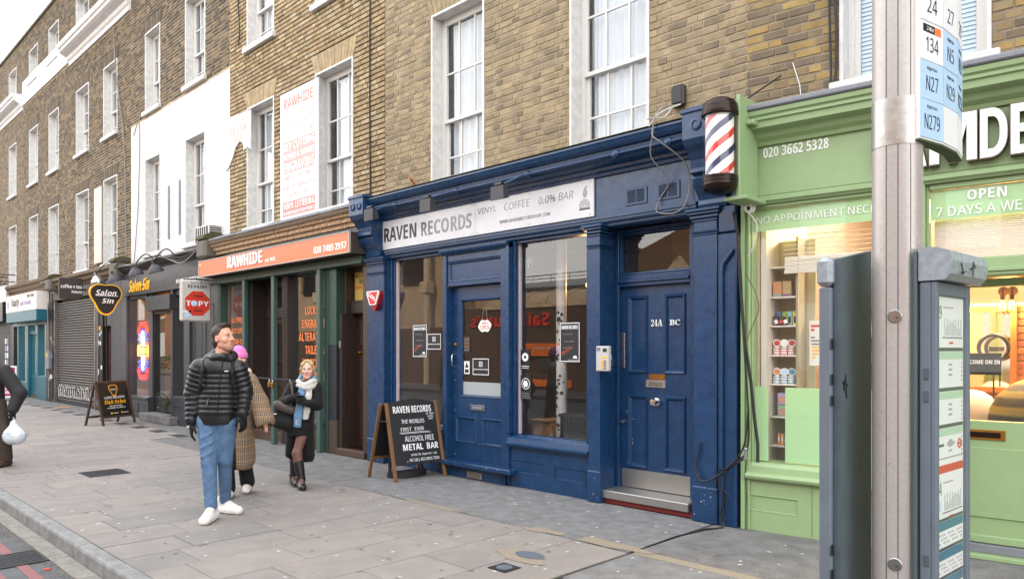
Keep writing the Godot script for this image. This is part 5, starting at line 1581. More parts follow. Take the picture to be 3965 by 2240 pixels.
func nails_shop() -> void:
	var s := thing("teal_shopfront", "teal painted nail salon shopfront under a white box sign", "shopfront", Vector3(-28.5, 0, 0))
	room(s, -30.9, -26.45, 4.0, mats.room_white, mats.floor_wood, mats.room_white)
	var T: Material = mats.teal
	part(s, "fascia_back", mb().box(-30.9, -26.0, 2.4, 3.5, -0.16, 0.0), T)
	part(s, "cornice", mb().mould([[-0.16, 3.45], [0.05, 3.45], [0.06, 3.55], [0.12, 3.60], [0.13, 3.68], [0.2, 3.74], [0.2, 3.82], [-0.16, 3.86]], -31.2, -25.7), mats.raw_wood)
	for q in [[-31.3, -30.85], [-30.30, -30.15], [-29.05, -28.80], [-27.72, -27.55], [-26.6, -26.35]]:
		part(s, "pier", mb().bev(q[0], q[1], 0.0, 2.5, -0.2, 0.0, 0.006), T if q[0] > -31 else mats.black_paint)
	part(s, "window_head", mb().bev(-30.15, -29.05, 2.42, 2.5, -0.2, -0.02, 0.005), T)
	var w := part(s, "window", mb().bev(-30.15, -29.05, 0.0, 0.5, -0.2, 0.0, 0.006), T)
	pane(w, -30.15, -29.05, 0.5, 2.42, -0.1)
	part(w, "screen", mb().box(-30.1, -29.5, 0.5, 2.4, -0.4, -0.38), mats.curtain)
	var d := panelled(s, "teal_door", -28.80, -27.72, 0.03, 2.1, -0.1, 0.05, [Rect2(-28.66, 0.8, 0.8, 1.2), Rect2(-28.66, 0.15, 0.8, 0.5)], T)
	d.get_child(0).free()
	pane(d, -28.65, -27.87, 0.81, 1.99, -0.13)
	part(s, "door_head", mb().bev(-28.80, -27.72, 2.1, 2.2, -0.2, -0.04, 0.005), T)
	pane(s, -28.80, -27.72, 2.2, 2.5, -0.1)
	w = part(s, "window", mb().bev(-27.55, -26.6, 0.0, 0.75, -0.2, 0.0, 0.006), T)
	pane(w, -27.55, -26.6, 0.75, 2.5, -0.1)
	var t := thing("nail_salon_sign", "white box sign over a teal board above the nail salon", "sign", Vector3(-28.2, 2.5, 0.2))
	part(t, "box", mb().bev(-30.22, -26.17, 2.84, 3.40, 0.0, 0.35, 0.008), mat("sign_cream", Color(0.85, 0.82, 0.79), 0.5))
	part(t, "teal_board", mb().bev(-30.2, -26.17, 2.50, 2.838, 0.0, 0.345, 0.008), T)
	words(t, "Vanity", Vector3(-29.5, 2.95, 0.352), 1.1, 0.34, mats.old_wood, {"font": "Droid Serif", "weight": 700, "depth": 0.004, "lean": 0.3})
	words(t, "nails & beauty", Vector3(-28.2, 2.98, 0.352), 1.4, 0.2, mat("lilac_ink", Color(0.60, 0.56, 0.70), 0.6), {"weight": 700, "depth": 0.004})
	words(t, "020 7267", Vector3(-27.3, 3.25, 0.352), 0.9, 0.09, mats.old_wood, {"weight": 700, "depth": 0.004})
	part(t, "drop_mark", mb().ball(Vector3(-29.9, 3.1, 0.352), Vector3(0.12, 0.16, 0.004), 6, 12), mats.lilac_ink)
	t = thing("ceiling_lamp", "white ceiling lamp glowing inside the nail salon", "lamp", Vector3(-28.5, 3.2, -1.5))
	part(t, "lamp_panel", mb().box(-28.9, -28.1, 3.30, 3.32, -1.9, -1.1), mat("lamp_white", Color.WHITE, 0.5, {"glow": Color(1.0, 0.97, 0.92), "power": 2.0}))
	lamp_light(t, Vector3(-28.5, 3.2, -1.5), Color(1.0, 0.97, 0.92), 3.0, 0.4)

func end_shop() -> void:
	var s := thing("dark_shopfront", "dark shopfront at the far end with posters in its window", "shopfront", Vector3(-33.5, 0, 0))
	part(s, "front", mb().bev(-37.0, -31.35, 0.0, 2.6, -0.2, -0.02, 0.006), mats.navy_black)
	part(s, "fascia", mb().bev(-37.0, -31.3, 2.6, 3.3, -0.2, 0.25, 0.01), mats.black_paint)
	part(s, "fascia_top", mb().bev(-37.0, -31.3, 3.3, 3.9, -0.2, 0.15, 0.01), mats.stucco)
	for k in 12:
		part(s, "notice", mb().box(-32.3 + 0.3 * (k % 2), -32.1 + 0.3 * (k % 2), 0.5 + 0.26 * (k / 2), 0.7 + 0.26 * (k / 2), -0.02, -0.015), [mats.tile_blue, mats.paper, mats.lilac_ink][k % 3])
	var b := mb()
	for q in [[-32.2, -31.0, 4.25], [-32.2, -31.0, 4.0]]:
		b.tube([Vector3(q[0], q[2], -0.08), Vector3(q[0], q[2], 0.4), Vector3(q[1], q[2], 0.4), Vector3(q[1], q[2], -0.08)], 0.02, 6)
	for x in [-32.2, -31.6, -31.0]:
		b.tube([Vector3(x, 3.88, 0.4), Vector3(x, 4.28, 0.4)], 0.018, 6)
	solo("balcony_rail", b, mats.iron, "black iron rail on the ledge at the far end of the terrace", "railing")

func green_shop() -> void:
	FR = GREEN_FR
	var G: Material = mats.green
	var s := thing("green_shopfront", "sage green timber shopfront of a barber shop with a lit interior", "shopfront", Vector3(1.6, 0, 0))
	part(s, "fascia", mb().bev(0.0, 5.4, 2.95, 3.42, -0.16, 0.0, 0.004), G)
	part(s, "cornice", mb().mould([[-0.16, 3.38], [0.03, 3.38], [0.04, 3.41], [0.08, 3.44], [0.10, 3.48], [0.18, 3.50], [0.185, 3.55], [0.205, 3.56], [0.205, 3.585], [0.225, 3.60], [0.23, 3.635], [-0.16, 3.65]], 0.0, 5.4), G)
	part(s, "lead_flashing", mb().bev(-0.03, 5.4, 3.64, 3.69, -0.16, 0.25, 0.012), mats.lead)
	part(s, "fascia_foot", mb().mould([[-0.16, 2.875], [0.0, 2.875], [0.01, 2.89], [0.03, 2.90], [0.03, 2.93], [0.0, 2.948], [-0.16, 2.948]], 0.0, 5.4), G)
	words(s, "020 3662 5328", Vector3(0.195, 3.278, 0.001), 0.545, 0.088, mats.white_ink, {"weight": 700, "depth": 0.004})
	var w := mb()
	for k in [[0.0, 0.035, 0.03], [0.035, 0.06, 0.0], [0.06, 0.078, 0.02], [0.078, 0.092, -0.02]]:
		w.bev(k[0], k[1], 0.0, 2.875, -0.18, k[2], 0.004)
	part(s, "jamb", w, G)
	w = mb()
	for k in [[1.40, 1.42, -0.02], [1.42, 1.447, 0.01], [1.447, 1.47, -0.04]]:
		w.bev(k[0], k[1], 0.0, 2.875, -0.42, k[2], 0.004)
	part(s, "mullion", w, G)
	var win := part(s, "window", mb().bev(0.092, 1.40, 2.845, 2.875, -0.15, -0.02, 0.004), G)
	pane(win, 0.092, 1.40, 0.61, 2.845, -0.06)
	var film := part(win, "film_band", mb().box(0.094, 1.398, 2.648, 2.843, -0.068, -0.0665), mats.green_film)
	words(film, "NO APPOINMENT NECESSARY", Vector3(0.11, 2.717, -0.0585), 1.24, 0.062, mats.white_ink, {"depth": 0.0015})
	part(win, "film_panel", mb().box(0.094, 0.215, 0.615, 1.272, -0.068, -0.0665), mats.green_film)
	part(win, "film_panel", mb().box(0.362, 1.398, 0.615, 1.268, -0.068, -0.0665), mats.green_film)
	part(win, "sill", mb().mould([[-0.2, 0.455], [0.045, 0.455], [0.06, 0.47], [0.065, 0.49], [0.05, 0.505], [0.02, 0.515], [0.012, 0.57], [-0.01, 0.60], [-0.2, 0.61]], 0.05, 1.42), G)
	panelled(s, "stall_riser", 0.04, 1.42, 0.0, 0.455, 0.0, 0.15, [Rect2(0.075, 0.172, 0.42, 0.145), Rect2(0.72, 0.172, 0.42, 0.145)], G, 0.003, 0.012)
	part(s, "riser_joint", mb().box(0.604, 0.608, 0.02, 0.45, -0.004, 0.001), mats.dark_green)
	w = mb()
	w.bev(1.47, 3.4, 2.15, 2.29, -0.40, -0.045, 0.008)
	w.bev(1.47, 3.4, 2.18, 2.21, -0.045, -0.03, 0.004)
	w.bev(1.47, 3.4, 2.83, 2.875, -0.40, -0.03, 0.006)
	w.bev(2.42, 2.50, 0.0, 2.83, -0.40, -0.22, 0.006)
	var bay := part(s, "door_frame", w, G)
	pane(bay, 1.47, 3.4, 2.29, 2.83, -0.06)
	film = part(bay, "film_band", mb().box(1.475, 3.4, 2.60, 2.828, -0.068, -0.0665), mats.green_film)
	words(film, "OPEN", Vector3(1.72, 2.73, -0.0585), 0.25, 0.075, mats.white_ink, {"weight": 700, "depth": 0.0015})
	words(film, "7 DAYS A WEEK", Vector3(1.512, 2.622, -0.0585), 0.665, 0.072, mats.white_ink, {"depth": 0.0015})
	var door := mb()
	panel(door, 1.475, 2.42, 0.105, 2.145, -0.36, -0.30, [Rect2(1.535, 1.045, 0.82, 1.04)])
	var dl := part(s, "barber_door", door, G)
	pane(dl, 1.535, 2.355, 1.045, 2.085, -0.33)
	var dp := mb()
	dp.bev(1.50, 2.40, 0.30, 0.84, -0.302, -0.288, 0.004)
	dp.bev(1.475, 2.42, 0.105, 0.165, -0.302, -0.27, 0.006)
	part(dl, "panel", dp, G)
	part(dl, "letter_plate", mb().bev(1.66, 1.945, 0.90, 0.978, -0.302, -0.288, 0.004), mats.brass)
	part(dl, "letter_flap", mb().bev(1.69, 1.915, 0.917, 0.96, -0.29, -0.284, 0.003), mats.bronze)
	part(s, "threshold", mb().bev(1.47, 3.4, 0.035, 0.10, -0.42, -0.24, 0.004), mats.lead)
	part(s, "green_kerb", mb().bev(1.47, 3.4, 0.0, 0.034, -0.42, -0.16, 0.004), G)
	part(s, "side_pier", mb().bev(3.4, 5.4, 0.0, 2.875, -0.3, 0.0, 0.005), G)
	var t := thing("raised_letters", "large white raised letters with dark sides on the green fascia", "sign", Vector3(1.8, 3.0, 0.02))
	var face: Material = mat("letter_face", Color(0.93, 0.93, 0.92), 0.35)
	var side: Material = mat("letter_side", Color(0.42, 0.38, 0.33), 0.4, {"metal": 0.5})
	var xx := 1.10
	for q in [["C", 0.165], ["A", 0.18], ["M", 0.305], ["D", 0.165], ["E", 0.14], ["N", 0.18]]:
		words(t, q[0], Vector3(xx - 0.006, 2.996, 0.004), q[1] + 0.012, 0.372, side, {"weight": 700, "depth": 0.07, "res": 30, "step": 0.6})
		words(t, q[0], Vector3(xx, 3.004, 0.06), q[1], 0.356, face, {"weight": 700, "depth": 0.02, "res": 30, "step": 0.6})
		xx += q[1] + 0.022
	room(s, 0.05, 5.3, 5.0, mats.room_cream, mats.floor_wood, mats.room_white, -0.40, 3.35, -0.42)
	var bw := mb()
	bw.box(0.12, 0.17, 0.1, 3.3, -1.2, -0.15)
	part(s, "display_back", bw, mats.room_white)
	display_shelves()
	barber_room()
	FR = Transform3D.IDENTITY

func display_shelves() -> void:
	var t := thing("display_shelves", "narrow white display shelves behind the barber shop window", "shelves", Vector3(0.3, 0.1, -0.35))
	part(t, "back_panel", mb().box(0.16, 0.50, 0.3, 2.6, -0.50, -0.49), mat("shelf_back", Color(0.70, 0.68, 0.58), 0.7))
	part(t, "side_panel", mb().box(0.40, 0.42, 0.3, 2.6, -0.49, -0.24), mat("shelf_grey", Color(0.55, 0.54, 0.48), 0.7))
	for y in [2.33, 2.06, 1.80, 1.535, 1.275, 0.98, 0.72]:
		part(t, "shelf", mb().bev(0.17, 0.40, y, y + 0.014, -0.49, -0.24, 0.003), mats.room_white)
	var box_tones := [Color(0.72, 0.52, 0.36), Color(0.66, 0.58, 0.42), Color(0.80, 0.62, 0.45)]
	for k in 2:
		var b := thing("soap_box", ["kraft paper soap box on the shelf below the folded blind, with a teal foot band", "kraft paper soap box on the shelf below the folded blind, with a purple foot band"][k], "box", Vector3(0.225 + 0.085 * k, 2.075, -0.3))
		part(b, "carton", mb().bev(0.185 + 0.085 * k, 0.262 + 0.085 * k, 2.075, 2.215, -0.36, -0.28, 0.003), mat("kraft%d" % k, box_tones[k], 0.8))
		part(b, "label_band", mb().box(0.186 + 0.085 * k, 0.261 + 0.085 * k, 2.08, 2.10, -0.28, -0.2785), [mat("band_teal", Color(0.45, 0.60, 0.62), 0.6), mat("band_purple", Color(0.48, 0.34, 0.50), 0.6)][k])
	for k in 4:
		var b := thing("hair_product_box", ["blue", "green", "pale blue", "yellow"][k] + " hair product carton on the third shelf of the window", "box", Vector3(0.22 + 0.045 * k, 1.815, -0.33))
		part(b, "carton", mb().bev(0.20 + 0.047 * k, 0.242 + 0.047 * k, 1.815, 1.945, -0.40, -0.34, 0.002), mat("carton%d" % k, [Color(0.25, 0.42, 0.62), Color(0.55, 0.66, 0.25), Color(0.55, 0.78, 0.80), Color(0.83, 0.80, 0.30)][k], 0.6))
		part(b, "print", mb().box(0.21 + 0.047 * k, 0.232 + 0.047 * k, 1.84, 1.90, -0.34, -0.339), mats.ink)
	for k in 3:
		var b := thing("small_bottle", ["brown bottle with white label leaning on the third shelf", "bottle with a crimson label leaning on the third shelf", "dark bottle with white label leaning beside the crimson one"][k], "bottle", Vector3(0.21 + 0.04 * k, 1.815, -0.29))
		var o := Vector3(0.205 + 0.042 * k, 1.815, -0.29)
		var ax := Vector3(-0.45, 0.9, 0).normalized()
		part(b, "glass_body", mb().lathe([[0.001, 0.0], [0.018, 0.0], [0.018, 0.062], [0.008, 0.07], [0.008, 0.09], [0.001, 0.09]], o + Vector3(0.02, 0.005, 0), ax, 12), mats.bronze)
		part(b, "label_wrap", mb().lathe([[0.0186, 0.015], [0.0186, 0.05]], o + Vector3(0.02, 0.005, 0), ax, 12), [mats.white_ink, mat("crimson", Color(0.72, 0.12, 0.22), 0.6), mats.white_ink][k])
	for row in 2:
		var y0: float = [1.55, 1.29][row]
		var rim: Material = [mat("tub_red", Color(0.74, 0.22, 0.20), 0.5), mat("tub_blue", Color(0.28, 0.55, 0.68), 0.5)][row]
		for k in 3:
			for j in 3:
				var o := Vector3(0.212 + 0.066 * k, y0 + 0.024 * j, -0.30)
				var b := thing("pomade_tub", ["white pomade tub with a red band lying in the pile on the fourth shelf", "white pomade tub with a blue band lying in the pile on the fifth shelf"][row], "tub", o, ["red banded tubs", "blue banded tubs"][row])
				part(b, "pot", mb().lathe([[0.001, 0.0], [0.031, 0.0], [0.031, 0.022], [0.001, 0.022]], o, Vector3.UP, 16), mats.white_ink)
				part(b, "band", mb().lathe([[0.0315, 0.004], [0.0315, 0.012]], o, Vector3.UP, 16), rim)
			var o2 := Vector3(0.212 + 0.066 * k, y0 + 0.074 + 0.034, -0.29)
			var lid := thing("pomade_tub", ["white pomade tub stood on edge above the red banded pile", "white pomade tub stood on edge above the blue banded pile"][row], "tub", o2 - Vector3(0, 0.034, 0), ["upright tubs above the red pile", "upright tubs above the blue pile"][row])
			part(lid, "pot", mb().lathe([[0.034, 0.0], [0.034, 0.022], [0.001, 0.022]], o2 - Vector3(0, 0, 0.022), Vector3(0.25, 0, 0.97), 18), mats.white_ink)
			part(lid, "print", mb().lathe([[0.026, 0.0228], [0.001, 0.0228]], o2 - Vector3(0, 0, 0.022), Vector3(0.25, 0, 0.97), 16), [rim, mats.tile_white, rim][k] if row == 0 else [mat("tub_orange", Color(0.78, 0.52, 0.30), 0.5), mats.tile_blue, rim][k])
	for k in 2:
		var b := thing("gift_box", ["lilac gift box above the green one in the window shelves", "pale green gift box under the lilac one in the window shelves"][k], "box", Vector3(0.25, 1.0, -0.3))
		part(b, "carton", mb().bev(0.225, 0.34, 1.10 - 0.11 * k, 1.205 - 0.11 * k, -0.38, -0.28, 0.003), [mat("lilac_box", Color(0.62, 0.60, 0.78), 0.6), mat("mint_box", Color(0.55, 0.72, 0.58), 0.6)][k])
		part(b, "print", mb().box(0.235, 0.30, 1.115 - 0.11 * k, 1.175 - 0.11 * k, -0.28, -0.279), mats.pale_red_ink)
	for k in 4:
		var b := thing("lotion_tube", ["orange", "peach", "violet", "purple"][k] + " tube standing on the low window shelf", "tube", Vector3(0.24 + 0.03 * k, 0.735, -0.28))
		part(b, "tube_body", mb().bev(0.228 + 0.031 * k, 0.252 + 0.031 * k, 0.735, 0.84, -0.30, -0.27, 0.006), mat("tube%d" % k, [Color(0.85, 0.55, 0.25), Color(0.86, 0.66, 0.50), Color(0.55, 0.40, 0.66), Color(0.35, 0.25, 0.48)][k], 0.5))
		part(b, "print", mb().box(0.233 + 0.031 * k, 0.247 + 0.031 * k, 0.77, 0.81, -0.27, -0.269), mats.white_ink)
	var p := thing("price_list", "white price list with red, grey and yellow bars hung beside the window shelves", "notice", Vector3(0.5, 1.45, -0.5))
	part(p, "sheet", mb().box(0.455, 0.60, 1.455, 1.86, -0.452, -0.45), mats.paper)
	for q in [[0.47, 0.56, 1.80, 0.022, mats.red_ink], [0.47, 0.50, 1.765, 0.022, mats.red_ink], [0.47, 0.505, 1.70, 0.015, mats.lead], [0.47, 0.58, 1.67, 0.015, mats.lead], [0.475, 0.585, 1.64, 0.015, mats.lead], [0.48, 0.585, 1.61, 0.017, mats.yellow_ink], [0.48, 0.585, 1.58, 0.017, mats.yellow_ink], [0.48, 0.585, 1.55, 0.017, mats.yellow_ink], [0.48, 0.51, 1.52, 0.017, mats.yellow_ink]]:
		part(p, "bar", mb().box(q[0], q[1], q[2], q[2] + q[3], -0.45, -0.4492), q[4])
	var bl := thing("venetian_blind", "white venetian blind half raised behind the barber shop window", "blind", Vector3(0.85, 2.27, -0.22))
	for k in 5:
		var y := 2.445 + 0.04 * k
		part(bl, "slat", mb().box(0.30, 1.38, y, y + 0.004, -0.235, -0.21), mats.blind)
	for k in 11:
		var y := 2.275 + 0.0135 * k
		part(bl, "slat", mb().bev(0.31 + rng.randf_range(-0.004, 0.004), 1.38, y, y + 0.011, -0.245, -0.205 + rng.randf_range(-0.004, 0.004), 0.002), mats.blind)
	for x in [0.43, 1.2]:
		part(bl, "cord", mb().tube([Vector3(x, 2.84, -0.205), Vector3(x, 2.27, -0.203)], 0.003, 5), mats.cable_white)
	bl = thing("venetian_blind", "white venetian blind lowered over the light above the barber door", "blind", Vector3(2.3, 2.33, -0.34))
	for k in 20:
		var y := 2.30 + 0.0155 * k
		part(bl, "slat", mb().bev(1.49, 3.3, y, y + 0.012, -0.17 + rng.randf_range(-0.004, 0.004), -0.13, 0.002), mats.blind)
	var rk := thing("stock_rack", "tall rack of yellow and red packets on the inner wall of the barber shop", "rack", Vector3(1.0, 0.1, -1.0))
	part(rk, "back_panel", mb().box(0.72, 1.38, 0.3, 2.3, -1.02, -1.0), mats.room_cream)
	for y in [0.95, 1.2, 1.45, 1.7, 1.95]:
		part(rk, "shelf", mb().bev(0.72, 1.38, y - 0.015, y, -1.0, -0.85, 0.002), mats.old_wood)
	var rr := RandomNumberGenerator.new()
	rr.seed = 5
	var pk := [Color(0.80, 0.66, 0.20), Color(0.72, 0.22, 0.16), Color(0.78, 0.58, 0.25), Color(0.85, 0.78, 0.5), Color(0.55, 0.60, 0.25)]
	for y in [0.95, 1.2, 1.45, 1.7, 1.95]:
		for k in 9:
			var x := 0.73 + 0.07 * k
			var c := rr.randi_range(0, 4)
			var o := thing("packet", "%s packet on the %s shelf of the rack inside the barber shop" % [["golden", "red", "tan", "cream", "olive"][c], ["lowest", "second lowest", "middle", "second highest", "top"][roundi((y - 0.95) / 0.25)]], "packet", Vector3(x, y, -0.9), "packets on the rack")
			part(o, "pack", mb().bev(x, x + 0.06, y, y + rr.randf_range(0.12, 0.18), -0.95, -0.88, 0.003), mat("pack%d" % c, pk[c], 0.5))

func barber_room() -> void:
	var wood: Material = mat("mirror_wood", Color(0.55, 0.33, 0.16), 0.5, {"tex": texs.grain, "size": 0.3})
	part_wall_bricks()
	var k := 0
	for x in [1.60, 2.35]:
		var t := thing("framed_mirror", ["tall mirror in an orange wood frame opposite the barber door", "tall mirror in an orange wood frame deeper in the barber shop"][k], "mirror", Vector3(x, 1.2, -2.95))
		part(t, "glass_plate", mb().box(x - 0.2, x + 0.2, 1.2, 2.0, -2.97, -2.96), mat("mirror", Color(0.85, 0.84, 0.80), 0.05, {"metal": 1.0}))
		var f := mb()
		frame_of(f, x - 0.26, x + 0.26, 1.14, 2.06, -2.98, -2.93, 0.06)
		part(t, "frame", f, wood)
		k += 1
	k = 0
	for x in [1.33, 1.74, 1.82]:
		var t := thing("filament_lamp", ["single filament wall lamp glowing beside the first mirror", "twin filament wall lamp glowing between the mirrors, its near bulb", "twin filament wall lamp glowing between the mirrors, its far bulb"][k], "lamp", Vector3(x, 2.05, -2.85))
		part(t, "wall_plate", mb().lathe([[0.05, 0.0], [0.05, 0.015], [0.001, 0.02]], Vector3(x, 2.22, -2.97), Vector3(0, 0, 1), 14), mats.bronze)
		part(t, "arm", mb().tube([Vector3(x, 2.22, -2.96), Vector3(x, 2.23, -2.88), Vector3(x, 2.18, -2.85)], 0.01, 6), mats.bronze)
		part(t, "socket", mb().lathe([[0.022, 0.0], [0.024, 0.06], [0.001, 0.065]], Vector3(x, 2.12, -2.85)), mats.bronze)
		part(t, "bulb_glass", mb().lathe([[0.001, -0.12], [0.026, -0.10], [0.034, -0.06], [0.024, -0.015], [0.015, 0.0]], Vector3(x, 2.12, -2.85), Vector3.UP, 14), mat("filament_glow", Color(1, 0.8, 0.5), 0.3, {"glow": Color(1.0, 0.58, 0.22), "power": 6.0}))
		var cage := mb()
		for j in 4:
			var a := TAU * j / 4
			var dv := Vector3(cos(a), 0, sin(a))
			cage.tube([Vector3(x, 2.12, -2.85) + dv * 0.024, Vector3(x, 2.06, -2.85) + dv * 0.048, Vector3(x, 1.98, -2.85) + dv * 0.045], 0.003, 4)
		part(t, "cage", cage, mats.bronze)
		lamp_light(t, Vector3(x, 2.06, -2.85), Color(1.0, 0.66, 0.36), 1.3, 0.04)
		k += 1
	for q in [[0.9, -1.9], [2.3, -1.9], [3.6, -2.2]]:
		var t := thing("ceiling_panel_lamp", "round white ceiling lamp inside the barber shop", "lamp", Vector3(q[0], 3.3, q[1]), "ceiling lamps of the barber shop")
		part(t, "lamp_disc", mb().lathe([[0.001, 0.0], [0.16, 0.0], [0.17, 0.03]], Vector3(q[0], 3.31, q[1]), Vector3.UP, 24), mat("disc_glow", Color.WHITE, 0.5, {"glow": Color(1.0, 0.93, 0.82), "power": 3.0}))
		lamp_light(t, Vector3(q[0], 3.22, q[1]), Color(1.0, 0.88, 0.70), 4.2, 0.15)
	var c := thing("barber_counter", "white counter with grooming tools below the mirrors", "counter", Vector3(1.8, 0.1, -2.7))
	part(c, "top", mb().bev(1.2, 3.2, 1.02, 1.06, -2.95, -2.55, 0.01), mats.room_white)
	part(c, "cupboard", mb().bev(1.2, 3.2, 0.1, 1.02, -2.95, -2.62, 0.01), mats.room_cream)
	var rl := thing("ring_light", "black ring light with a phone clamp standing before the mirror", "lamp", Vector3(1.68, 1.06, -2.6))
	var ring := []
	for j in 25: ring.append(Vector3(1.68 + cos(TAU * j / 24) * 0.13, 1.62 + sin(TAU * j / 24) * 0.13, -2.6))
	part(rl, "ring", mb().tube(ring, 0.02, 8), mats.plastic_black)
	part(rl, "stem", mb().tube([Vector3(1.68, 1.06, -2.6), Vector3(1.68, 1.49, -2.6)], 0.01, 6), mats.plastic_black)
	part(rl, "clamp", mb().bev(1.64, 1.72, 1.58, 1.63, -2.61, -2.59, 0.004), mats.plastic_black)
	var ch := thing("barber_chair", "white rounded barber chair beside the counter", "chair", Vector3(1.6, 0.1, -1.7))
	part(ch, "shell", mb().ball(Vector3(1.58, 1.0, -1.75), Vector3(0.22, 0.22, 0.14), 8, 14), mats.room_white)
	part(ch, "seat", mb().bev(1.35, 1.85, 0.5, 0.62, -2.0, -1.5, 0.05), mats.room_white)
	part(ch, "column", mb().lathe([[0.2, 0.0], [0.2, 0.03], [0.05, 0.05], [0.05, 0.4], [0.001, 0.4]], Vector3(1.6, 0.1, -1.75)), mats.chrome)
	var cp := thing("striped_cape", "dark cape with gold stripes spread over a seat in the barber shop", "cape", Vector3(2.1, 0.6, -1.3))
	var tx := Image.create(8, 64, false, Image.FORMAT_RGB8)
	for y in 64:
		for x in 8:
			tx.set_pixel(x, y, Color(0.45, 0.38, 0.12) if (y / 4) % 2 == 0 else Color(0.09, 0.09, 0.07))
	var cm: Material = mat("cape", Color.WHITE, 0.6, {"tex": ImageTexture.create_from_image(tx), "uv": true})
	var cl := mb(false, true)
	cl.ball(Vector3(2.15, 0.95, -1.35), Vector3(0.42, 0.42, 0.35), 10, 18)
	part(cp, "cloth", cl, cm)
	part(cp, "gold_trim", mb().lathe([[0.40, 0.0], [0.415, 0.02], [0.41, 0.05]], Vector3(2.15, 0.86, -1.35), Vector3.UP, 24), mats.brass)
	var sg := thing("come_on_in_sign", "dark sign reading come on in hung inside the barber door", "sign", Vector3(1.8, 1.4, -0.39))
	part(sg, "plate", mb().box(1.69, 1.91, 1.40, 1.565, -0.405, -0.40), mats.slate)
	part(sg, "bar", mb().bev(1.685, 1.915, 1.555, 1.57, -0.41, -0.395, 0.003), mats.plastic_black)
	words(sg, "COME ON IN", Vector3(1.70, 1.485, -0.40), 0.20, 0.032, mats.white_ink, {"weight": 700, "depth": 0.002})

func part_wall_bricks() -> void:
	var t := thing("inner_brick_wall", "lit brown brick wall behind the mirrors in the barber shop", "wall", Vector3(2.2, 0.1, -3.0))
	var back := part(t, "mortar", mb().box(0.9, 3.6, 0.1, 2.1, -3.06, -3.0), mats.cream_mortar)
	var rr := RandomNumberGenerator.new()
	rr.seed = 8
	var tones := [mat("in_brick0", Color(0.45, 0.26, 0.18), 0.9), mat("in_brick1", Color(0.52, 0.32, 0.22), 0.9), mat("in_brick2", Color(0.38, 0.22, 0.16), 0.9)]
	for row in 13:
		for k in 12:
			var x := 1.05 + 0.225 * k - 0.11 * (row % 2)
			var y := 1.1 + 0.075 * row
			if x > 3.4: continue
			part(back, "brick", mb().bev(x, x + 0.215, y, y + 0.065, -3.01, -2.985, 0.004), tones[rr.randi() % 3])

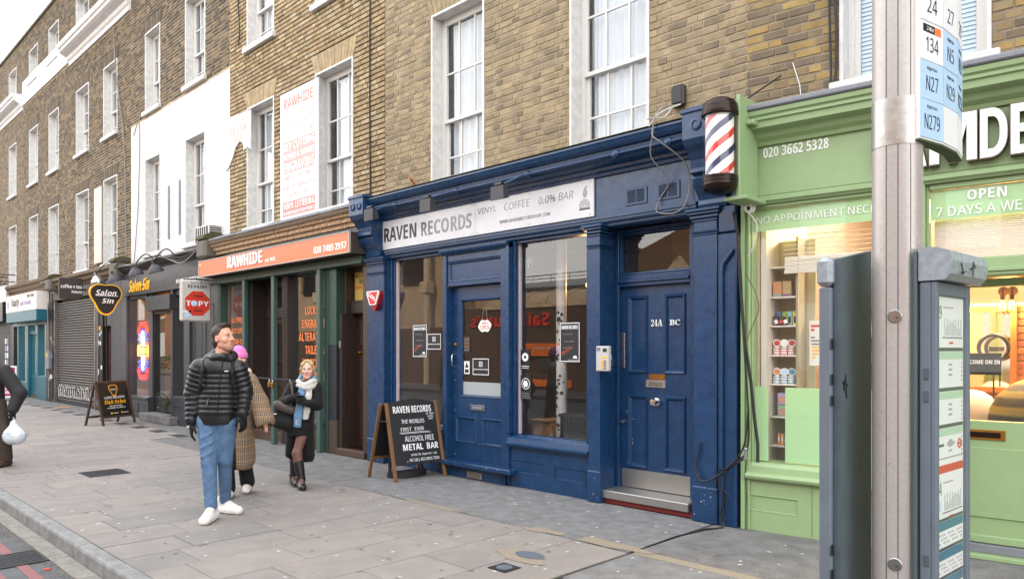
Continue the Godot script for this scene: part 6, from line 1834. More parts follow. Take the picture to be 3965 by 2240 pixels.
# ---------------------------------------------------------------- the far side of the road, seen only in the glass
func across_the_road() -> void:
	var tan_wall: Material = mat("far_tan", Color(0.70, 0.62, 0.52), 0.8, {"tex": texs.blotch, "size": 2.0})
	var brown_wall: Material = mat("far_brown", Color(0.34, 0.26, 0.215), 0.7, {"tex": texs.blotch, "size": 2.0})
	structure("far_pavement", mb().box(-60, 30, -0.129, 0.0, 12.2, 30.0), mats.concrete)
	var t := thing("supermarket", "low brown supermarket across the road with a glazed canopy and an orange band", "building", Vector3(-21, 0, 16))
	part(t, "wall", mb().box(-24.5, -16.9, 0.0, 3.35, 15.05, 22), brown_wall)
	part(t, "upper_wall", mb().box(-24.5, -16.9, 3.35, 4.40, 16.2, 24), tan_wall)
	part(t, "orange_band", mb().bev(-21.2, -17.77, 1.33, 1.83, 14.9, 15.05, 0.01), mat("far_orange", Color(0.93, 0.47, 0.13), 0.5))
	part(t, "orange_band", mb().bev(-21.2, -17.8, 0.14, 0.42, 14.95, 15.05, 0.01), mats.far_orange)
	part(t, "cash_machine", mb().bev(-19.3, -18.7, 0.75, 1.28, 14.97, 15.05, 0.01), mats.steel)
	words(t, "Sainsbury's", Vector3(-18.94, 2.36, 15.03), 4.5, 0.72, mat("far_red", Color(0.92, 0.22, 0.10), 0.5), {"weight": 700, "depth": 0.06, "ex": Vector3(-1, 0, 0)})
	words(t, "Sainsbury's Bank", Vector3(-17.83, 1.55, 14.89), 1.85, 0.17, mats.white_ink, {"weight": 400, "depth": 0.01, "ex": Vector3(-1, 0, 0)})
	for k in 6:
		var x := -22.6 + 1.1 * k
		var arc := []
		for j in 7:
			var a := PI / 2 * j / 6.0
			arc.append(Vector3(x, 3.33 + 0.65 * sin(a), 16.1 - 1.0 * cos(a)))
		part(t, "canopy_rib", mb().tube(arc, 0.05, 6), mats.room_cream)
	var can := mb()
	for j in 6:
		var a := PI / 2 * j / 6.0
		var b := PI / 2 * (j + 1) / 6.0
		can.quad(Vector3(-16.95, 3.31 + 0.65 * sin(a), 16.1 - 0.98 * cos(a)), Vector3(-22.7, 3.31 + 0.65 * sin(a), 16.1 - 0.98 * cos(a)), Vector3(-22.7, 3.31 + 0.65 * sin(b), 16.1 - 0.98 * cos(b)), Vector3(-16.95, 3.31 + 0.65 * sin(b), 16.1 - 0.98 * cos(b)))
	part(t, "canopy_glazing", can, mats.far_tan)
	part(t, "canopy_beam", mb().bev(-22.7, -16.95, 3.25, 3.36, 14.98, 15.1, 0.01), mats.room_cream)
	part(t, "duct", mb().tube([Vector3(-22.0, 4.12, 16.1), Vector3(-17.4, 4.05, 16.1)], 0.28, 14), mats.steel)
	var rail := mb()
	rail.tube([Vector3(-24, 4.68, 16.3), Vector3(-16.9, 4.68, 16.3)], 0.02, 5)
	rail.tube([Vector3(-24, 4.54, 16.3), Vector3(-16.9, 4.54, 16.3)], 0.015, 5)
	for k in 8: rail.tube([Vector3(-24 + k, 4.38, 16.3), Vector3(-24 + k, 4.68, 16.3)], 0.015, 5)
	part(t, "roof_rail", rail, mats.iron)
	t = thing("louvred_hall", "tall pale hall across the road with round columns and dark louvres", "building", Vector3(-33, 0, 16))
	part(t, "wall", mb().box(-46, -24.5, 0.0, 7.0, 15.6, 17.5), tan_wall)
	part(t, "plinth", mb().box(-46, -24.52, 0.0, 2.6, 15.3, 15.6), brown_wall)
	for k in 6:
		part(t, "column", mb().lathe([[0.16, 0.0], [0.16, 6.8]], Vector3(-26.7 - 3.2 * k, 0, 15.2), Vector3.UP, 14), mats.room_cream)
		part(t, "capital", mb().bev(-26.95 - 3.2 * k, -26.45 - 3.2 * k, 4.2, 4.75, 14.95, 15.45, 0.03), mats.room_cream)
		for j in 9:
			part(t, "louvre", mb().bev(-29.0 - 3.2 * k, -27.3 - 3.2 * k, 4.8 + 0.13 * j, 4.87 + 0.13 * j, 15.4, 15.58, 0.006), mats.iron)
	t = thing("gabled_house", "brown brick building with a steep gable and a pointed arch across the road", "building", Vector3(-13.4, 0, 16))
	var brk: Material = mat("far_brick", Color(0.58, 0.45, 0.34), 0.9, {"tex": texs.speck, "size": 0.8})
	part(t, "wall", mb().prism(PackedVector2Array([Vector2(-16.85, 0), Vector2(-10.2, 0), Vector2(-10.2, 4.9), Vector2(-12.6, 5.9), Vector2(-13.6, 5.7), Vector2(-15.0, 5.2), Vector2(-15.4, 5.3), Vector2(-16.85, 5.0)]), Vector3(0, 0, 15.2), Vector3.RIGHT, Vector3.UP, Vector3(0, 0, 7)), brk)
	part(t, "arch", mb().prism(PackedVector2Array([Vector2(-13.95, 3.2), Vector2(-13.0, 3.2), Vector2(-13.0, 4.3), Vector2(-13.45, 4.8), Vector2(-13.95, 4.36)]), Vector3(0, 0, 15.1), Vector3.RIGHT, Vector3.UP, Vector3(0, 0, 0.12)), mats.room_cream)
	t = thing("long_terrace", "long plain brick terrace further up the far side of the road", "building", Vector3(-95, 0, 17))
	part(t, "wall", mb().box(-150, -46.1, 0.0, 9.5, 15.4, 19), mat("far_brick2", Color(0.46, 0.37, 0.29), 0.9, {"tex": texs.speck, "size": 0.8}))
	for k in 26:
		for j in 3:
			part(t, "window", mb().bev(-149.0 + 4.0 * k, -147.6 + 4.0 * k, 1.0 + 3.0 * j, 2.9 + 3.0 * j, 15.34, 15.42, 0.01), mats.curtain)
	t = thing("brick_terrace", "plain brown brick building across the road from the green shop", "building", Vector3(4, 0, 18))
	part(t, "wall", mb().box(-10.1, 22, 0.0, 7.5, 15.4, 25), brk)
	for k in 8:
		for j in 2:
			var x := -9.0 + 3.6 * k
			part(t, "window", mb().bev(x, x + 1.2, 1.0 + 3.2 * j, 2.9 + 3.2 * j, 15.34, 15.42, 0.01), mats.curtain)

# ---------------------------------------------------------------- free-standing and hanging signs
const EAST := {"ex": Vector3(0, 0, -1)}       # lettering on faces that look along +x
func east(o: Dictionary) -> Dictionary:
	return o.merged(EAST)

func boards_and_signs() -> void:
	for k in 2:
		var q: Array = [[-8.595, -6.638, "white signboard with RAVEN RECORDS in dark letters on the blue fascia"], [-6.633, -4.79, "white signboard with handwritten words and a bird emblem on the blue fascia"]][k]
		var t := thing("signboard", q[2], "sign", Vector3((q[0] + q[1]) / 2, 3.0, 0.0))
		part(t, "board", mb().bev(q[0], q[1], 3.002, 3.40, 0.001, 0.022, 0.002), mats.board_white)
		for x in [q[0] + 0.05, (q[0] + q[1]) / 2, q[1] - 0.05]:
			for y in [3.03, 3.375]:
				part(t, "screw", mb().lathe([[0.008, 0.0], [0.006, 0.003], [0.001, 0.003]], Vector3(x, y, 0.022), Vector3(0, 0, 1), 8), mats.lead)
		if k == 0:
			words(t, "RAVEN", Vector3(-8.525, 3.108, 0.022), 0.73, 0.192, mats.ink, {"depth": 0.003, "res": 32, "weight": 700})
			words(t, "RECORDS", Vector3(-7.69, 3.104, 0.022), 0.99, 0.185, mats.grey_ink, {"depth": 0.003, "res": 32, "weight": 700})
		else:
			var hand := {"depth": 0.002, "lean": 0.12, "res": 28}
			words(t, "VINYL", Vector3(-6.59, 3.25, 0.022), 0.33, 0.07, mats.grey_ink, hand)
			words(t, "COFFEE", Vector3(-6.13, 3.237, 0.022), 0.41, 0.085, mats.grey_ink, hand)
			words(t, "0.0% BAR", Vector3(-5.58, 3.232, 0.022), 0.51, 0.085, mats.grey_ink, hand)
			words(t, "WWW.RAVENRECORDSHOP.COM", Vector3(-6.205, 3.088, 0.022), 0.80, 0.04, mats.ink, {"depth": 0.002})
			var e := mb()
			e.prism(PackedVector2Array([Vector2(-4.925, 3.215), Vector2(-4.895, 3.215), Vector2(-4.878, 3.255), Vector2(-4.885, 3.295), Vector2(-4.892, 3.315), Vector2(-4.87, 3.338), Vector2(-4.898, 3.333), Vector2(-4.915, 3.32), Vector2(-4.932, 3.28), Vector2(-4.935, 3.245)]), Vector3(0, 0, 0.022), Vector3.RIGHT, Vector3.UP, Vector3(0, 0, 0.002))
			part(t, "bird_mark", e, mats.grey_ink)
			for r in [0.074, 0.058, 0.042, 0.026]:
				var a := mb()
				for j in 14:
					var u0 := PI * j / 14.0
					var u1 := PI * (j + 1) / 14.0
					var c := Vector3(-4.912, 3.125, 0.0235)
					var w := 0.009
					a.quad(c + Vector3(cos(u0), sin(u0), 0) * (r - w), c + Vector3(cos(u0), sin(u0), 0) * r, c + Vector3(cos(u1), sin(u1), 0) * r, c + Vector3(cos(u1), sin(u1), 0) * (r - w))
				part(t, "record_mark", a, mats.grey_ink)
			part(t, "emblem_bar", mb().box(-4.985, -4.838, 3.085, 3.102, 0.022, 0.024), mats.ink)
			words(t, "RAVEN RECORDS", Vector3(-4.98, 3.106, 0.022), 0.14, 0.014, mats.grey_ink, {"depth": 0.002, "res": 8})
	raven_board()
	salon_board()
	pink_board()
	hanging_signs()
	barber_pole()

func raven_board() -> void:
	var keep := FR
	var t := thing("a_board", "wooden A-board with a chalked blackboard advertising an alcohol free metal bar", "A-board", Vector3(-7.4, 0, 0.46))
	var foot := Vector3(-7.14, 0, 0.46)
	var head := Vector3(-7.40, 0.96, 0.52)
	var up := (head - foot).normalized()
	var ax := Vector3(0.12, 0, -0.99).normalized()      # along the face, left to right for the reader
	var nrm := ax.cross(up).normalized()
	up = nrm.cross(ax)
	FR = Transform3D(Basis(ax, up, nrm), foot)
	for s in [-1.0, 1.0]:
		part(t, "leg", mb().bev(s * 0.355 - 0.022, s * 0.355 + 0.022, 0.0, 0.97, -0.016, 0.016, 0.005), mats.oak)
	var pl := PackedVector2Array([Vector2(-0.333, 0.19), Vector2(0.333, 0.19), Vector2(0.333, 0.94)])
	for k in 11:
		var a := float(k) / 10.0
		pl.append(Vector2(lerpf(0.333, -0.333, a), 0.955 + 0.055 * sin(PI * a)))
	pl.append(Vector2(-0.333, 0.94))
	part(t, "blackboard", mb().prism(pl, Vector3(0, 0, -0.008), Vector3.RIGHT, Vector3.UP, Vector3(0, 0, 0.014)), mats.slate)
	var C: Material = mats.chalk_white
	var hand := {"depth": 0.0015, "weight": 700}
	var z := 0.0065
	words(t, "RAVEN", Vector3(-0.275, 0.835, z), 0.235, 0.085, C, hand)
	words(t, "RECORDS", Vector3(-0.01, 0.835, z), 0.285, 0.085, C, hand)
	words(t, "THE WORLDS", Vector3(-0.18, 0.70, z), 0.33, 0.05, C, {"depth": 0.0015, "lean": 0.05})
	words(t, "FIRST   EVER", Vector3(-0.20, 0.605, z), 0.33, 0.045, C, {"depth": 0.0015, "lean": 0.05})
	part(t, "chalk_line", mb().box(-0.22, 0.2, 0.585, 0.590, z, z + 0.0015), C)
	part(t, "chalk_line", mb().box(-0.20, 0.23, 0.572, 0.576, z, z + 0.0015), C)
	words(t, "ALCOHOL FREE", Vector3(-0.16, 0.475, z), 0.42, 0.066, C, {"depth": 0.0015})
	words(t, "METAL  BAR", Vector3(-0.20, 0.365, z), 0.51, 0.078, C, hand)
	words(t, "OPEN TIL 10pm Fri - Sat", Vector3(-0.10, 0.285, z), 0.37, 0.034, C, {"depth": 0.0015})
	words(t, "... WE SELL RECORDS TOO!", Vector3(-0.17, 0.225, z), 0.47, 0.036, C, {"depth": 0.0015})
	words(t, "ALL THINGS", Vector3(0.19, 0.80, z), 0.12, 0.022, C, {"depth": 0.0015, "res": 12})
	words(t, "0.0%", Vector3(0.21, 0.765, z), 0.08, 0.022, C, {"depth": 0.0015, "res": 12})
	words(t, "BEER", Vector3(0.22, 0.735, z), 0.06, 0.020, C, {"depth": 0.0015, "res": 12})
	var foot2 := Vector3(-7.70, 0, 0.46)
	up = (head - foot2).normalized()
	nrm = ax.cross(up).normalized()
	up = nrm.cross(ax)
	FR = Transform3D(Basis(ax, up, nrm), foot2)
	for s in [-1.0, 1.0]:
		part(t, "leg", mb().bev(s * 0.355 - 0.02, s * 0.355 + 0.02, 0.0, 0.98, -0.014, 0.014, 0.005), mats.oak)
	part(t, "rail", mb().bev(-0.335, 0.335, 0.24, 0.275, -0.012, 0.012, 0.004), mats.oak)
	part(t, "rear_board", mb().box(-0.335, 0.335, 0.275, 0.96, -0.008, 0.004), mats.slate)
	FR = keep
	part(t, "hinge", mb().tube([Vector3(-7.29, 0.72, 0.85), Vector3(-7.50, 0.72, 0.85)], 0.006, 6), mats.iron)
	t = thing("pavement_sign_base", "black pavement sign with a rounded weighted base behind the A-board", "sign base", Vector3(-7.45, 0, 0.42))
	var b := PackedVector2Array()
	for k in 21:
		var a := PI * k / 20.0
		b.append(Vector2(cos(a) * 0.29, sin(a) * 0.20))
	part(t, "weight", mb().prism(b, Vector3(-7.50, 0.0, 0.42), Vector3(0, 0, 1), Vector3(1, 0, 0), Vector3(0, 0.075, 0)), mats.iron)
	for dz in [-0.25, 0.25]:
		part(t, "upright", mb().bev(-7.52, -7.48, 0.07, 0.62, 0.42 + dz - 0.014, 0.42 + dz + 0.014, 0.004), mats.plastic_black)

func salon_board() -> void:
	var keep := FR
	var t := thing("a_board", "dark A-board advertising a hair salon, standing before the charcoal shopfront", "A-board", Vector3(-17.1, 0, 0.85))
	var fl := Vector3(-16.80, 0, 1.22)
	var fr := Vector3(-17.24, 0, 0.44)
	var ax := (fr - fl).normalized()
	var side := ax.cross(Vector3.UP).normalized()
	var foot := (fl + fr) / 2
	var head := foot - side * 0.22 + Vector3(0, 0.93, 0)
	var up := (head - foot).normalized()
	FR = Transform3D(Basis(ax, up, ax.cross(up)), foot)
	var h := 0.95
	for s in [-1.0, 1.0]:
		part(t, "leg", mb().bev(s * 0.43 - 0.028, s * 0.43 + 0.028, 0.0, h, -0.018, 0.018, 0.005), mats.old_wood)
	part(t, "rail", mb().bev(-0.402, 0.402, h - 0.05, h, -0.015, 0.015, 0.004), mats.old_wood)
	part(t, "rail", mb().bev(-0.402, 0.402, 0.15, 0.19, -0.015, 0.015, 0.004), mats.old_wood)
	part(t, "panel", mb().box(-0.402, 0.402, 0.19, h - 0.05, -0.008, 0.006), mats.slate)
	var pick := pick_outline(0.0, 0.755, 0.115)
	part(t, "badge", mb().prism(pick, Vector3(0, 0, 0.006), Vector3.RIGHT, Vector3.UP, Vector3(0, 0, 0.002)), mats.yellow_ink)
	part(t, "badge_field", mb().prism(pick_outline(0.0, 0.757, 0.10), Vector3(0, 0, 0.008), Vector3.RIGHT, Vector3.UP, Vector3(0, 0, 0.001)), mats.ink)
	words(t, "Salon Sin", Vector3(-0.07, 0.75, 0.009), 0.14, 0.03, mats.white_ink, {"depth": 0.001, "weight": 700, "res": 12})
	words(t, "LADIES AND GENTS", Vector3(-0.28, 0.565, 0.006), 0.56, 0.05, mats.white_ink, {"depth": 0.001, "weight": 700, "font": "Droid Serif", "res": 14})
	words(t, "Hair Salon", Vector3(-0.30, 0.455, 0.006), 0.58, 0.085, mats.yellow_ink, {"depth": 0.001, "weight": 700, "font": "Droid Serif", "lean": 0.3})
	words(t, "WALK INS AVAILABLE", Vector3(-0.18, 0.395, 0.006), 0.36, 0.026, mats.white_ink, {"depth": 0.001, "res": 10})
	words(t, "APPOINTMENTS RECOMMENDED", Vector3(-0.25, 0.35, 0.006), 0.5, 0.026, mats.white_ink, {"depth": 0.001, "res": 10})
	for s in [-0.18, 0.1]:
		part(t, "mark", mb().box(s, s + 0.05, 0.235, 0.265, 0.006, 0.007), mats.yellow_ink)
		part(t, "line", mb().box(s + 0.065, s + 0.21, 0.243, 0.254, 0.006, 0.007), mats.white_ink)
	var foot2 := foot - side * 0.46
	up = (head - foot2).normalized()
	FR = Transform3D(Basis(ax, up, ax.cross(up)), foot2)
	for s in [-1.0, 1.0]:
		part(t, "leg", mb().bev(s * 0.43 - 0.026, s * 0.43 + 0.026, 0.0, h, -0.016, 0.016, 0.005), mats.old_wood)
	part(t, "rail", mb().bev(-0.404, 0.404, 0.16, 0.20, -0.012, 0.012, 0.004), mats.old_wood)
	FR = keep

func pick_outline(cx: float, cy: float, r: float) -> PackedVector2Array:
	var pl := PackedVector2Array()
	for k in 48:
		var a := TAU * k / 48
		var q := 1.0 + 0.16 * sin(3 * a) 
		pl.append(Vector2(cx + cos(a) * r * q * 0.97, cy + sin(a) * r * q * 1.06))
	return pl

func pink_board() -> void:
	var keep := FR
	FR = Transform3D(Basis(Vector3.UP, deg_to_rad(62)), Vector3(-27.6, 0, 0.95))
	var t := thing("pavement_board", "white framed pavement board with a magenta heading outside the teal shop", "sign", Vector3.ZERO)
	var f := mb()
	frame_of(f, -0.40, 0.40, 0.08, 1.08, -0.02, 0.02, 0.05)
	part(t, "frame", f, mats.plastic_white)
	part(t, "poster", mb().box(-0.35, 0.35, 0.13, 1.03, -0.008, 0.008), mat("poster_pink", Color(0.85, 0.68, 0.74), 0.5))
	part(t, "heading", mb().box(-0.35, 0.35, 0.85, 1.03, 0.008, 0.010), mat("magenta", Color(0.62, 0.08, 0.30), 0.5))
	words(t, "Vanity Nails", Vector3(-0.28, 0.9, 0.010), 0.56, 0.09, mats.white_ink, {"font": "Droid Serif", "depth": 0.001, "lean": 0.25, "res": 12})
	for k in 5:
		part(t, "line", mb().box(-0.26, 0.26, 0.30 + 0.1 * k, 0.325 + 0.1 * k, 0.008, 0.010), mats.magenta)
	part(t, "foot_band", mb().box(-0.35, 0.35, 0.13, 0.2, 0.008, 0.010), mats.magenta)
	part(t, "base", mb().bev(-0.42, 0.42, 0.0, 0.08, -0.25, 0.25, 0.02), mats.lead)
	FR = keep

func hanging_signs() -> void:
	var t := thing("shoe_repair_sign", "scuffed white projecting box sign with a red octagon and TOPY lettering", "sign", Vector3(-14.09, 2.13, 0.39))
	part(t, "box", mb().bev(-14.17, -14.08, 2.13, 2.92, 0.10, 0.68, 0.03), mat("scuffed_white", Color(0.78, 0.765, 0.74), 0.45, {"tex": noise_tex("scuff", 65, 0.03, 0.86, 1.0, 5, false, 0.2), "size": 0.6}))
	var oc := PackedVector2Array()
	for k in 8:
		var a := TAU * (k + 0.5) / 8
		oc.append(Vector2(cos(a), sin(a)) * 0.252)
	part(t, "octagon", mb().prism(oc, Vector3(-14.081, 2.475, 0.37), Vector3(0, 0, -1), Vector3.UP, Vector3(0.003, 0, 0)), mat("octagon_red", Color(0.83, 0.22, 0.14), 0.45, {"tex": texs.scuff, "size": 0.8}))
	words(t, "SHOE", Vector3(-14.08, 2.845, 0.5), 0.22, 0.05, mats.lead, east({"weight": 700, "depth": 0.002}))
	words(t, "REPAIRS", Vector3(-14.08, 2.765, 0.55), 0.36, 0.062, mats.ink, east({"weight": 700, "depth": 0.002}))
	words(t, "Soles", Vector3(-14.078, 2.595, 0.445), 0.17, 0.055, mats.ink, east({"weight": 700, "depth": 0.002}))
	words(t, "TOPY", Vector3(-14.077, 2.425, 0.585), 0.43, 0.10, mats.white_ink, east({"weight": 700, "depth": 0.003}))
	part(t, "globe_mark", mb().lathe([[0.052, 0.0], [0.05, 0.004], [0.001, 0.005]], Vector3(-14.077, 2.477, 0.425), Vector3(1, 0, 0), 20), mats.tile_blue)
	words(t, "Heels", Vector3(-14.078, 2.315, 0.445), 0.17, 0.055, mats.ink, east({"weight": 700, "depth": 0.002}))
	part(t, "sticker", mb().box(-14.081, -14.078, 2.21, 2.29, 0.52, 0.61), mats.tile_blue)
	part(t, "sticker", mb().box(-14.081, -14.078, 2.30, 2.33, 0.49, 0.65), mats.paper)
	part(t, "bracket", mb().tube([Vector3(-14.12, 2.93, 0.0), Vector3(-14.12, 2.95, 0.3), Vector3(-14.12, 2.92, 0.62)], 0.014, 6), mats.iron)
	t = thing("plectrum_sign", "black plectrum shaped hanging sign with a yellow edge and white script", "sign", Vector3(-19.14, 2.47, 0.47))
	part(t, "edge", mb().prism(pick_outline(0, 0, 0.345), Vector3(-19.19, 2.835, 0.47), Vector3(0, 0, -1), Vector3.UP, Vector3(0.05, 0, 0)), mats.yellow_ink)
	part(t, "face", mb().prism(pick_outline(0, 0.005, 0.315), Vector3(-19.14, 2.835, 0.47), Vector3(0, 0, -1), Vector3.UP, Vector3(0.006, 0, 0)), mats.plastic_black)
	words(t, "Salon", Vector3(-19.133, 2.88, 0.70), 0.44, 0.14, mats.white_ink, east({"weight": 700, "depth": 0.003, "lean": 0.3}))
	words(t, "Sin", Vector3(-19.133, 2.70, 0.56), 0.24, 0.12, mats.white_ink, east({"weight": 700, "depth": 0.003, "lean": 0.3}))
	part(t, "script_stroke", mb().box(-19.134, -19.131, 2.872, 2.884, 0.20, 0.69), mats.white_ink)
	part(t, "bracket", mb().tube([Vector3(-19.165, 3.30, 0.0), Vector3(-19.165, 3.30, 0.5), Vector3(-19.165, 3.15, 0.5)], 0.015, 6), mats.iron)
	t = thing("coffee_house_sign", "square brown projecting sign reading coffee tea house above the shutter", "sign", Vector3(-22.33, 2.96, 0.39))
	part(t, "box", mb().bev(-22.40, -22.33, 2.96, 3.525, 0.10, 0.67, 0.006), mat("sign_brown", Color(0.22, 0.185, 0.165), 0.5))
	words(t, "coffee v tea", Vector3(-22.329, 3.25, 0.63), 0.50, 0.10, mats.white_ink, east({"depth": 0.002, "weight": 700}))
	words(t, "house", Vector3(-22.329, 3.12, 0.37), 0.25, 0.085, mats.white_ink, east({"depth": 0.002, "weight": 700}))
	part(t, "bracket", mb().bev(-22.39, -22.35, 3.2, 3.25, 0.0, 0.1, 0.004), mats.iron)
	t = thing("notice_board", "tall weathered pinkish board hung on the sooty brick between two windows", "sign", Vector3(-21.4, 3.9, -0.06))
	part(t, "board", mb().bev(-21.92, -21.32, 3.9, 5.92, -0.09, -0.055, 0.004), mat("faded_pink", Color(0.84, 0.75, 0.70), 0.7, {"tex": texs.blotch, "size": 0.7}))
	for k in 15:
		part(t, "line", mb().box(-21.82, -21.45 - 0.05 * (k % 3), 4.25 + 0.1 * k, 4.28 + 0.1 * k, -0.055, -0.053), mats.board_white)

func barber_pole() -> void:
	var c := Vector3(-3.115, 2.92, 0.42)
	var t := thing("barber_pole", "barber pole with red, white and blue stripes in glass and bronze caps", "barber pole", c)
	var im := Image.create(96, 192, false, Image.FORMAT_RGB8)
	for y in 192:
		for x in 96:
			var s := fposmod(float(x) / 96.0 * 2.0 - (1.0 - float(y) / 192.0) * 1.9, 1.0)
			var col := Color(0.90, 0.88, 0.86)
			if s > 0.06 and s < 0.27: col = Color(0.76, 0.14, 0.09)
			elif s > 0.56 and s < 0.77: col = Color(0.10, 0.12, 0.30)
			im.set_pixel(x, y, col)
	var stripes: Material = mat("barber_stripes", Color.WHITE, 0.35, {"tex": ImageTexture.create_from_image(im), "uv": true})
	var cyl := mb(false, true)
	cyl.lathe([[0.118, 0.14], [0.118, 0.68]], c, Vector3.UP, 40)
	part(t, "striped_drum", cyl, stripes)
	part(t, "glass_sleeve", mb().lathe([[0.138, 0.14], [0.138, 0.68]], c, Vector3.UP, 40), mats.glass)
	part(t, "lower_cap", mb().lathe([[0.001, 0.0], [0.06, 0.004], [0.11, 0.02], [0.138, 0.045], [0.148, 0.075], [0.148, 0.10], [0.152, 0.105], [0.152, 0.118], [0.148, 0.122], [0.150, 0.145], [0.140, 0.155]], c, Vector3.UP, 40), mats.bronze)
	part(t, "upper_cap", mb().lathe([[0.140, 0.66], [0.156, 0.67], [0.158, 0.69], [0.15, 0.695], [0.15, 0.72], [0.146, 0.725], [0.146, 0.75], [0.13, 0.785], [0.09, 0.81], [0.04, 0.82], [0.001, 0.822]], c, Vector3.UP, 40), mats.bronze)
	part(t, "back_rod", mb().bev(-3.02, -2.985, 2.97, 3.66, 0.34, 0.375, 0.006), mats.bronze)
	part(t, "bracket_board", mb().bev(-3.0, -2.965, 2.88, 3.76, 0.02, 0.36, 0.006), mats.green)
	part(t, "bracket_foot", mb().bev(-3.10, -2.90, 2.865, 2.90, 0.0, 0.38, 0.006), mats.green)
	part(t, "bracket_arm", mb().bev(-2.965, -2.90, 3.52, 3.56, 0.02, 0.25, 0.006), mats.green)

# ---------------------------------------------------------------- the bus stop
func bus_stop() -> void:
	var c := Vector3(-0.668, 0, 3.90)
	var t := thing("bus_stop", "grey metal bus stop post with a route flag and two timetable cases", "bus stop", c)
	var pl := PackedVector2Array()
	var front := deg_to_rad(-80.0)
	for k in 60:
		var a := TAU * k / 60
		var rel := wrapf(a - (-front), -PI, PI)
		var r := 0.064
		if absf(rel + 0.30) < 0.06: r = 0.058
		elif rel > -0.24 and rel < 0.32: r = 0.064 * cos(0.28) / maxf(0.9, cos(rel - 0.04))
		pl.append(Vector2(cos(a) * r, -sin(a) * r))
	part(t, "post", mb().prism(pl, c, Vector3.RIGHT, Vector3(0, 0, 1), Vector3(0, 3.4, 0)), mats.pole_metal)
	var fd := Vector3(0.20, 0, 0.98).normalized()
	for y in [1.69, 1.014, 0.35]:
		var b := part(t, "bolt", mb().lathe([[0.018, 0.0], [0.018, 0.005], [0.016, 0.007], [0.001, 0.007]], c + fd * 0.0605 + Vector3(0, y, 0), fd, 20), mats.steel)
		for s in [-0.006, 0.006]:
			part(b, "pin_hole", mb().lathe([[0.0025, 0.0], [0.001, 0.0008]], c + fd * 0.0677 + Vector3(s, y - s * 0.5, 0), fd, 8), mats.plastic_black)
	for a in [-0.34, 0.12, 0.62]:
		var sd := fd.rotated(Vector3.UP, a)
		part(t, "seam", mb().bev(-0.0012, 0.0012, 0.0, 3.4, -0.0012, 0.0012, 0.0003), mats.stop_dark).position = c + sd * 0.0636
	part(t, "patch", mb().tube([c + Vector3(0.0, 2.16, 0.0), c + Vector3(0, 2.29, 0)], 0.0655, 40), mats.brushed)
	var keep := FR
	var a1 := Vector3(0.02, 0, -0.258).normalized()
	FR = Transform3D(Basis(a1, Vector3.UP, a1.cross(Vector3.UP)), Vector3(-0.568, 0, 3.944))
	var case := part(t, "timetable_case", mb().bev(0.0, 0.262, 0.55, 1.782, -0.034, -0.002, 0.004), mats.stop_grey)
	var f := mb()
	f.bev(0.0, 0.022, 0.55, 1.782, -0.004, 0.010, 0.003); f.bev(0.232, 0.262, 0.55, 1.782, -0.004, 0.010, 0.003)
	f.bev(0.022, 0.232, 1.745, 1.782, -0.004, 0.009, 0.003); f.bev(0.022, 0.232, 0.55, 0.59, -0.004, 0.009, 0.003)
	part(case, "frame", f, mats.stop_grey)
	part(case, "back_plate", mb().bev(-0.012, 0.25, 0.52, 1.865, -0.045, -0.036, 0.003), mats.stop_dark)
	for y in [1.52, 1.46, 1.02, 0.95]:
		part(case, "hinge", mb().bev(-0.003, 0.003, y, y + 0.03, -0.022, -0.010, 0.001), mats.stop_dark)
	timetable(case)
	pane(case, 0.022, 0.232, 0.59, 1.745, 0.006)
	part(case, "hood", mb().prism(PackedVector2Array([Vector2(-0.034, 1.784), Vector2(0.03, 1.784), Vector2(0.045, 1.80), Vector2(0.05, 1.835), Vector2(0.042, 1.86), Vector2(0.01, 1.872), Vector2(-0.034, 1.875)]), Vector3(-0.004, 0, 0), Vector3(0, 0, 1), Vector3.UP, Vector3(0.285, 0, 0)), mats.stop_cap)
	part(case, "pen_mark", scribble([[0.06, 1.83], [0.075, 1.80], [0.06, 1.805], [0.10, 1.81]], 0.0505, 0.0015), mats.plastic_black)
	part(case, "pen_mark", scribble([[0.13, 1.82], [0.17, 1.825], [0.15, 1.84], [0.15, 1.80]], 0.0505, 0.0015), mats.plastic_black)
	FR = keep
	var back := part(t, "timetable_case", mb().prism(PackedVector2Array([Vector2(4.005, 0.55), Vector2(4.005, 1.855), Vector2(3.76, 1.90), Vector2(3.76, 0.55)]), Vector3(-0.803, 0, 0), Vector3(0, 0, 1), Vector3.UP, Vector3(0.02, 0, 0)), mats.stop_dark)
	part(back, "frame", mb().bev(-0.838, -0.804, 0.55, 1.775, 3.75, 4.022, 0.004), mats.stop_grey)
	part(back, "hood", mb().bev(-0.845, -0.800, 1.778, 1.86, 3.74, 4.03, 0.012), mats.stop_cap)
	for y in [1.50, 1.44, 1.02, 0.95, 1.6]:
		part(back, "hinge", mb().bev(-0.803, -0.801, y, y + 0.03, 4.008, 4.024, 0.0005), mats.plastic_black)
	FR = Transform3D(Basis(Vector3(0, 0, -1), Vector3.UP, Vector3(1, 0, 0)), Vector3(-0.783, 0, 4.005))
	part(back, "pen_mark", scribble([[0.012, 1.51], [0.05, 1.50], [0.018, 1.485], [0.032, 1.53], [0.042, 1.46], [0.012, 1.51]], 0.0015, 0.0012), mats.plastic_black)
	var a2 := Vector3(0.012, 0, -0.335).normalized()
	FR = Transform3D(Basis(a2, Vector3.UP, a2.cross(Vector3.UP)), Vector3(-0.601, 0, 3.934))
	var xs := [0.0, 0.115, 0.228, 0.335]
	var zs := [0.0, 0.022, 0.026, 0.010]
	var flag := mb()
	var outline := PackedVector2Array()
	for k in 4: outline.append(Vector2(xs[k], zs[k]))
	for k in 4: outline.append(Vector2(xs[3 - k], zs[3 - k] - 0.035))
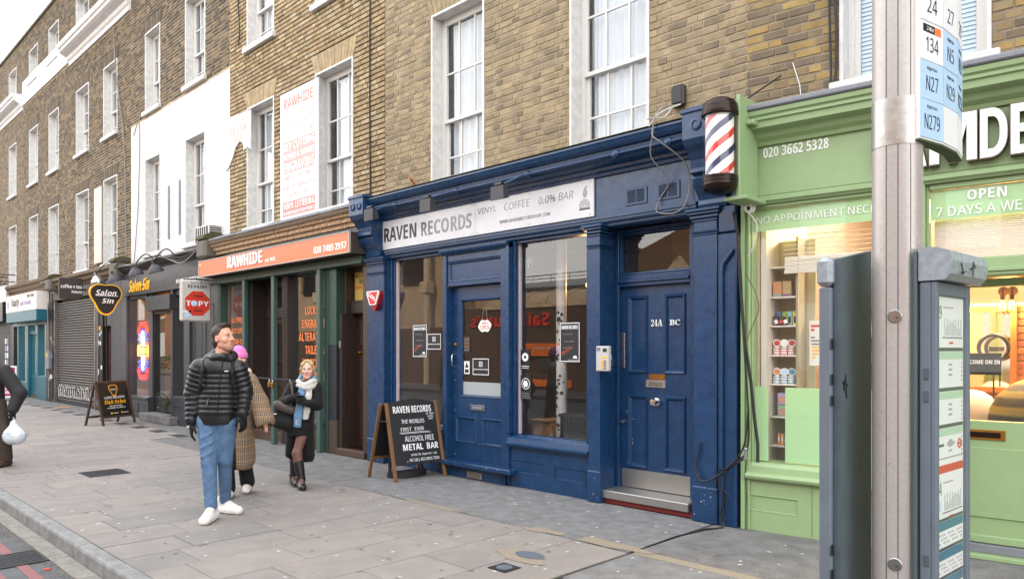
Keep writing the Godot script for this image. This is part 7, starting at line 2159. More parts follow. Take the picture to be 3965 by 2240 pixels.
	flag.prism(outline, Vector3(0, 2.172, 0), Vector3.RIGHT, Vector3(0, 0, 1), Vector3(0, 0.75, 0))
	var fl := part(t, "route_flag", flag, mats.tile_white)
	part(fl, "underside", mb().prism(outline, Vector3(0, 2.166, 0), Vector3.RIGHT, Vector3(0, 0, 1), Vector3(0, 0.006, 0)), mat("underside_green", Color(0.22, 0.30, 0.17), 0.7))
	var rows := [2.602, 2.495, 2.387, 2.281, 2.176]
	var tiles := [["24", "27", "29"], ["134", "N5", "N20"], ["N27", "N29", "N253"], ["N279", "", ""]]
	for r in 4:
		for k in 3:
			var o := Vector3(xs[k], rows[r + 1], zs[k])
			var ex := Vector3(xs[k + 1] - xs[k], 0, zs[k + 1] - zs[k])
			var L := ex.length()
			ex = ex.normalized()
			var ez := ex.cross(Vector3.UP)
			var word: String = tiles[r][k]
			var blue := word.begins_with("N")
			var tm := mb()
			tm.prism(PackedVector2Array([Vector2(0.001, 0.0015), Vector2(L - 0.001, 0.0015), Vector2(L - 0.001, 0.1045), Vector2(0.001, 0.1045)]), o, ex, Vector3.UP, ez * 0.002)
			var tile := part(fl, "route_tile", tm, mats.tile_blue if blue else mats.tile_white)
			if word == "": continue
			var wd: float = {2: 0.05, 3: 0.062, 4: 0.078}[word.length()]
			words(tile, word, o + ex * (L / 2 - wd / 2) + Vector3(0, 0.026, 0) + ez * 0.002, wd, 0.040, mats.ink, {"depth": 0.0006, "ex": ex})
			if blue: words(tile, "Night Bus", o + ex * (L / 2 - 0.026) + Vector3(0, 0.08, 0) + ez * 0.002, 0.052, 0.012, mats.ink, {"depth": 0.0006, "ex": ex, "res": 12})
			if word == "134":
				part(tile, "badge", mb().prism(PackedVector2Array([Vector2(0.012, 0.078), Vector2(0.07, 0.078), Vector2(0.07, 0.099), Vector2(0.012, 0.099)]), o + ez * 0.002, ex, Vector3.UP, ez * 0.0006), mats.ink)
				part(tile, "badge", mb().prism(PackedVector2Array([Vector2(0.07, 0.078), Vector2(0.103, 0.078), Vector2(0.103, 0.099), Vector2(0.07, 0.099)]), o + ez * 0.002, ex, Vector3.UP, ez * 0.0006), mats.orange_ink)
				words(tile, "24hr", o + ex * 0.03 + Vector3(0, 0.083, 0) + ez * 0.0026, 0.036, 0.012, mats.white_ink, {"depth": 0.0005, "ex": ex, "res": 12})
	FR = keep

func scribble(pts: Array, z: float, r: float) -> MB:
	var p := []
	for q in pts: p.append(Vector3(q[0], q[1], z))
	return mb().tube(p, r, 5)

func timetable(case: Node3D) -> void:
	var z := 0.001
	part(case, "timetable_sheet", mb().box(0.024, 0.230, 0.592, 1.743, -0.001, z), mats.paper)
	var mint: Material = mat("mint_ink", Color(0.66, 0.78, 0.66), 0.7)
	var tealb: Material = mat("teal_ink", Color(0.16, 0.42, 0.50), 0.7)
	var greyi: Material = mat("pale_grey_ink", Color(0.60, 0.61, 0.62), 0.7)
	var dark: Material = mat("dark_ink", Color(0.22, 0.24, 0.25), 0.7)
	var x0 := 0.027
	var x1 := 0.227
	var bar := func(y: float, h: float, m: Material, a := x0, b := x1) -> void:
		part(case, "printed_bar", mb().box(a, b, y, y + h, z, z + 0.0005), m)
	for r in [["29", 1.683], ["24", 1.203], ["27", 0.862]]:
		words(case, r[0], Vector3(x0 + 0.003, r[1], z), 0.032, 0.036, mats.ink, {"depth": 0.0005})
		bar.call(r[1] + 0.03, 0.004, greyi, 0.075, 0.15)
		for k in 14:
			bar.call(r[1] - 0.045, 0.018 + 0.03 * absf(sin(k * 1.7 + r[1])), greyi, 0.085 + 0.0095 * k, 0.0885 + 0.0095 * k)
		bar.call(r[1] - 0.052, 0.003, dark, 0.07, x1 - 0.005)
		bar.call(r[1] - 0.068, 0.006, mats.red_ink, 0.12, 0.15)
	for y in [1.595, 1.485, 1.385]:
		bar.call(y, 0.010, dark)
		bar.call(y - 0.022, 0.020, mint)
		for k in 5:
			bar.call(y - 0.036 - 0.012 * k, 0.006, greyi, x0 + 0.003, x0 + 0.012)
			bar.call(y - 0.036 - 0.012 * k, 0.006, greyi, x1 - 0.012, x1 - 0.003)
		for k in 3: bar.call(y - 0.04 - 0.014 * k, 0.006, greyi, 0.115, 0.142)
	bar.call(1.262, 0.022, mats.red_ink)
	bar.call(1.300, 0.004, greyi)
	bar.call(1.335, 0.007, dark, x0, 0.08)
	bar.call(1.335, 0.010, greyi, 0.105, 0.16)
	part(case, "roundel_mark", ring_flat(Vector3(0.20, 1.335, z), 0.009, 0.015, 0.0006), mats.red_ink)
	part(case, "roundel_mark", mb().box(0.182, 0.218, 1.332, 1.338, z, z + 0.0008), mats.red_ink)
	part(case, "blue_mark", mb().box(x0 + 0.003, x0 + 0.03, 1.16, 1.19, z, z + 0.0006), mats.tile_blue)
	for y in [1.105, 1.025, 0.948]:
		bar.call(y + 0.026, 0.008, dark)
		bar.call(y, 0.025, tealb)
		for k in 12:
			for j in 3:
				if (k * 7 + j * 5) % 4 == 0: continue
				bar.call(y - 0.014 - 0.011 * j, 0.005, greyi, x0 + 0.002 + 0.0163 * k, x0 + 0.011 + 0.0163 * k)
	part(case, "roundel_mark", ring_flat(Vector3(0.20, 0.908, z), 0.008, 0.014, 0.0006), mats.red_ink)
	for y in [0.775, 0.705, 0.635]:
		bar.call(y + 0.018, 0.009, dark)
		bar.call(y, 0.017, mint)
		for k in 3:
			for j in 3: bar.call(y - 0.013 - 0.011 * j, 0.005, greyi, x0 + 0.003 + 0.05 * k, x0 + 0.022 + 0.05 * k)

# ---------------------------------------------------------------- people
# Bodies and clothes are fields of tapered capsules and ellipsoids joined smoothly and meshed as surface nets.
class Field:
	var prims := []
	var cell := 0.012
	var at := Transform3D.IDENTITY        # applied to every primitive as it is added

	func cap(a: Vector3, b: Vector3, ra: float, rb: float, k := 0.03, flat := [], ridge := [], cut := false) -> Field:
		var n := Vector3.ZERO
		var s := 1.0
		if flat.size():
			n = (at.basis * flat[0]).normalized()
			s = flat[1]
		prims.append([0, at * a, at * b, ra, rb, k, n, s, ridge[0] if ridge.size() else 0.0, ridge[1] if ridge.size() else 0.0, cut, Transform3D.IDENTITY])
		return self

	func chain(p: Array, r: Array, k := 0.03, ridge := []) -> Field:
		for i in p.size() - 1: cap(p[i], p[i + 1], r[i], r[i + 1], k, [], ridge)
		return self

	func egg(c: Vector3, r: Vector3, k := 0.03, turn := Basis.IDENTITY, cut := false) -> Field:
		var x := at * Transform3D(turn, c)
		prims.append([1, x.origin, r, maxf(r.x, maxf(r.y, r.z)), 0.0, k, Vector3.ZERO, 1.0, 0.0, 0.0, cut, x.affine_inverse()])
		return self

	func block(c: Vector3, h: Vector3, r: float, k := 0.02, turn := Basis.IDENTITY, cut := false) -> Field:
		var x := at * Transform3D(turn, c)
		prims.append([2, x.origin, h, h.length() + r, r, k, Vector3.ZERO, 1.0, 0.0, 0.0, cut, x.affine_inverse()])
		return self

	func mesh() -> ArrayMesh:
		var lo := Vector3(1e9, 1e9, 1e9)
		var hi := -lo
		for p in prims:
			if p[10]: continue
			var r: float = p[3]
			if p[0] == 0:
				r = maxf(p[3], p[4])
				lo = lo.min(p[2] - Vector3(r, r, r))
				hi = hi.max(p[2] + Vector3(r, r, r))
			lo = lo.min(p[1] - Vector3(r, r, r))
			hi = hi.max(p[1] + Vector3(r, r, r))
		lo -= Vector3.ONE * cell * 3
		hi += Vector3.ONE * cell * 3
		var nx := int((hi.x - lo.x) / cell) + 2
		var ny := int((hi.y - lo.y) / cell) + 2
		var nz := int((hi.z - lo.z) / cell) + 2
		var f := PackedFloat32Array()
		f.resize(nx * ny * nz)
		f.fill(1.0)
		for p in prims:
			fill(f, p, lo, nx, ny, nz)
		return nets(f, lo, nx, ny, nz)

	func fill(f: PackedFloat32Array, p: Array, lo: Vector3, nx: int, ny: int, nz: int) -> void:
		var kind: int = p[0]
		var k: float = p[5]
		var a: Vector3 = p[1]
		var b: Vector3 = p[2]
		var ra: float = p[3]
		var rb: float = p[4]
		var cut: bool = p[10]
		var rad := (maxf(ra, rb) if kind == 0 else ra) + k + 2.5 * cell
		var mn := a.min(b) if kind == 0 else a
		var mx := a.max(b) if kind == 0 else a
		var i0 := clampi(int((mn.x - rad - lo.x) / cell), 0, nx - 1)
		var i1 := clampi(int((mx.x + rad - lo.x) / cell) + 1, 0, nx - 1)
		var j0 := clampi(int((mn.y - rad - lo.y) / cell), 0, ny - 1)
		var j1 := clampi(int((mx.y + rad - lo.y) / cell) + 1, 0, ny - 1)
		var k0 := clampi(int((mn.z - rad - lo.z) / cell), 0, nz - 1)
		var k1 := clampi(int((mx.z + rad - lo.z) / cell) + 1, 0, nz - 1)
		var ab := b - a
		var len2 := maxf(ab.length_squared(), 1e-9)
		var L := sqrt(len2)
		var n: Vector3 = p[6]
		var sq: float = 1.0 / p[7] - 1.0
		var inv: Transform3D = p[11]
		var per: float = p[8]
		var amp: float = p[9]
		for z in range(k0, k1 + 1):
			for y in range(j0, j1 + 1):
				var row := (z * ny + y) * nx
				for x in range(i0, i1 + 1):
					var q := lo + Vector3(x, y, z) * cell
					var d: float
					if kind == 0:
						var w := q - a
						if sq != 0.0: w += n * (w.dot(n) * sq)
						var t := clampf(w.dot(ab) / len2, 0.0, 1.0)
						d = (w - ab * t).length() - lerpf(ra, rb, t)
						if amp > 0.0: d -= amp * (absf(sin(t * L / per * PI)) - 0.5)
					elif kind == 1:
						var w := inv * q
						var e := w / b
						var e0 := e.length()
						var e1 := (e / b).length()
						d = e0 * (e0 - 1.0) / maxf(e1, 1e-6)
					else:
						var w := (inv * q).abs() - b
						d = w.max(Vector3.ZERO).length() + minf(maxf(w.x, maxf(w.y, w.z)), 0.0) - rb
					var o := f[row + x]
					if cut:
						d = -d
						var h := maxf(k - absf(o - d), 0.0) / k
						f[row + x] = maxf(o, d) + h * h * k * 0.25
					else:
						var h := maxf(k - absf(o - d), 0.0) / k
						f[row + x] = minf(o, d) - h * h * k * 0.25

	func nets(f: PackedFloat32Array, lo: Vector3, nx: int, ny: int, nz: int) -> ArrayMesh:
		var id := {}
		var v := PackedVector3Array()
		var sx := 1
		var sy := nx
		var sz := nx * ny
		var far := 3.6 * cell
		for z in nz - 1:
			for y in ny - 1:
				var base := z * sz + y * sy
				for x in nx - 1:
					var g := base + x
					var c0 := f[g]
					if c0 > far or c0 < -far: continue
					var c := [c0, f[g + sx], f[g + sy], f[g + sx + sy], f[g + sz], f[g + sx + sz], f[g + sy + sz], f[g + sx + sy + sz]]
					var m := 0
					for i in 8:
						if c[i] < 0.0: m |= 1 << i
					if m == 0 or m == 255: continue
					var sum := Vector3.ZERO
					var cnt := 0
					for e in [[0, 1], [2, 3], [4, 5], [6, 7], [0, 2], [1, 3], [4, 6], [5, 7], [0, 4], [1, 5], [2, 6], [3, 7]]:
						var A: float = c[e[0]]
						var B: float = c[e[1]]
						if (A < 0.0) == (B < 0.0): continue
						var t := A / (A - B)
						var pa := Vector3(e[0] & 1, (e[0] >> 1) & 1, e[0] >> 2)
						var pb := Vector3(e[1] & 1, (e[1] >> 1) & 1, e[1] >> 2)
						sum += pa.lerp(pb, t)
						cnt += 1
					id[g] = v.size()
					v.append(lo + (Vector3(x, y, z) + sum / cnt) * cell)
		var ix := PackedInt32Array()
		var steps := [sx, sy, sz]
		for g in id:
			for ax in 3:
				var s0: int = steps[ax]
				var s1: int = steps[(ax + 1) % 3]
				var s2: int = steps[(ax + 2) % 3]
				var A := f[g]
				var B := f[g + s0]
				if (A < 0.0) == (B < 0.0): continue
				if not (id.has(g - s1) and id.has(g - s2) and id.has(g - s1 - s2)): continue
				var q := [id[g], id[g - s1], id[g - s1 - s2], id[g - s2]]
				if A < 0.0: ix.append_array([q[0], q[2], q[1], q[0], q[3], q[2]])
				else: ix.append_array([q[0], q[1], q[2], q[0], q[2], q[3]])
		var n := PackedVector3Array()
		n.resize(v.size())
		for i in range(0, ix.size(), 3):
			var nn := (v[ix[i + 2]] - v[ix[i]]).cross(v[ix[i + 1]] - v[ix[i]])
			n[ix[i]] += nn
			n[ix[i + 1]] += nn
			n[ix[i + 2]] += nn
		for i in n.size(): n[i] = n[i].normalized() if n[i].length_squared() > 0 else Vector3.UP
		var arr := []
		arr.resize(Mesh.ARRAY_MAX)
		arr[Mesh.ARRAY_VERTEX] = v
		arr[Mesh.ARRAY_NORMAL] = n
		arr[Mesh.ARRAY_INDEX] = ix
		var m := ArrayMesh.new()
		m.add_surface_from_arrays(Mesh.PRIMITIVE_TRIANGLES, arr)
		return m

func body_part(t: Node3D, called: String, f: Field, m: Material) -> MeshInstance3D:
	var o := MeshInstance3D.new()
	o.name = called
	o.mesh = f.mesh()
	o.material_override = m
	t.add_child(o, true)
	return o

func field(cell: float) -> Field:
	var f := Field.new()
	f.cell = cell
	return f

# head shapes in head axes: x to its left hand seen from the front is -x, y up, z forwards; 0.24 m tall about its middle
func head_shape(f: Field, s: float, woman: bool) -> void:
	f.egg(Vector3(0, 0.025, -0.012) * s, Vector3(0.074, 0.094, 0.096) * s, 0.02)
	f.egg(Vector3(0, -0.03, 0.028) * s, Vector3(0.060 if woman else 0.064, 0.082, 0.062) * s, 0.025)
	f.egg(Vector3(0, -0.098, 0.058) * s, Vector3(0.026 if woman else 0.032, 0.022, 0.026) * s, 0.025)
	f.cap(Vector3(-0.045, -0.065, 0.0) * s, Vector3(-0.015, -0.098, 0.05) * s, 0.022 * s, 0.02 * s, 0.02)
	f.cap(Vector3(0.045, -0.065, 0.0) * s, Vector3(0.015, -0.098, 0.05) * s, 0.022 * s, 0.02 * s, 0.02)
	f.cap(Vector3(-0.035, 0.028, 0.072) * s, Vector3(0.035, 0.028, 0.072) * s, 0.013 * s, 0.013 * s, 0.015)
	f.cap(Vector3(0, 0.022, 0.084) * s, Vector3(0, -0.026, 0.104) * s, 0.009 * s, 0.0135 * s, 0.010)
	f.cap(Vector3(-0.012, -0.030, 0.090) * s, Vector3(0.012, -0.030, 0.090) * s, 0.009 * s, 0.009 * s, 0.008)
	f.cap(Vector3(-0.018, -0.062, 0.080) * s, Vector3(0.018, -0.062, 0.080) * s, 0.009 * s, 0.009 * s, 0.008)
	f.egg(Vector3(-0.032, 0.004, 0.090) * s, Vector3(0.017, 0.011, 0.016) * s, 0.012, Basis.IDENTITY, true)
	f.egg(Vector3(0.032, 0.004, 0.090) * s, Vector3(0.017, 0.011, 0.016) * s, 0.012, Basis.IDENTITY, true)
	f.egg(Vector3(-0.044, -0.025, 0.058) * s, Vector3(0.022, 0.022, 0.022) * s, 0.02)
	f.egg(Vector3(0.044, -0.025, 0.058) * s, Vector3(0.022, 0.022, 0.022) * s, 0.02)
	for e in [-1.0, 1.0]:
		f.egg(Vector3(e * 0.078, -0.004, -0.008) * s, Vector3(0.010, 0.032, 0.019) * s, 0.008)
		f.egg(Vector3(e * 0.086, 0.0, -0.004) * s, Vector3(0.006, 0.018, 0.009) * s, 0.005, Basis.IDENTITY, true)

func face_features(t: Node3D, hx: Transform3D, s: float, iris: Color, lip: Color, brow: Color) -> void:
	var keep := FR
	FR = t.global_transform * hx
	for e in [-1.0, 1.0]:
		var c := Vector3(e * 0.032, 0.004, 0.076) * s
		var eye := part(t, "eye", mb().ball(c, Vector3(0.0125, 0.0105, 0.0105) * s, 8, 12), mat("eye_white", Color(0.80, 0.78, 0.75), 0.2))
		part(eye, "iris", mb().ball(c + Vector3(0, 0.0, 0.0085) * s, Vector3(0.005, 0.005, 0.003) * s, 6, 10), mat("iris_%d" % int(iris.r * 99), iris, 0.15))
		part(t, "eyebrow", mb().tube([Vector3(e * 0.016, 0.026, 0.087) * s, Vector3(e * 0.034, 0.031, 0.085) * s, Vector3(e * 0.050, 0.024, 0.072) * s], [0.003 * s, 0.0038 * s, 0.002 * s], 6), mat("brow_%d" % int(brow.r * 99), brow, 0.9))
		part(t, "eyelid", mb().tube([Vector3(e * 0.019, 0.008, 0.086) * s, Vector3(e * 0.032, 0.0135, 0.0885) * s, Vector3(e * 0.045, 0.007, 0.081) * s], 0.0022 * s, 5), mats["brow_%d" % int(brow.r * 99)])
	part(t, "lips", mb().tube([Vector3(-0.022, -0.063, 0.083) * s, Vector3(-0.01, -0.060, 0.0895) * s, Vector3(0.0, -0.061, 0.091) * s, Vector3(0.01, -0.060, 0.0895) * s, Vector3(0.022, -0.063, 0.083) * s], [0.002 * s, 0.0042 * s, 0.0042 * s, 0.0042 * s, 0.002 * s], 6), mat("lip_%d" % int(lip.r * 99), lip, 0.5))
	FR = keep

# a hand: palm, four fingers of unequal length curling towards curl, and a thumb from the side of the palm
func hand_shape(f: Field, wrist: Vector3, down: Vector3, across: Vector3, curl: Vector3, s := 1.0, bend := 0.5) -> void:
	down = down.normalized()
	across = (across - down * across.dot(down)).normalized()
	curl = curl.normalized()
	var palm := wrist + down * 0.09 * s
	f.cap(wrist, wrist + down * 0.04 * s, 0.026 * s, 0.03 * s, 0.015, [curl, 0.7])
	f.cap(wrist + down * 0.03 * s - across * 0.015 * s, palm - across * 0.026 * s, 0.024 * s, 0.019 * s, 0.018, [curl, 0.65])
	f.cap(wrist + down * 0.03 * s + across * 0.015 * s, palm + across * 0.026 * s, 0.024 * s, 0.019 * s, 0.018, [curl, 0.65])
	var L := [0.062, 0.074, 0.080, 0.072]
	for k in 4:
		var o := palm + across * (-0.031 + 0.0205 * k) * s
		var d1 := (down + curl * bend * 0.7).normalized()
		var d2 := (down + curl * bend * 2.2).normalized()
		var p1: Vector3 = o + d1 * L[k] * 0.5 * s
		var p2: Vector3 = p1 + d2 * L[k] * 0.5 * s
		f.cap(o, p1, 0.0098 * s, 0.009 * s, 0.004)
		f.cap(p1, p2, 0.009 * s, 0.0075 * s, 0.004)
	var th := wrist + down * 0.035 * s + across * 0.03 * s
	var t1 := th + (down * 0.6 + across * 0.6 + curl * 0.4).normalized() * 0.045 * s
	f.cap(th, t1, 0.014 * s, 0.011 * s, 0.008)
	f.cap(t1, t1 + (down * 0.9 + curl * 0.4 + across * 0.1).normalized() * 0.034 * s, 0.011 * s, 0.009 * s, 0.004)

func shoe_shape(f: Field, heel: Vector3, toe: Vector3, w: float, h: float) -> void:
	var d := (toe - heel)
	var u := Vector3.UP
	f.cap(heel + u * 0.035, heel + d * 0.45 + u * 0.035, w * 0.92, w, 0.02, [u, 0.75])
	f.cap(heel + d * 0.4 + u * 0.036, toe - d.normalized() * w + u * 0.036, w, w * 0.98, 0.02, [u, 0.85])
	f.cap(heel + u * 0.05, heel + d * 0.12 + u * h, w * 0.85, w * 0.82, 0.03)
	f.cap(heel + d * 0.15 + u * h * 0.85, heel + d * 0.62 + u * 0.06, w * 0.78, w * 0.72, 0.03)

func sole_shape(f: Field, heel: Vector3, toe: Vector3, w: float) -> void:
	var d := (toe - heel)
	f.cap(heel + Vector3(0, 0.016, 0), heel + d * 0.5 + Vector3(0, 0.016, 0), w * 0.98, w * 1.02, 0.01, [Vector3.UP, 0.36])
	f.cap(heel + d * 0.45 + Vector3(0, 0.016, 0), toe - d.normalized() * w + Vector3(0, 0.016, 0), w * 1.04, w * 0.92, 0.01, [Vector3.UP, 0.36])

func person(label: String, at: Vector3, turn := YAW) -> Node3D:
	var t := Node3D.new()
	t.name = numbered("person")
	add_child(t)
	t.position = at
	t.rotation_degrees.y = turn
	describe(t, label, "person")
	return t

func people() -> void:
	mat("skin_a", Color(0.80, 0.585, 0.49), 0.55, {"sss": 0.15})
	mat("skin_b", Color(0.84, 0.66, 0.58), 0.5, {"sss": 0.15})
	var weave := noise_tex("weave", 71, 0.4, 0.75, 1.0, 2)
	mat("jacket", Color(0.062, 0.066, 0.078), 0.42, {"tex": weave, "size": 0.15, "local": true, "rim": 0.35})
	mat("strap", Color(0.045, 0.047, 0.055), 0.8)
	mat("glove", Color(0.05, 0.05, 0.055), 0.85, {"tex": weave, "size": 0.1, "local": true})
	mat("denim", Color(0.345, 0.465, 0.60), 0.85, {"tex": noise_tex("denim_t", 73, 0.015, 0.84, 1.0, 3, false, 0.15), "size": 0.8, "local": true, "bump": weave, "bump_cm": 0.05})
	mat("shoe_white", Color(0.88, 0.87, 0.855), 0.5)
	mat("sole_white", Color(0.83, 0.81, 0.78), 0.7)
	mat("hair_dark", Color(0.235, 0.175, 0.135), 0.6, {"tex": weave, "size": 0.06, "local": true})
	mat("hair_blonde", Color(0.83, 0.73, 0.55), 0.5, {"tex": noise_tex("strands", 75, 0.12, 0.72, 1.0, 3), "size": 0.12, "local": true})
	mat("pink_wool", Color(0.90, 0.47, 0.72), 0.9, {"rim": 0.3, "bump": weave, "bump_cm": 0.1, "size": 0.12, "local": true})
	mat("cream_wool", Color(0.82, 0.77, 0.68), 0.95, {"rim": 0.3, "bump": weave, "bump_cm": 0.1, "size": 0.15, "local": true})
	mat("black_coat", Color(0.058, 0.06, 0.07), 0.9, {"rim": 0.25, "tex": weave, "size": 0.2, "local": true})
	mat("black_cloth", Color(0.05, 0.05, 0.056), 0.85)
	mat("boot", Color(0.11, 0.105, 0.105), 0.42)
	mat("tights", Color(0.42, 0.29, 0.245), 0.6)
	mat("scarf_blue", Color(0.40, 0.54, 0.67), 0.95, {"rim": 0.3, "bump": weave, "bump_cm": 0.1, "size": 0.12, "local": true})
	mat("scarf_white", Color(0.74, 0.73, 0.70), 0.95, {"rim": 0.3, "bump": weave, "bump_cm": 0.1, "size": 0.12, "local": true})
	mat("bag_brown", Color(0.28, 0.24, 0.225), 0.6)
	man()
	pink_woman()
	blonde_woman()
	passer_by()

func man() -> void:
	var t := person("man in a black quilted jacket, blue jeans and white trainers looking over his shoulder", Vector3(-6.87, 0, 3.10))
	var hx := Transform3D(Basis(Vector3.UP, deg_to_rad(66)) * Basis(Vector3.RIGHT, deg_to_rad(-8)), Vector3(0.035, 1.705, 0.0))
	var s := 1.04
	var shL := Vector3(-0.195, 1.435, 0.0)
	var elL := Vector3(-0.275, 1.19, -0.035)
	var wrL := Vector3(-0.262, 0.91, 0.03)
	var shR := Vector3(0.165, 1.425, -0.01)
	var elR := Vector3(0.228, 1.20, -0.03)
	var wrR := Vector3(0.235, 0.985, 0.05)
	var hipL := Vector3(-0.105, 0.92, 0.0)
	var knL := Vector3(-0.078, 0.53, 0.07)
	var anL := Vector3(-0.045, 0.11, 0.10)
	var hipR := Vector3(0.055, 0.92, -0.01)
	var knR := Vector3(0.03, 0.54, -0.04)
	var anR := Vector3(-0.045, 0.13, -0.22)
	var f := field(0.011)
	f.cap(Vector3(-0.02, 0.97, 0), Vector3(-0.015, 1.36, 0), 0.13, 0.14, 0.05, [Vector3(0, 0, 1), 0.75])
	f.cap(shL * 0.9 + Vector3(0, 0.14, 0), shR * 0.9 + Vector3(0, 0.14, 0), 0.06, 0.06, 0.05)
	f.cap(Vector3(0.0, 1.42, -0.01), Vector3(0.03, 1.60, -0.005), 0.062, 0.058, 0.03)
	f.chain([shL, elL, wrL], [0.052, 0.042, 0.03], 0.03).chain([shR, elR, wrR], [0.052, 0.042, 0.03], 0.03)
	f.chain([hipL, knL, anL], [0.085, 0.055, 0.04], 0.03).chain([hipR, knR, anR], [0.085, 0.055, 0.04], 0.03)
	f.cap(anL, anL + Vector3(0, -0.075, 0.12), 0.032, 0.02, 0.01).cap(anR, anR + Vector3(0.1, -0.095, 0.04), 0.032, 0.02, 0.01)
	body_part(t, "body", f, mats.skin_a)
	f = field(0.0045)
	f.at = hx
	head_shape(f, s, false)
	f.at = Transform3D.IDENTITY
	f.cap(Vector3(0.005, 1.52, -0.01), Vector3(0.025, 1.63, -0.012), 0.062, 0.060, 0.02)
	body_part(t, "head", f, mats.skin_a)
	face_features(t, hx, s, Color(0.22, 0.26, 0.28), Color(0.66, 0.40, 0.36), Color(0.15, 0.10, 0.08))
	f = field(0.005)
	f.at = hx
	f.egg(Vector3(0, 0.048, -0.030) * s, Vector3(0.081, 0.088, 0.092) * s, 0.01)
	f.egg(Vector3(0, -0.025, -0.062) * s, Vector3(0.072, 0.062, 0.055) * s, 0.02)
	f.cap(Vector3(-0.03, 0.115, 0.045) * s, Vector3(0.03, 0.118, 0.045) * s, 0.02 * s, 0.02 * s, 0.02)
	for e in [-1.0, 1.0]:
		f.cap(Vector3(e * 0.072, 0.03, -0.005) * s, Vector3(e * 0.071, -0.012, 0.016) * s, 0.008 * s, 0.003 * s, 0.008)
		f.egg(Vector3(e * 0.062, 0.055, 0.075) * s, Vector3(0.030, 0.045, 0.035) * s, 0.01, Basis.IDENTITY, true)
		f.egg(Vector3(e * 0.086, -0.016, -0.002) * s, Vector3(0.026, 0.036, 0.024) * s, 0.004, Basis.IDENTITY, true)
	f.egg(Vector3(0, -0.012, 0.105) * s, Vector3(0.11, 0.108, 0.080) * s, 0.012, Basis.IDENTITY, true)
	for k in 26:
		var a := rng.randf_range(-0.05, 0.05)
		var b := rng.randf_range(-0.05, 0.05)
		f.cap(Vector3(a, 0.118 - absf(a) * 0.4, b) * s, Vector3(a * 1.2, 0.142 - absf(a) * 0.4, b + 0.008) * s, 0.010 * s, 0.003 * s, 0.008)
	body_part(t, "hair", f, mats.hair_dark)
	f = field(0.005)
	f.at = hx
	f.egg(Vector3(0, -0.075, 0.040) * s, Vector3(0.058, 0.040, 0.052) * s, 0.01)
	f.cap(Vector3(-0.045, -0.065, 0.0) * s, Vector3(-0.015, -0.098, 0.05) * s, 0.0232 * s, 0.0212 * s, 0.02)
	f.cap(Vector3(0.045, -0.065, 0.0) * s, Vector3(0.015, -0.098, 0.05) * s, 0.0232 * s, 0.0212 * s, 0.02)
	f.egg(Vector3(0, -0.098, 0.058) * s, Vector3(0.033, 0.0232, 0.027) * s, 0.025)
	f.egg(Vector3(0, -0.045, 0.075) * s, Vector3(0.03, 0.03, 0.03) * s, 0.01, Basis.IDENTITY, true)
	body_part(t, "stubble", f, mat("stubble", Color(0.71, 0.52, 0.44), 0.7))
	var q := [0.048, 0.016]
	f = field(0.010)
	f.cap(Vector3(-0.022, 0.985, 0.0), Vector3(-0.018, 1.395, 0.0), 0.188, 0.172, 0.05, [Vector3(0, 0, 1), 0.72], q)
	f.cap(Vector3(-0.14, 1.43, -0.01), Vector3(0.115, 1.42, -0.01), 0.070, 0.070, 0.05)
	f.chain([shL, elL, wrL + Vector3(0, 0.015, 0)], [0.088, 0.073, 0.052], 0.03, q)
	f.chain([shR, elR, wrR + Vector3(0, 0.015, 0)], [0.086, 0.072, 0.052], 0.03, q)
	f.block(Vector3(-0.02, 0.84, 0), Vector3(0.19, 0.055, 0.3), 0.0, 0.01, Basis.IDENTITY, true)
	f.cap(Vector3(-0.022, 0.915, 0.0), Vector3(-0.022, 0.93, 0.0), 0.178, 0.18, 0.012, [Vector3(0, 0, 1), 0.72])
	f.block(Vector3(-0.02, 0.81, 0), Vector3(0.19, 0.08, 0.3), 0.0, 0.01, Basis.IDENTITY, true)
	var jk := body_part(t, "jacket", f, mats.jacket)
	f = field(0.009)
	f.chain([Vector3(-0.10, 1.50, 0.03), Vector3(-0.065, 1.545, -0.07), Vector3(0.02, 1.555, -0.095), Vector3(0.09, 1.535, -0.05), Vector3(0.115, 1.505, 0.03)], [0.045, 0.056, 0.062, 0.052, 0.040], 0.03, [0.05, 0.01])
	f.chain([Vector3(-0.09, 1.515, 0.03), Vector3(-0.02, 1.52, 0.08), Vector3(0.06, 1.53, 0.085), Vector3(0.11, 1.515, 0.04)], [0.042, 0.036, 0.034, 0.036], 0.03)
	f.cap(Vector3(0.02, 1.54, 0.0), Vector3(0.03, 1.62, 0.0), 0.072, 0.072, 0.01, [], [], true)
	body_part(jk, "hood", f, mats.jacket)
	var keep := FR
	FR = t.global_transform
	part(jk, "zip", mb().tube([Vector3(0.075, 1.50, 0.115), Vector3(0.062, 1.40, 0.135), Vector3(0.045, 1.2, 0.142), Vector3(0.03, 0.99, 0.14)], 0.004, 6), mats.strap)
	part(jk, "pocket_zip", mb().tube([Vector3(-0.055, 1.14, 0.138), Vector3(-0.075, 1.06, 0.137)], 0.004, 6), mats.lead)
	part(jk, "maker_tag", mb().bev(0.092, 0.128, 1.392, 1.402, 0.125, 0.134, 0.001), mats.plastic_white)
	FR = keep
	f = field(0.009)
	f.chain([Vector3(-0.115, 1.50, -0.05), Vector3(-0.122, 1.49, 0.06), Vector3(-0.115, 1.40, 0.128), Vector3(-0.125, 1.28, 0.135), Vector3(-0.17, 1.18, 0.08)], [0.018, 0.020, 0.020, 0.016, 0.010], 0.01)
	f.chain([Vector3(0.125, 1.49, -0.04), Vector3(0.14, 1.475, 0.05), Vector3(0.155, 1.38, 0.10), Vector3(0.165, 1.26, 0.09)], [0.018, 0.018, 0.016, 0.010], 0.01)
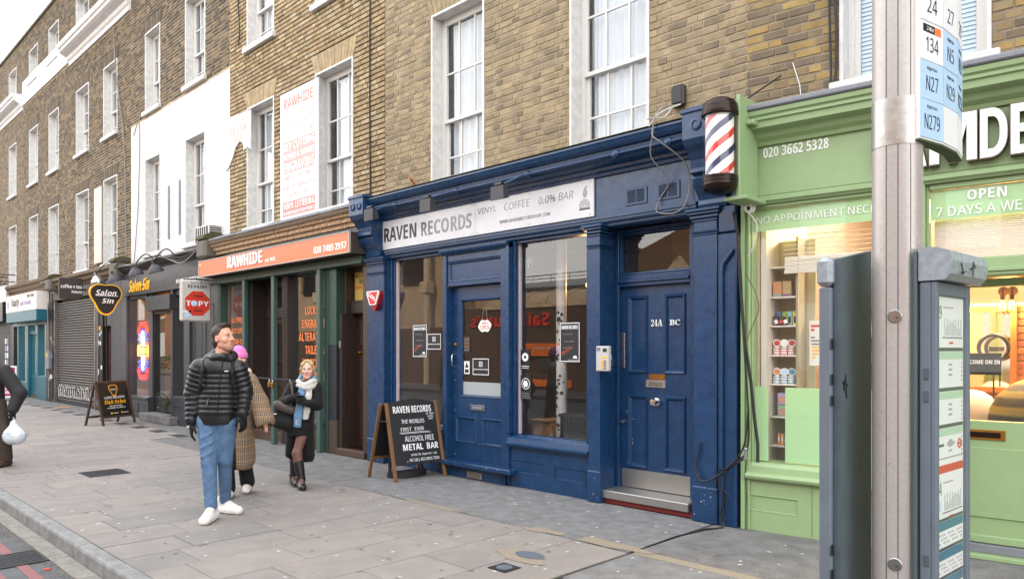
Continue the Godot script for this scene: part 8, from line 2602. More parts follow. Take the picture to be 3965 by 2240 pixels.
	f.block(Vector3(-0.03, 1.24, -0.20), Vector3(0.12, 0.17, 0.06), 0.04, 0.03)
	f.chain([Vector3(-0.17, 1.2, -0.16), Vector3(-0.36, 1.22, -0.12), Vector3(-0.335, 1.235, -0.10)], [0.012, 0.010, 0.008], 0.01)
	body_part(t, "rucksack", f, mats.strap)
	f = field(0.010)
	f.cap(Vector3(-0.105, 0.925, 0.0), Vector3(0.05, 0.925, -0.005), 0.115, 0.115, 0.04, [Vector3(0, 0, 1), 0.85])
	f.chain([hipL + Vector3(0, -0.02, 0), knL, anL + Vector3(0, 0.025, 0)], [0.108, 0.070, 0.056], 0.018)
	f.chain([hipR + Vector3(0, -0.02, 0), knR, anR + Vector3(0.01, 0.0, 0.01)], [0.106, 0.068, 0.054], 0.018)
	for k in 9:
		var y := 0.19 + 0.045 * k
		var c := anL.lerp(knL, clampf((y - 0.11) / 0.42, 0, 1))
		if k % 3 != 1: f.cap(c + Vector3(-0.04, rng.randf_range(-0.03, 0.03), 0.046), c + Vector3(0.035, rng.randf_range(-0.03, 0.03), 0.046), 0.008, 0.005, 0.02)
	for k in 3:
		f.cap(knL + Vector3(-0.05, 0.06 + 0.09 * k, 0.062 - 0.008 * k), knL + Vector3(0.05, 0.11 + 0.09 * k, 0.055 - 0.008 * k), 0.009, 0.005, 0.025)
	body_part(t, "jeans", f, mats.denim)
	f = field(0.0055)
	hand_shape(f, wrL + Vector3(0.004, 0.0, 0), Vector3(-0.02, -1, 0.06), Vector3(0.5, 0, 0.85), Vector3(0.85, 0, -0.4), 1.08, 0.35)
	f.cap(wrL + Vector3(0, 0.03, 0), wrL, 0.036, 0.034, 0.01)
	var gl := body_part(t, "glove", f, mats.glove)
	FR = t.global_transform
	var mk := mb()
	for k in 4: mk.box(wrL.x - 0.028 + 0.014 * k, wrL.x - 0.019 + 0.014 * k, wrL.y - 0.048 + 0.006 * (k % 2), wrL.y - 0.032 + 0.004 * k, wrL.z + 0.030, wrL.z + 0.034)
	part(gl, "white_print", mk, mats.plastic_white)
	FR = keep
	f = field(0.0055)
	hand_shape(f, wrR, Vector3(0.10, -1, 0.05), Vector3(-0.4, 0, 0.9), Vector3(-0.8, 0, -0.4), 1.05, 0.45)
	f.cap(wrR + Vector3(0, 0.03, 0), wrR, 0.036, 0.034, 0.01)
	body_part(t, "glove", f, mats.glove)
	for q2 in [[Vector3(-0.045, 0.0, 0.04), Vector3(-0.03, 0.0, 0.33)], [Vector3(-0.10, 0.0, -0.24), Vector3(0.16, 0.0, -0.13)]]:
		f = field(0.006)
		shoe_shape(f, q2[0], q2[1], 0.052, 0.14)
		var sh := body_part(t, "trainer", f, mats.shoe_white)
		f = field(0.006)
		sole_shape(f, q2[0], q2[1], 0.051)
		body_part(sh, "sole", f, mats.sole_white)
		FR = t.global_transform
		var d: Vector3 = (q2[1] - q2[0]).normalized()
		var sd := d.cross(Vector3.UP)
		for k in 4:
			var c: Vector3 = q2[0] + d * (0.115 + 0.022 * k) + Vector3(0, 0.108 - 0.012 * k, 0)
			part(sh, "lace", mb().tube([c - sd * 0.02, c + Vector3(0, 0.004, 0), c + sd * 0.02], 0.004, 5), mats.sole_white)
		FR = keep

func plaid() -> Material:
	var im := Image.create(64, 64, false, Image.FORMAT_RGB8)
	for y in 64:
		for x in 64:
			var c := Color(0.66, 0.56, 0.45)
			if (x % 8) < 3: c = c.darkened(0.45)
			if (y % 8) < 3: c = c.darkened(0.38)
			if x % 32 < 3: c = c.lerp(Color(0.18, 0.22, 0.36), 0.75)
			if y % 32 < 3: c = c.lerp(Color(0.70, 0.50, 0.20), 0.6)
			im.set_pixel(x, y, c)
	return mat("plaid", Color.WHITE, 0.95, {"tex": ImageTexture.create_from_image(im), "size": 0.16, "local": true})

func pink_woman() -> void:
	var t := person("person in a pink knitted hat and brown checked coat walking behind the man in jeans", Vector3(-7.78, 0, 2.58))
	var hx := Transform3D(Basis(Vector3.UP, deg_to_rad(25)), Vector3(0.085, 1.50, 0.0))
	var s := 0.94
	var hipL := Vector3(-0.06, 0.84, 0)
	var hipR := Vector3(0.11, 0.84, 0)
	var anL := Vector3(-0.02, 0.10, 0.06)
	var anR := Vector3(0.10, 0.12, -0.22)
	var shL := Vector3(-0.11, 1.25, 0.0)
	var shR := Vector3(0.21, 1.25, 0.0)
	var elR := Vector3(0.30, 1.02, -0.02)
	var wrR := Vector3(0.385, 0.82, 0.04)
	var elL := Vector3(-0.18, 1.02, 0.0)
	var wrL := Vector3(-0.17, 0.80, 0.06)
	var f := field(0.012)
	f.cap(Vector3(0.03, 0.87, 0), Vector3(0.05, 1.2, 0), 0.11, 0.11, 0.05, [Vector3(0, 0, 1), 0.75])
	f.cap(Vector3(0.05, 1.25, 0), Vector3(0.08, 1.42, 0), 0.05, 0.048, 0.03)
	f.chain([shL, elL, wrL], [0.045, 0.035, 0.025], 0.03).chain([shR, elR, wrR], [0.045, 0.035, 0.025], 0.03)
	f.chain([hipL, Vector3(-0.04, 0.48, 0.05), anL], [0.075, 0.05, 0.035], 0.03).chain([hipR, Vector3(0.11, 0.48, -0.06), anR], [0.075, 0.05, 0.035], 0.03)
	f.cap(anL, anL + Vector3(0.0, -0.05, 0.09), 0.03, 0.026, 0.02).cap(anR, anR + Vector3(0, -0.05, 0.09), 0.03, 0.026, 0.02)
	f.cap(wrR, wrR + Vector3(0.02, -0.1, 0.02), 0.03, 0.02, 0.02)
	body_part(t, "body", f, mats.skin_b)
	f = field(0.005)
	f.at = hx
	head_shape(f, s, true)
	body_part(t, "head", f, mats.skin_b)
	face_features(t, hx, s, Color(0.2, 0.14, 0.1), Color(0.62, 0.34, 0.34), Color(0.12, 0.08, 0.06))
	f = field(0.006)
	f.at = hx
	f.egg(Vector3(0, 0.055, -0.012) * s, Vector3(0.088, 0.10, 0.105) * s, 0.01)
	f.block(Vector3(0, -0.06, 0) * s, Vector3(0.15, 0.075, 0.15) * s, 0.0, 0.006, Basis.IDENTITY, true)
	var hat := body_part(t, "knitted_hat", f, mats.pink_wool)
	f = field(0.006)
	f.at = hx
	var ring := []
	for k in 17: ring.append(Vector3(cos(TAU * k / 16) * 0.083, 0.035, sin(TAU * k / 16) * 0.098 - 0.012) * s)
	for k in 16: f.cap(ring[k] + Vector3(0, -0.012, 0), ring[k + 1] + Vector3(0, -0.012, 0), 0.013, 0.013, 0.02).cap(ring[k] + Vector3(0, 0.015, 0), ring[k + 1] + Vector3(0, 0.015, 0), 0.013, 0.013, 0.02)
	body_part(hat, "brim", f, mats.pink_wool)
	f = field(0.008)
	f.at = hx
	f.chain([Vector3(-0.07, 0.0, -0.03), Vector3(-0.075, -0.1, -0.02), Vector3(-0.06, -0.2, 0.02)], [0.03, 0.03, 0.02], 0.02)
	f.chain([Vector3(0.07, 0.0, -0.03), Vector3(0.075, -0.1, -0.02), Vector3(0.06, -0.18, 0.02)], [0.03, 0.03, 0.02], 0.02)
	body_part(t, "hair", f, mats.hair_dark)
	f = field(0.010)
	f.chain([Vector3(-0.02, 1.33, 0.05), Vector3(0.06, 1.32, 0.09), Vector3(0.14, 1.34, 0.06), Vector3(0.16, 1.35, -0.04), Vector3(0.05, 1.36, -0.08), Vector3(-0.03, 1.35, -0.03), Vector3(-0.02, 1.33, 0.05)], [0.05, 0.055, 0.05, 0.045, 0.045, 0.045, 0.05], 0.03)
	f.chain([Vector3(0.12, 1.32, 0.10), Vector3(0.145, 1.15, 0.135), Vector3(0.14, 0.93, 0.14)], [0.05, 0.052, 0.045], 0.02)
	body_part(t, "scarf", f, mats.cream_wool)
	f = field(0.012)
	f.cap(Vector3(0.05, 0.96, -0.02), Vector3(0.05, 1.20, -0.01), 0.165, 0.15, 0.05, [Vector3(0, 0, 1), 0.75])
	f.cap(shL + Vector3(0.03, 0.02, 0), shR + Vector3(-0.03, 0.02, 0), 0.075, 0.075, 0.05)
	f.cap(Vector3(0.06, 0.42, -0.06), Vector3(0.05, 0.96, -0.02), 0.185, 0.165, 0.05, [Vector3(0, 0, 1), 0.72])
	f.cap(Vector3(0.14, 0.36, 0.03), Vector3(0.13, 1.1, 0.08), 0.075, 0.07, 0.05)
	f.chain([shR, elR, wrR], [0.085, 0.095, 0.105], 0.04)
	f.chain([shL, elL, wrL], [0.08, 0.08, 0.08], 0.04)
	f.cap(wrR + Vector3(-0.01, 0.02, 0), wrR + Vector3(0.06, -0.16, 0.05), 0.075, 0.08, 0.01, [], [], true)
	f.block(Vector3(0.05, 0.16, 0), Vector3(0.5, 0.13, 0.5), 0.0, 0.01, Basis.IDENTITY, true)
	body_part(t, "checked_coat", f, plaid())
	f = field(0.012)
	f.cap(Vector3(0.0, 0.40, 0.02), Vector3(0.02, 1.1, 0.06), 0.13, 0.10, 0.05, [Vector3(0, 0, 1), 0.8])
	f.block(Vector3(0.0, 0.2, 0), Vector3(0.5, 0.10, 0.5), 0.0, 0.01, Basis.IDENTITY, true)
	body_part(t, "long_dress", f, mats.black_cloth)
	f = field(0.012)
	f.chain([Vector3(-0.035, 0.48, 0.05), anL + Vector3(0, 0.0, -0.01)], [0.075, 0.085], 0.03).chain([Vector3(0.11, 0.48, -0.06), anR], [0.07, 0.08], 0.03)
	body_part(t, "trousers", f, mats.black_cloth)
	for q in [[Vector3(-0.01, 0, 0.0), Vector3(0.05, 0, 0.25)], [Vector3(0.09, 0.03, -0.28), Vector3(0.14, 0.0, -0.05)]]:
		f = field(0.007)
		shoe_shape(f, q[0], q[1], 0.044, 0.085)
		var sh := body_part(t, "trainer", f, mats.shoe_white)
		f = field(0.007)
		sole_shape(f, q[0], q[1], 0.045)
		body_part(sh, "sole", f, mat("sole_grey", Color(0.36, 0.33, 0.32), 0.8))
		var keep := FR
		FR = t.global_transform
		var d: Vector3 = (q[1] - q[0]).normalized()
		var sd := d.cross(Vector3.UP)
		for k in 3:
			var c: Vector3 = q[0] + d * (0.10 + 0.03 * k) + sd * 0.043 + Vector3(0, 0.03, 0)
			part(sh, "stripe", mb().tube([c, c + Vector3(0, 0.035, 0) - sd * 0.012 - d * 0.02], 0.005, 5), mats.ink)
		FR = keep

func blonde_woman() -> void:
	var t := person("blonde person in a long black coat with a pale blue and white scarf", Vector3(-7.81, 0, 1.77))
	var hx := Transform3D(Basis(Vector3.UP, deg_to_rad(8)) * Basis(Vector3.RIGHT, deg_to_rad(4)), Vector3(0.128, 1.366, 0.02))
	var s := 0.88
	var shL := Vector3(-0.05, 1.16, 0.0)
	var shR := Vector3(0.225, 1.15, 0.0)
	var elL := Vector3(-0.13, 0.985, 0.06)
	var wrL := Vector3(0.0, 1.045, 0.20)
	var elR := Vector3(0.255, 0.955, 0.06)
	var wrR := Vector3(0.185, 0.985, 0.20)
	var hipL := Vector3(-0.035, 0.74, 0)
	var hipR := Vector3(0.095, 0.74, 0)
	var knR := Vector3(0.035, 0.40, 0.13)
	var anR := Vector3(0.095, 0.12, 0.17)
	var knL := Vector3(-0.035, 0.40, -0.04)
	var anL := Vector3(-0.055, 0.11, -0.06)
	var f := field(0.011)
	f.cap(Vector3(0.03, 0.78, 0), Vector3(0.085, 1.10, 0), 0.10, 0.10, 0.05, [Vector3(0, 0, 1), 0.75])
	f.cap(shL + Vector3(0.03, 0, 0), shR - Vector3(0.03, 0, 0), 0.05, 0.05, 0.04)
	f.cap(Vector3(0.09, 1.15, 0), Vector3(0.125, 1.30, 0.01), 0.044, 0.042, 0.03)
	f.chain([shL, elL, wrL], [0.042, 0.033, 0.024], 0.03).chain([shR, elR, wrR], [0.042, 0.033, 0.024], 0.03)
	f.chain([hipL, knL, anL], [0.078, 0.047, 0.03], 0.03).chain([hipR, knR, anR], [0.080, 0.046, 0.03], 0.03)
	f.cap(knR, knR.lerp(anR, 0.4), 0.048, 0.05, 0.03)
	f.cap(anL, anL + Vector3(0.02, -0.05, 0.09), 0.028, 0.024, 0.02).cap(anR, anR + Vector3(0.04, -0.05, 0.09), 0.028, 0.024, 0.02)
	body_part(t, "body", f, mats.tights)
	f = field(0.0042)
	f.at = hx
	head_shape(f, s, true)
	f.at = Transform3D.IDENTITY
	f.cap(Vector3(0.10, 1.20, 0.0), Vector3(0.125, 1.30, 0.005), 0.045, 0.043, 0.02)
	body_part(t, "head", f, mats.skin_b)
	face_features(t, hx, s, Color(0.30, 0.38, 0.45), Color(0.72, 0.36, 0.35), Color(0.50, 0.40, 0.28))
	f = field(0.005)
	f.at = hx
	f.egg(Vector3(0, 0.040, -0.024) * s, Vector3(0.084, 0.090, 0.098) * s, 0.01)
	f.egg(Vector3(0, -0.05, -0.06) * s, Vector3(0.075, 0.07, 0.05) * s, 0.02)
	for e in [-1.0, 1.0]:
		f.chain([Vector3(e * 0.02, 0.118, 0.05) * s, Vector3(e * 0.062, 0.075, 0.055) * s, Vector3(e * 0.080, 0.01, 0.02) * s, Vector3(e * 0.082, -0.045, -0.01) * s], [0.016 * s, 0.018 * s, 0.020 * s, 0.016 * s], 0.012)
	f.egg(Vector3(0, -0.008, 0.105) * s, Vector3(0.062, 0.095, 0.06) * s, 0.010, Basis.IDENTITY, true)
	body_part(t, "hair", f, mats.hair_blonde)
	var wind := func(y: float, r: float, ph: float, ff: Field, thick: float, from: int, to: int) -> void:
		for k in range(from, to):
			var a := TAU * k / 14 + ph
			var b := TAU * (k + 1) / 14 + ph
			ff.cap(Vector3(0.115 + cos(a) * r, y - 0.028 * sin(a) + 0.012 * sin(3.0 * a + ph), 0.012 + sin(a) * r), Vector3(0.115 + cos(b) * r, y - 0.028 * sin(b) + 0.012 * sin(3.0 * b + ph), 0.012 + sin(b) * r), thick * (1.0 + 0.25 * sin(2.0 * a)), thick * (1.0 + 0.25 * sin(2.0 * b)), 0.008)
	f = field(0.008)
	wind.call(1.228, 0.096, 0.3, f, 0.030, 0, 14)
	wind.call(1.190, 0.106, 1.1, f, 0.028, 0, 14)
	for q in [[Vector3(0.16, 1.18, 0.10), Vector3(0.172, 1.06, 0.150)], [Vector3(0.172, 1.06, 0.150), Vector3(0.155, 0.90, 0.155)], [Vector3(0.155, 0.90, 0.155), Vector3(0.14, 0.81, 0.15)]]: f.cap(q[0], q[1], 0.040, 0.036, 0.02, [Vector3(0, 0, 1), 0.35])
	for k in 3: f.chain([Vector3(0.145 + 0.02 * k, 1.12, 0.142), Vector3(0.150 + 0.02 * k, 1.0, 0.166), Vector3(0.125 + 0.022 * k, 0.80, 0.166)], [0.006, 0.008, 0.006], 0.006)
	f.block(Vector3(0.14, 0.73, 0.15), Vector3(0.1, 0.06, 0.1), 0.0, 0.004, Basis(Vector3.BACK, 0.12), true)
	var sc := body_part(t, "scarf", f, mats.scarf_white)
	f = field(0.008)
	wind.call(1.258, 0.090, 2.0, f, 0.022, 3, 11)
	for q in [[Vector3(0.09, 1.16, 0.115), Vector3(0.08, 1.02, 0.148)], [Vector3(0.08, 1.02, 0.148), Vector3(0.06, 0.84, 0.158)], [Vector3(0.06, 0.84, 0.158), Vector3(0.052, 0.735, 0.155)]]: f.cap(q[0], q[1], 0.040, 0.044, 0.02, [Vector3(0, 0, 1), 0.35])
	for k in 4: f.chain([Vector3(0.055 + 0.022 * k, 1.10, 0.135), Vector3(0.045 + 0.022 * k, 1.0, 0.163), Vector3(0.02 + 0.022 * k, 0.84, 0.173), Vector3(0.012 + 0.024 * k, 0.68, 0.170)], [0.006, 0.007, 0.008, 0.006], 0.006)
	f.block(Vector3(0.05, 0.64, 0.15), Vector3(0.12, 0.06, 0.1), 0.0, 0.004, Basis(Vector3.BACK, -0.08), true)
	body_part(sc, "blue_end", f, mats.scarf_blue)
	var keep := FR
	FR = t.global_transform
	words(sc, "E", Vector3(0.03, 0.735, 0.181), 0.045, 0.055, mats.scarf_white, {"font": "Droid Serif", "weight": 700, "depth": 0.002, "res": 12})
	FR = keep
	f = field(0.011)
	f.cap(Vector3(0.04, 0.80, -0.03), Vector3(0.085, 1.10, -0.02), 0.135, 0.125, 0.05, [Vector3(0, 0, 1), 0.8])
	f.cap(shL + Vector3(0.02, 0.01, 0), shR + Vector3(-0.02, 0.01, 0), 0.068, 0.068, 0.05)
	f.chain([shL, elL, wrL], [0.07, 0.062, 0.045], 0.03).chain([shR, elR, wrR], [0.07, 0.062, 0.045], 0.03)
	f.cap(Vector3(0.03, 0.36, -0.08), Vector3(0.04, 0.80, -0.04), 0.155, 0.135, 0.05, [Vector3(0, 0, 1), 0.6])
	f.cap(Vector3(-0.085, 0.38, 0.0), Vector3(-0.03, 0.85, 0.06), 0.055, 0.06, 0.04)
	f.cap(Vector3(0.125, 0.36, -0.02), Vector3(0.135, 0.95, 0.06), 0.05, 0.06, 0.04)
	f.cap(Vector3(0.03, 0.60, 0.12), Vector3(0.07, 1.0, 0.14), 0.06, 0.05, 0.02, [], [], true)
	f.block(Vector3(0.03, 0.14, 0), Vector3(0.5, 0.135, 0.5), 0.0, 0.01, Basis.IDENTITY, true)
	body_part(t, "long_coat", f, mats.black_coat)
	f = field(0.011)
	f.cap(Vector3(-0.035, 0.72, 0.02), Vector3(0.085, 0.72, 0.025), 0.10, 0.10, 0.03)
	f.cap(Vector3(0.03, 0.62, 0.03), Vector3(0.03, 0.75, 0.02), 0.125, 0.115, 0.03, [Vector3(0, 0, 1), 0.85])
	f.block(Vector3(0.03, 0.48, 0), Vector3(0.4, 0.115, 0.4), 0.0, 0.01, Basis.IDENTITY, true)
	body_part(t, "skirt", f, mats.black_cloth)
	f = field(0.0055)
	hand_shape(f, wrL, Vector3(0.9, 0.05, 0.25), Vector3(0, 1, 0.2), Vector3(0.2, -0.3, -0.9), 0.92, 0.6)
	f.cap(wrL - Vector3(0.02, 0, 0), wrL + Vector3(0.02, 0, 0), 0.036, 0.034, 0.01)
	body_part(t, "glove", f, mats.glove)
	f = field(0.0055)
	hand_shape(f, wrR, Vector3(-0.75, 0.25, 0.45), Vector3(0.1, 1, 0.2), Vector3(-0.2, -0.3, -0.9), 0.92, 0.6)
	f.cap(wrR + Vector3(0.02, 0, 0), wrR, 0.036, 0.034, 0.01)
	body_part(t, "glove", f, mats.glove)
	for q in [[anR, knR, Vector3(0.075, 0.0, 0.13), Vector3(0.165, 0.0, 0.33)], [anL, knL, Vector3(-0.075, 0.0, -0.09), Vector3(0.04, 0.0, 0.10)]]:
		f = field(0.007)
		var top: Vector3 = q[0].lerp(q[1], 0.62)
		f.cap(q[0] - Vector3(0, 0.02, 0.01), top, 0.046, 0.060, 0.02)
		shoe_shape(f, q[2], q[3], 0.042, 0.10)
		f.cap(top, top + (q[1] - q[0]).normalized() * 0.06, 0.052, 0.052, 0.004, [], [], true)
		var bt := body_part(t, "boot", f, mats.boot)
		f = field(0.007)
		sole_shape(f, q[2], q[3], 0.044)
		body_part(bt, "sole", f, mats.plastic_black)
		FR = t.global_transform
		var rr := []
		for k in 13: rr.append(q[0] + Vector3(cos(TAU * k / 12) * 0.050, 0.01 + 0.008 * sin(TAU * k / 12), sin(TAU * k / 12) * 0.056))
		part(bt, "strap", mb().tube(rr, 0.006, 6), mats.plastic_black)
		part(bt, "buckle", mb().bev(q[0].x - 0.054, q[0].x - 0.046, q[0].y, q[0].y + 0.022, q[0].z + 0.01, q[0].z + 0.035, 0.002), mats.chrome)
		FR = keep
	var at := Vector3(-7.81, 0, 1.77)
	var b := Node3D.new()
	b.name = numbered("tote_bag")
	add_child(b)
	b.transform = t.transform
	describe(b, "black cloth tote bag hanging at the blonde person's side", "bag")
	f = field(0.011)
	f.cap(Vector3(-0.255, 0.775, 0.08), Vector3(-0.075, 0.735, 0.10), 0.07, 0.09, 0.05, [Vector3(0, 0, 1), 0.7])
	f.cap(Vector3(-0.19, 0.88, 0.08), Vector3(-0.10, 0.87, 0.09), 0.055, 0.06, 0.06, [Vector3(0, 0, 1), 0.6])
	body_part(b, "sack", f, mats.black_cloth)
	FR = t.global_transform
	part(b, "handle", mb().tube([Vector3(-0.17, 0.90, 0.10), Vector3(-0.12, 1.06, 0.10), Vector3(-0.06, 1.22, 0.02), Vector3(-0.04, 1.15, -0.08)], 0.013, 8), mats.black_cloth)
	part(b, "label_tag", mb().bev(-0.235, -0.20, 0.85, 0.862, 0.128, 0.134, 0.001), mats.plastic_white)
	FR = keep
	b = Node3D.new()
	b.name = numbered("shoulder_bag")
	add_child(b)
	b.transform = t.transform
	describe(b, "grey-brown leather shoulder bag tucked under the blonde person's arm", "bag")
	f = field(0.010)
	f.cap(Vector3(-0.19, 0.955, 0.11), Vector3(-0.03, 0.90, 0.14), 0.06, 0.055, 0.04, [Vector3(0, 0, 1), 0.8])
	body_part(b, "pouch", f, mats.bag_brown)
	FR = t.global_transform
	part(b, "strap", mb().tube([Vector3(-0.03, 0.95, 0.16), Vector3(-0.02, 1.08, 0.11), Vector3(-0.045, 1.20, 0.075), Vector3(-0.075, 1.24, 0.03), Vector3(-0.08, 1.20, -0.06)], 0.014, 8), mats.bag_brown)
	FR = keep

func passer_by() -> void:
	var t := person("person in a dark hooded coat and olive trousers carrying a plastic bag", Vector3(-12.0, 0, 3.87))
	var o := Vector3(0.02, 0, 0)
	var f := field(0.014)
	var shR := Vector3(0.02, 1.30, 0.0)
	var elR := Vector3(0.235, 1.0, 0.0)
	var wrR := Vector3(0.20, 0.76, 0.08)
	f.cap(Vector3(-0.19, 0.9, 0), Vector3(-0.19, 1.25, 0), 0.13, 0.14, 0.05, [Vector3(0, 0, 1), 0.8])
	f.cap(Vector3(-0.19, 1.3, 0), Vector3(-0.19, 1.45, 0), 0.06, 0.055, 0.03)
	f.chain([shR, elR, wrR], [0.05, 0.04, 0.03], 0.03).chain([Vector3(-0.38, 1.3, 0), Vector3(-0.45, 1.0, 0), Vector3(-0.43, 0.76, 0.05)], [0.05, 0.04, 0.03], 0.03)
	f.chain([Vector3(-0.08, 0.88, 0), Vector3(0.03, 0.48, 0.05), Vector3(0.03, 0.1, 0.0)], [0.09, 0.06, 0.04], 0.03).chain([Vector3(-0.27, 0.88, 0), Vector3(-0.2, 0.48, 0.1), Vector3(-0.2, 0.1, 0.15)], [0.09, 0.06, 0.04], 0.03)
	f.cap(Vector3(0.03, 0.08, 0.0), Vector3(0.03, 0.05, 0.12), 0.035, 0.03, 0.02).cap(Vector3(-0.2, 0.08, 0.15), Vector3(-0.2, 0.05, 0.27), 0.035, 0.03, 0.02)
	body_part(t, "body", f, mats.skin_a)
	var hx := Transform3D(Basis(Vector3.UP, deg_to_rad(180)), Vector3(-0.19, 1.58, 0.0))
	f = field(0.007)
	f.at = hx
	head_shape(f, 0.98, false)
	body_part(t, "head", f, mats.skin_a)
	f = field(0.009)
	f.at = hx
	f.egg(Vector3(0, 0.04, -0.02), Vector3(0.085, 0.095, 0.10), 0.01)
	body_part(t, "hair", f, mats.hair_dark)
	f = field(0.012)
	f.cap(Vector3(-0.19, 0.88, 0), Vector3(-0.19, 1.22, 0), 0.205, 0.19, 0.05, [Vector3(0, 0, 1), 0.75])
	f.cap(Vector3(-0.33, 1.30, 0), Vector3(-0.03, 1.30, 0), 0.09, 0.09, 0.05)
	f.cap(Vector3(-0.25, 1.38, -0.04), Vector3(-0.13, 1.38, -0.04), 0.075, 0.075, 0.04)
	f.chain([shR, elR, wrR + Vector3(0, 0.03, 0)], [0.10, 0.09, 0.07], 0.03).chain([Vector3(-0.38, 1.3, 0), Vector3(-0.45, 1.0, 0), Vector3(-0.43, 0.8, 0.05)], [0.10, 0.09, 0.07], 0.03)
	f.block(Vector3(-0.19, 0.70, 0), Vector3(0.19, 0.06, 0.4), 0.0, 0.01, Basis.IDENTITY, true)
	body_part(t, "coat", f, mat("dark_coat", Color(0.115, 0.11, 0.115), 0.75, {"rim": 0.2}))
	f = field(0.012)
	f.chain([Vector3(-0.08, 0.86, 0), Vector3(0.03, 0.48, 0.05), Vector3(0.03, 0.12, 0.0)], [0.115, 0.10, 0.095], 0.03).chain([Vector3(-0.27, 0.86, 0), Vector3(-0.2, 0.48, 0.1), Vector3(-0.2, 0.12, 0.15)], [0.115, 0.10, 0.095], 0.03)
	body_part(t, "trousers", f, mat("olive", Color(0.24, 0.205, 0.165), 0.9))
	for q in [[Vector3(0.03, 0, -0.08), Vector3(0.05, 0, 0.19)], [Vector3(-0.2, 0, 0.07), Vector3(-0.2, 0, 0.34)]]:
		f = field(0.008)
		shoe_shape(f, q[0], q[1], 0.048, 0.09)
		body_part(t, "shoe", f, mats.old_wood)
	f = field(0.006)
	hand_shape(f, wrR, Vector3(0.0, -1, 0.1), Vector3(-0.3, 0, 0.9), Vector3(-0.8, 0, -0.3), 1.0, 1.2)
	f.cap(wrR + Vector3(0, 0.04, 0), wrR, 0.042, 0.036, 0.01)
	body_part(t, "glove", f, mats.glove)
	var b := Node3D.new()
	b.name = numbered("carrier_bag")
	add_child(b)
	b.transform = t.transform
	describe(b, "full white plastic carrier bag with blue print held by the dark coated person", "bag")
	f = field(0.010)
	f.cap(Vector3(0.19, 0.42, 0.08), Vector3(0.255, 0.42, 0.08), 0.115, 0.11, 0.05)
	f.cap(Vector3(0.215, 0.50, 0.08), Vector3(0.205, 0.62, 0.08), 0.075, 0.022, 0.06)
	for k in 10:
		var a := TAU * k / 10
		f.cap(Vector3(0.212, 0.62, 0.08), Vector3(0.22 + cos(a) * 0.125, 0.45, 0.08 + sin(a) * 0.10), 0.008, 0.014, 0.03)
	var sack := body_part(b, "sack", f, mat("bag_plastic", Color(0.80, 0.83, 0.86), 0.35, {"coat": 0.3}))
	var keep := FR
	FR = t.global_transform
	part(b, "handle", mb().tube([Vector3(0.205, 0.61, 0.08), Vector3(0.19, 0.66, 0.08), Vector3(0.20, 0.70, 0.085), Vector3(0.215, 0.66, 0.085), Vector3(0.21, 0.61, 0.08)], 0.009, 6), mats.bag_plastic)
	for k in 4:
		part(b, "print", mb().tube([Vector3(0.14 + 0.03 * k, 0.46 + 0.012 * (k % 2), 0.198), Vector3(0.155 + 0.03 * k, 0.48 - 0.01 * (k % 2), 0.20)], 0.004, 5), mat("print_blue", Color(0.20, 0.35, 0.70), 0.5))
	FR = keep

# ---------------------------------------------------------------- small fittings
func small_things() -> void:
	alarm_and_phone()
	floodlights()
	goosenecks()
	vents_and_boxes()
	cables()

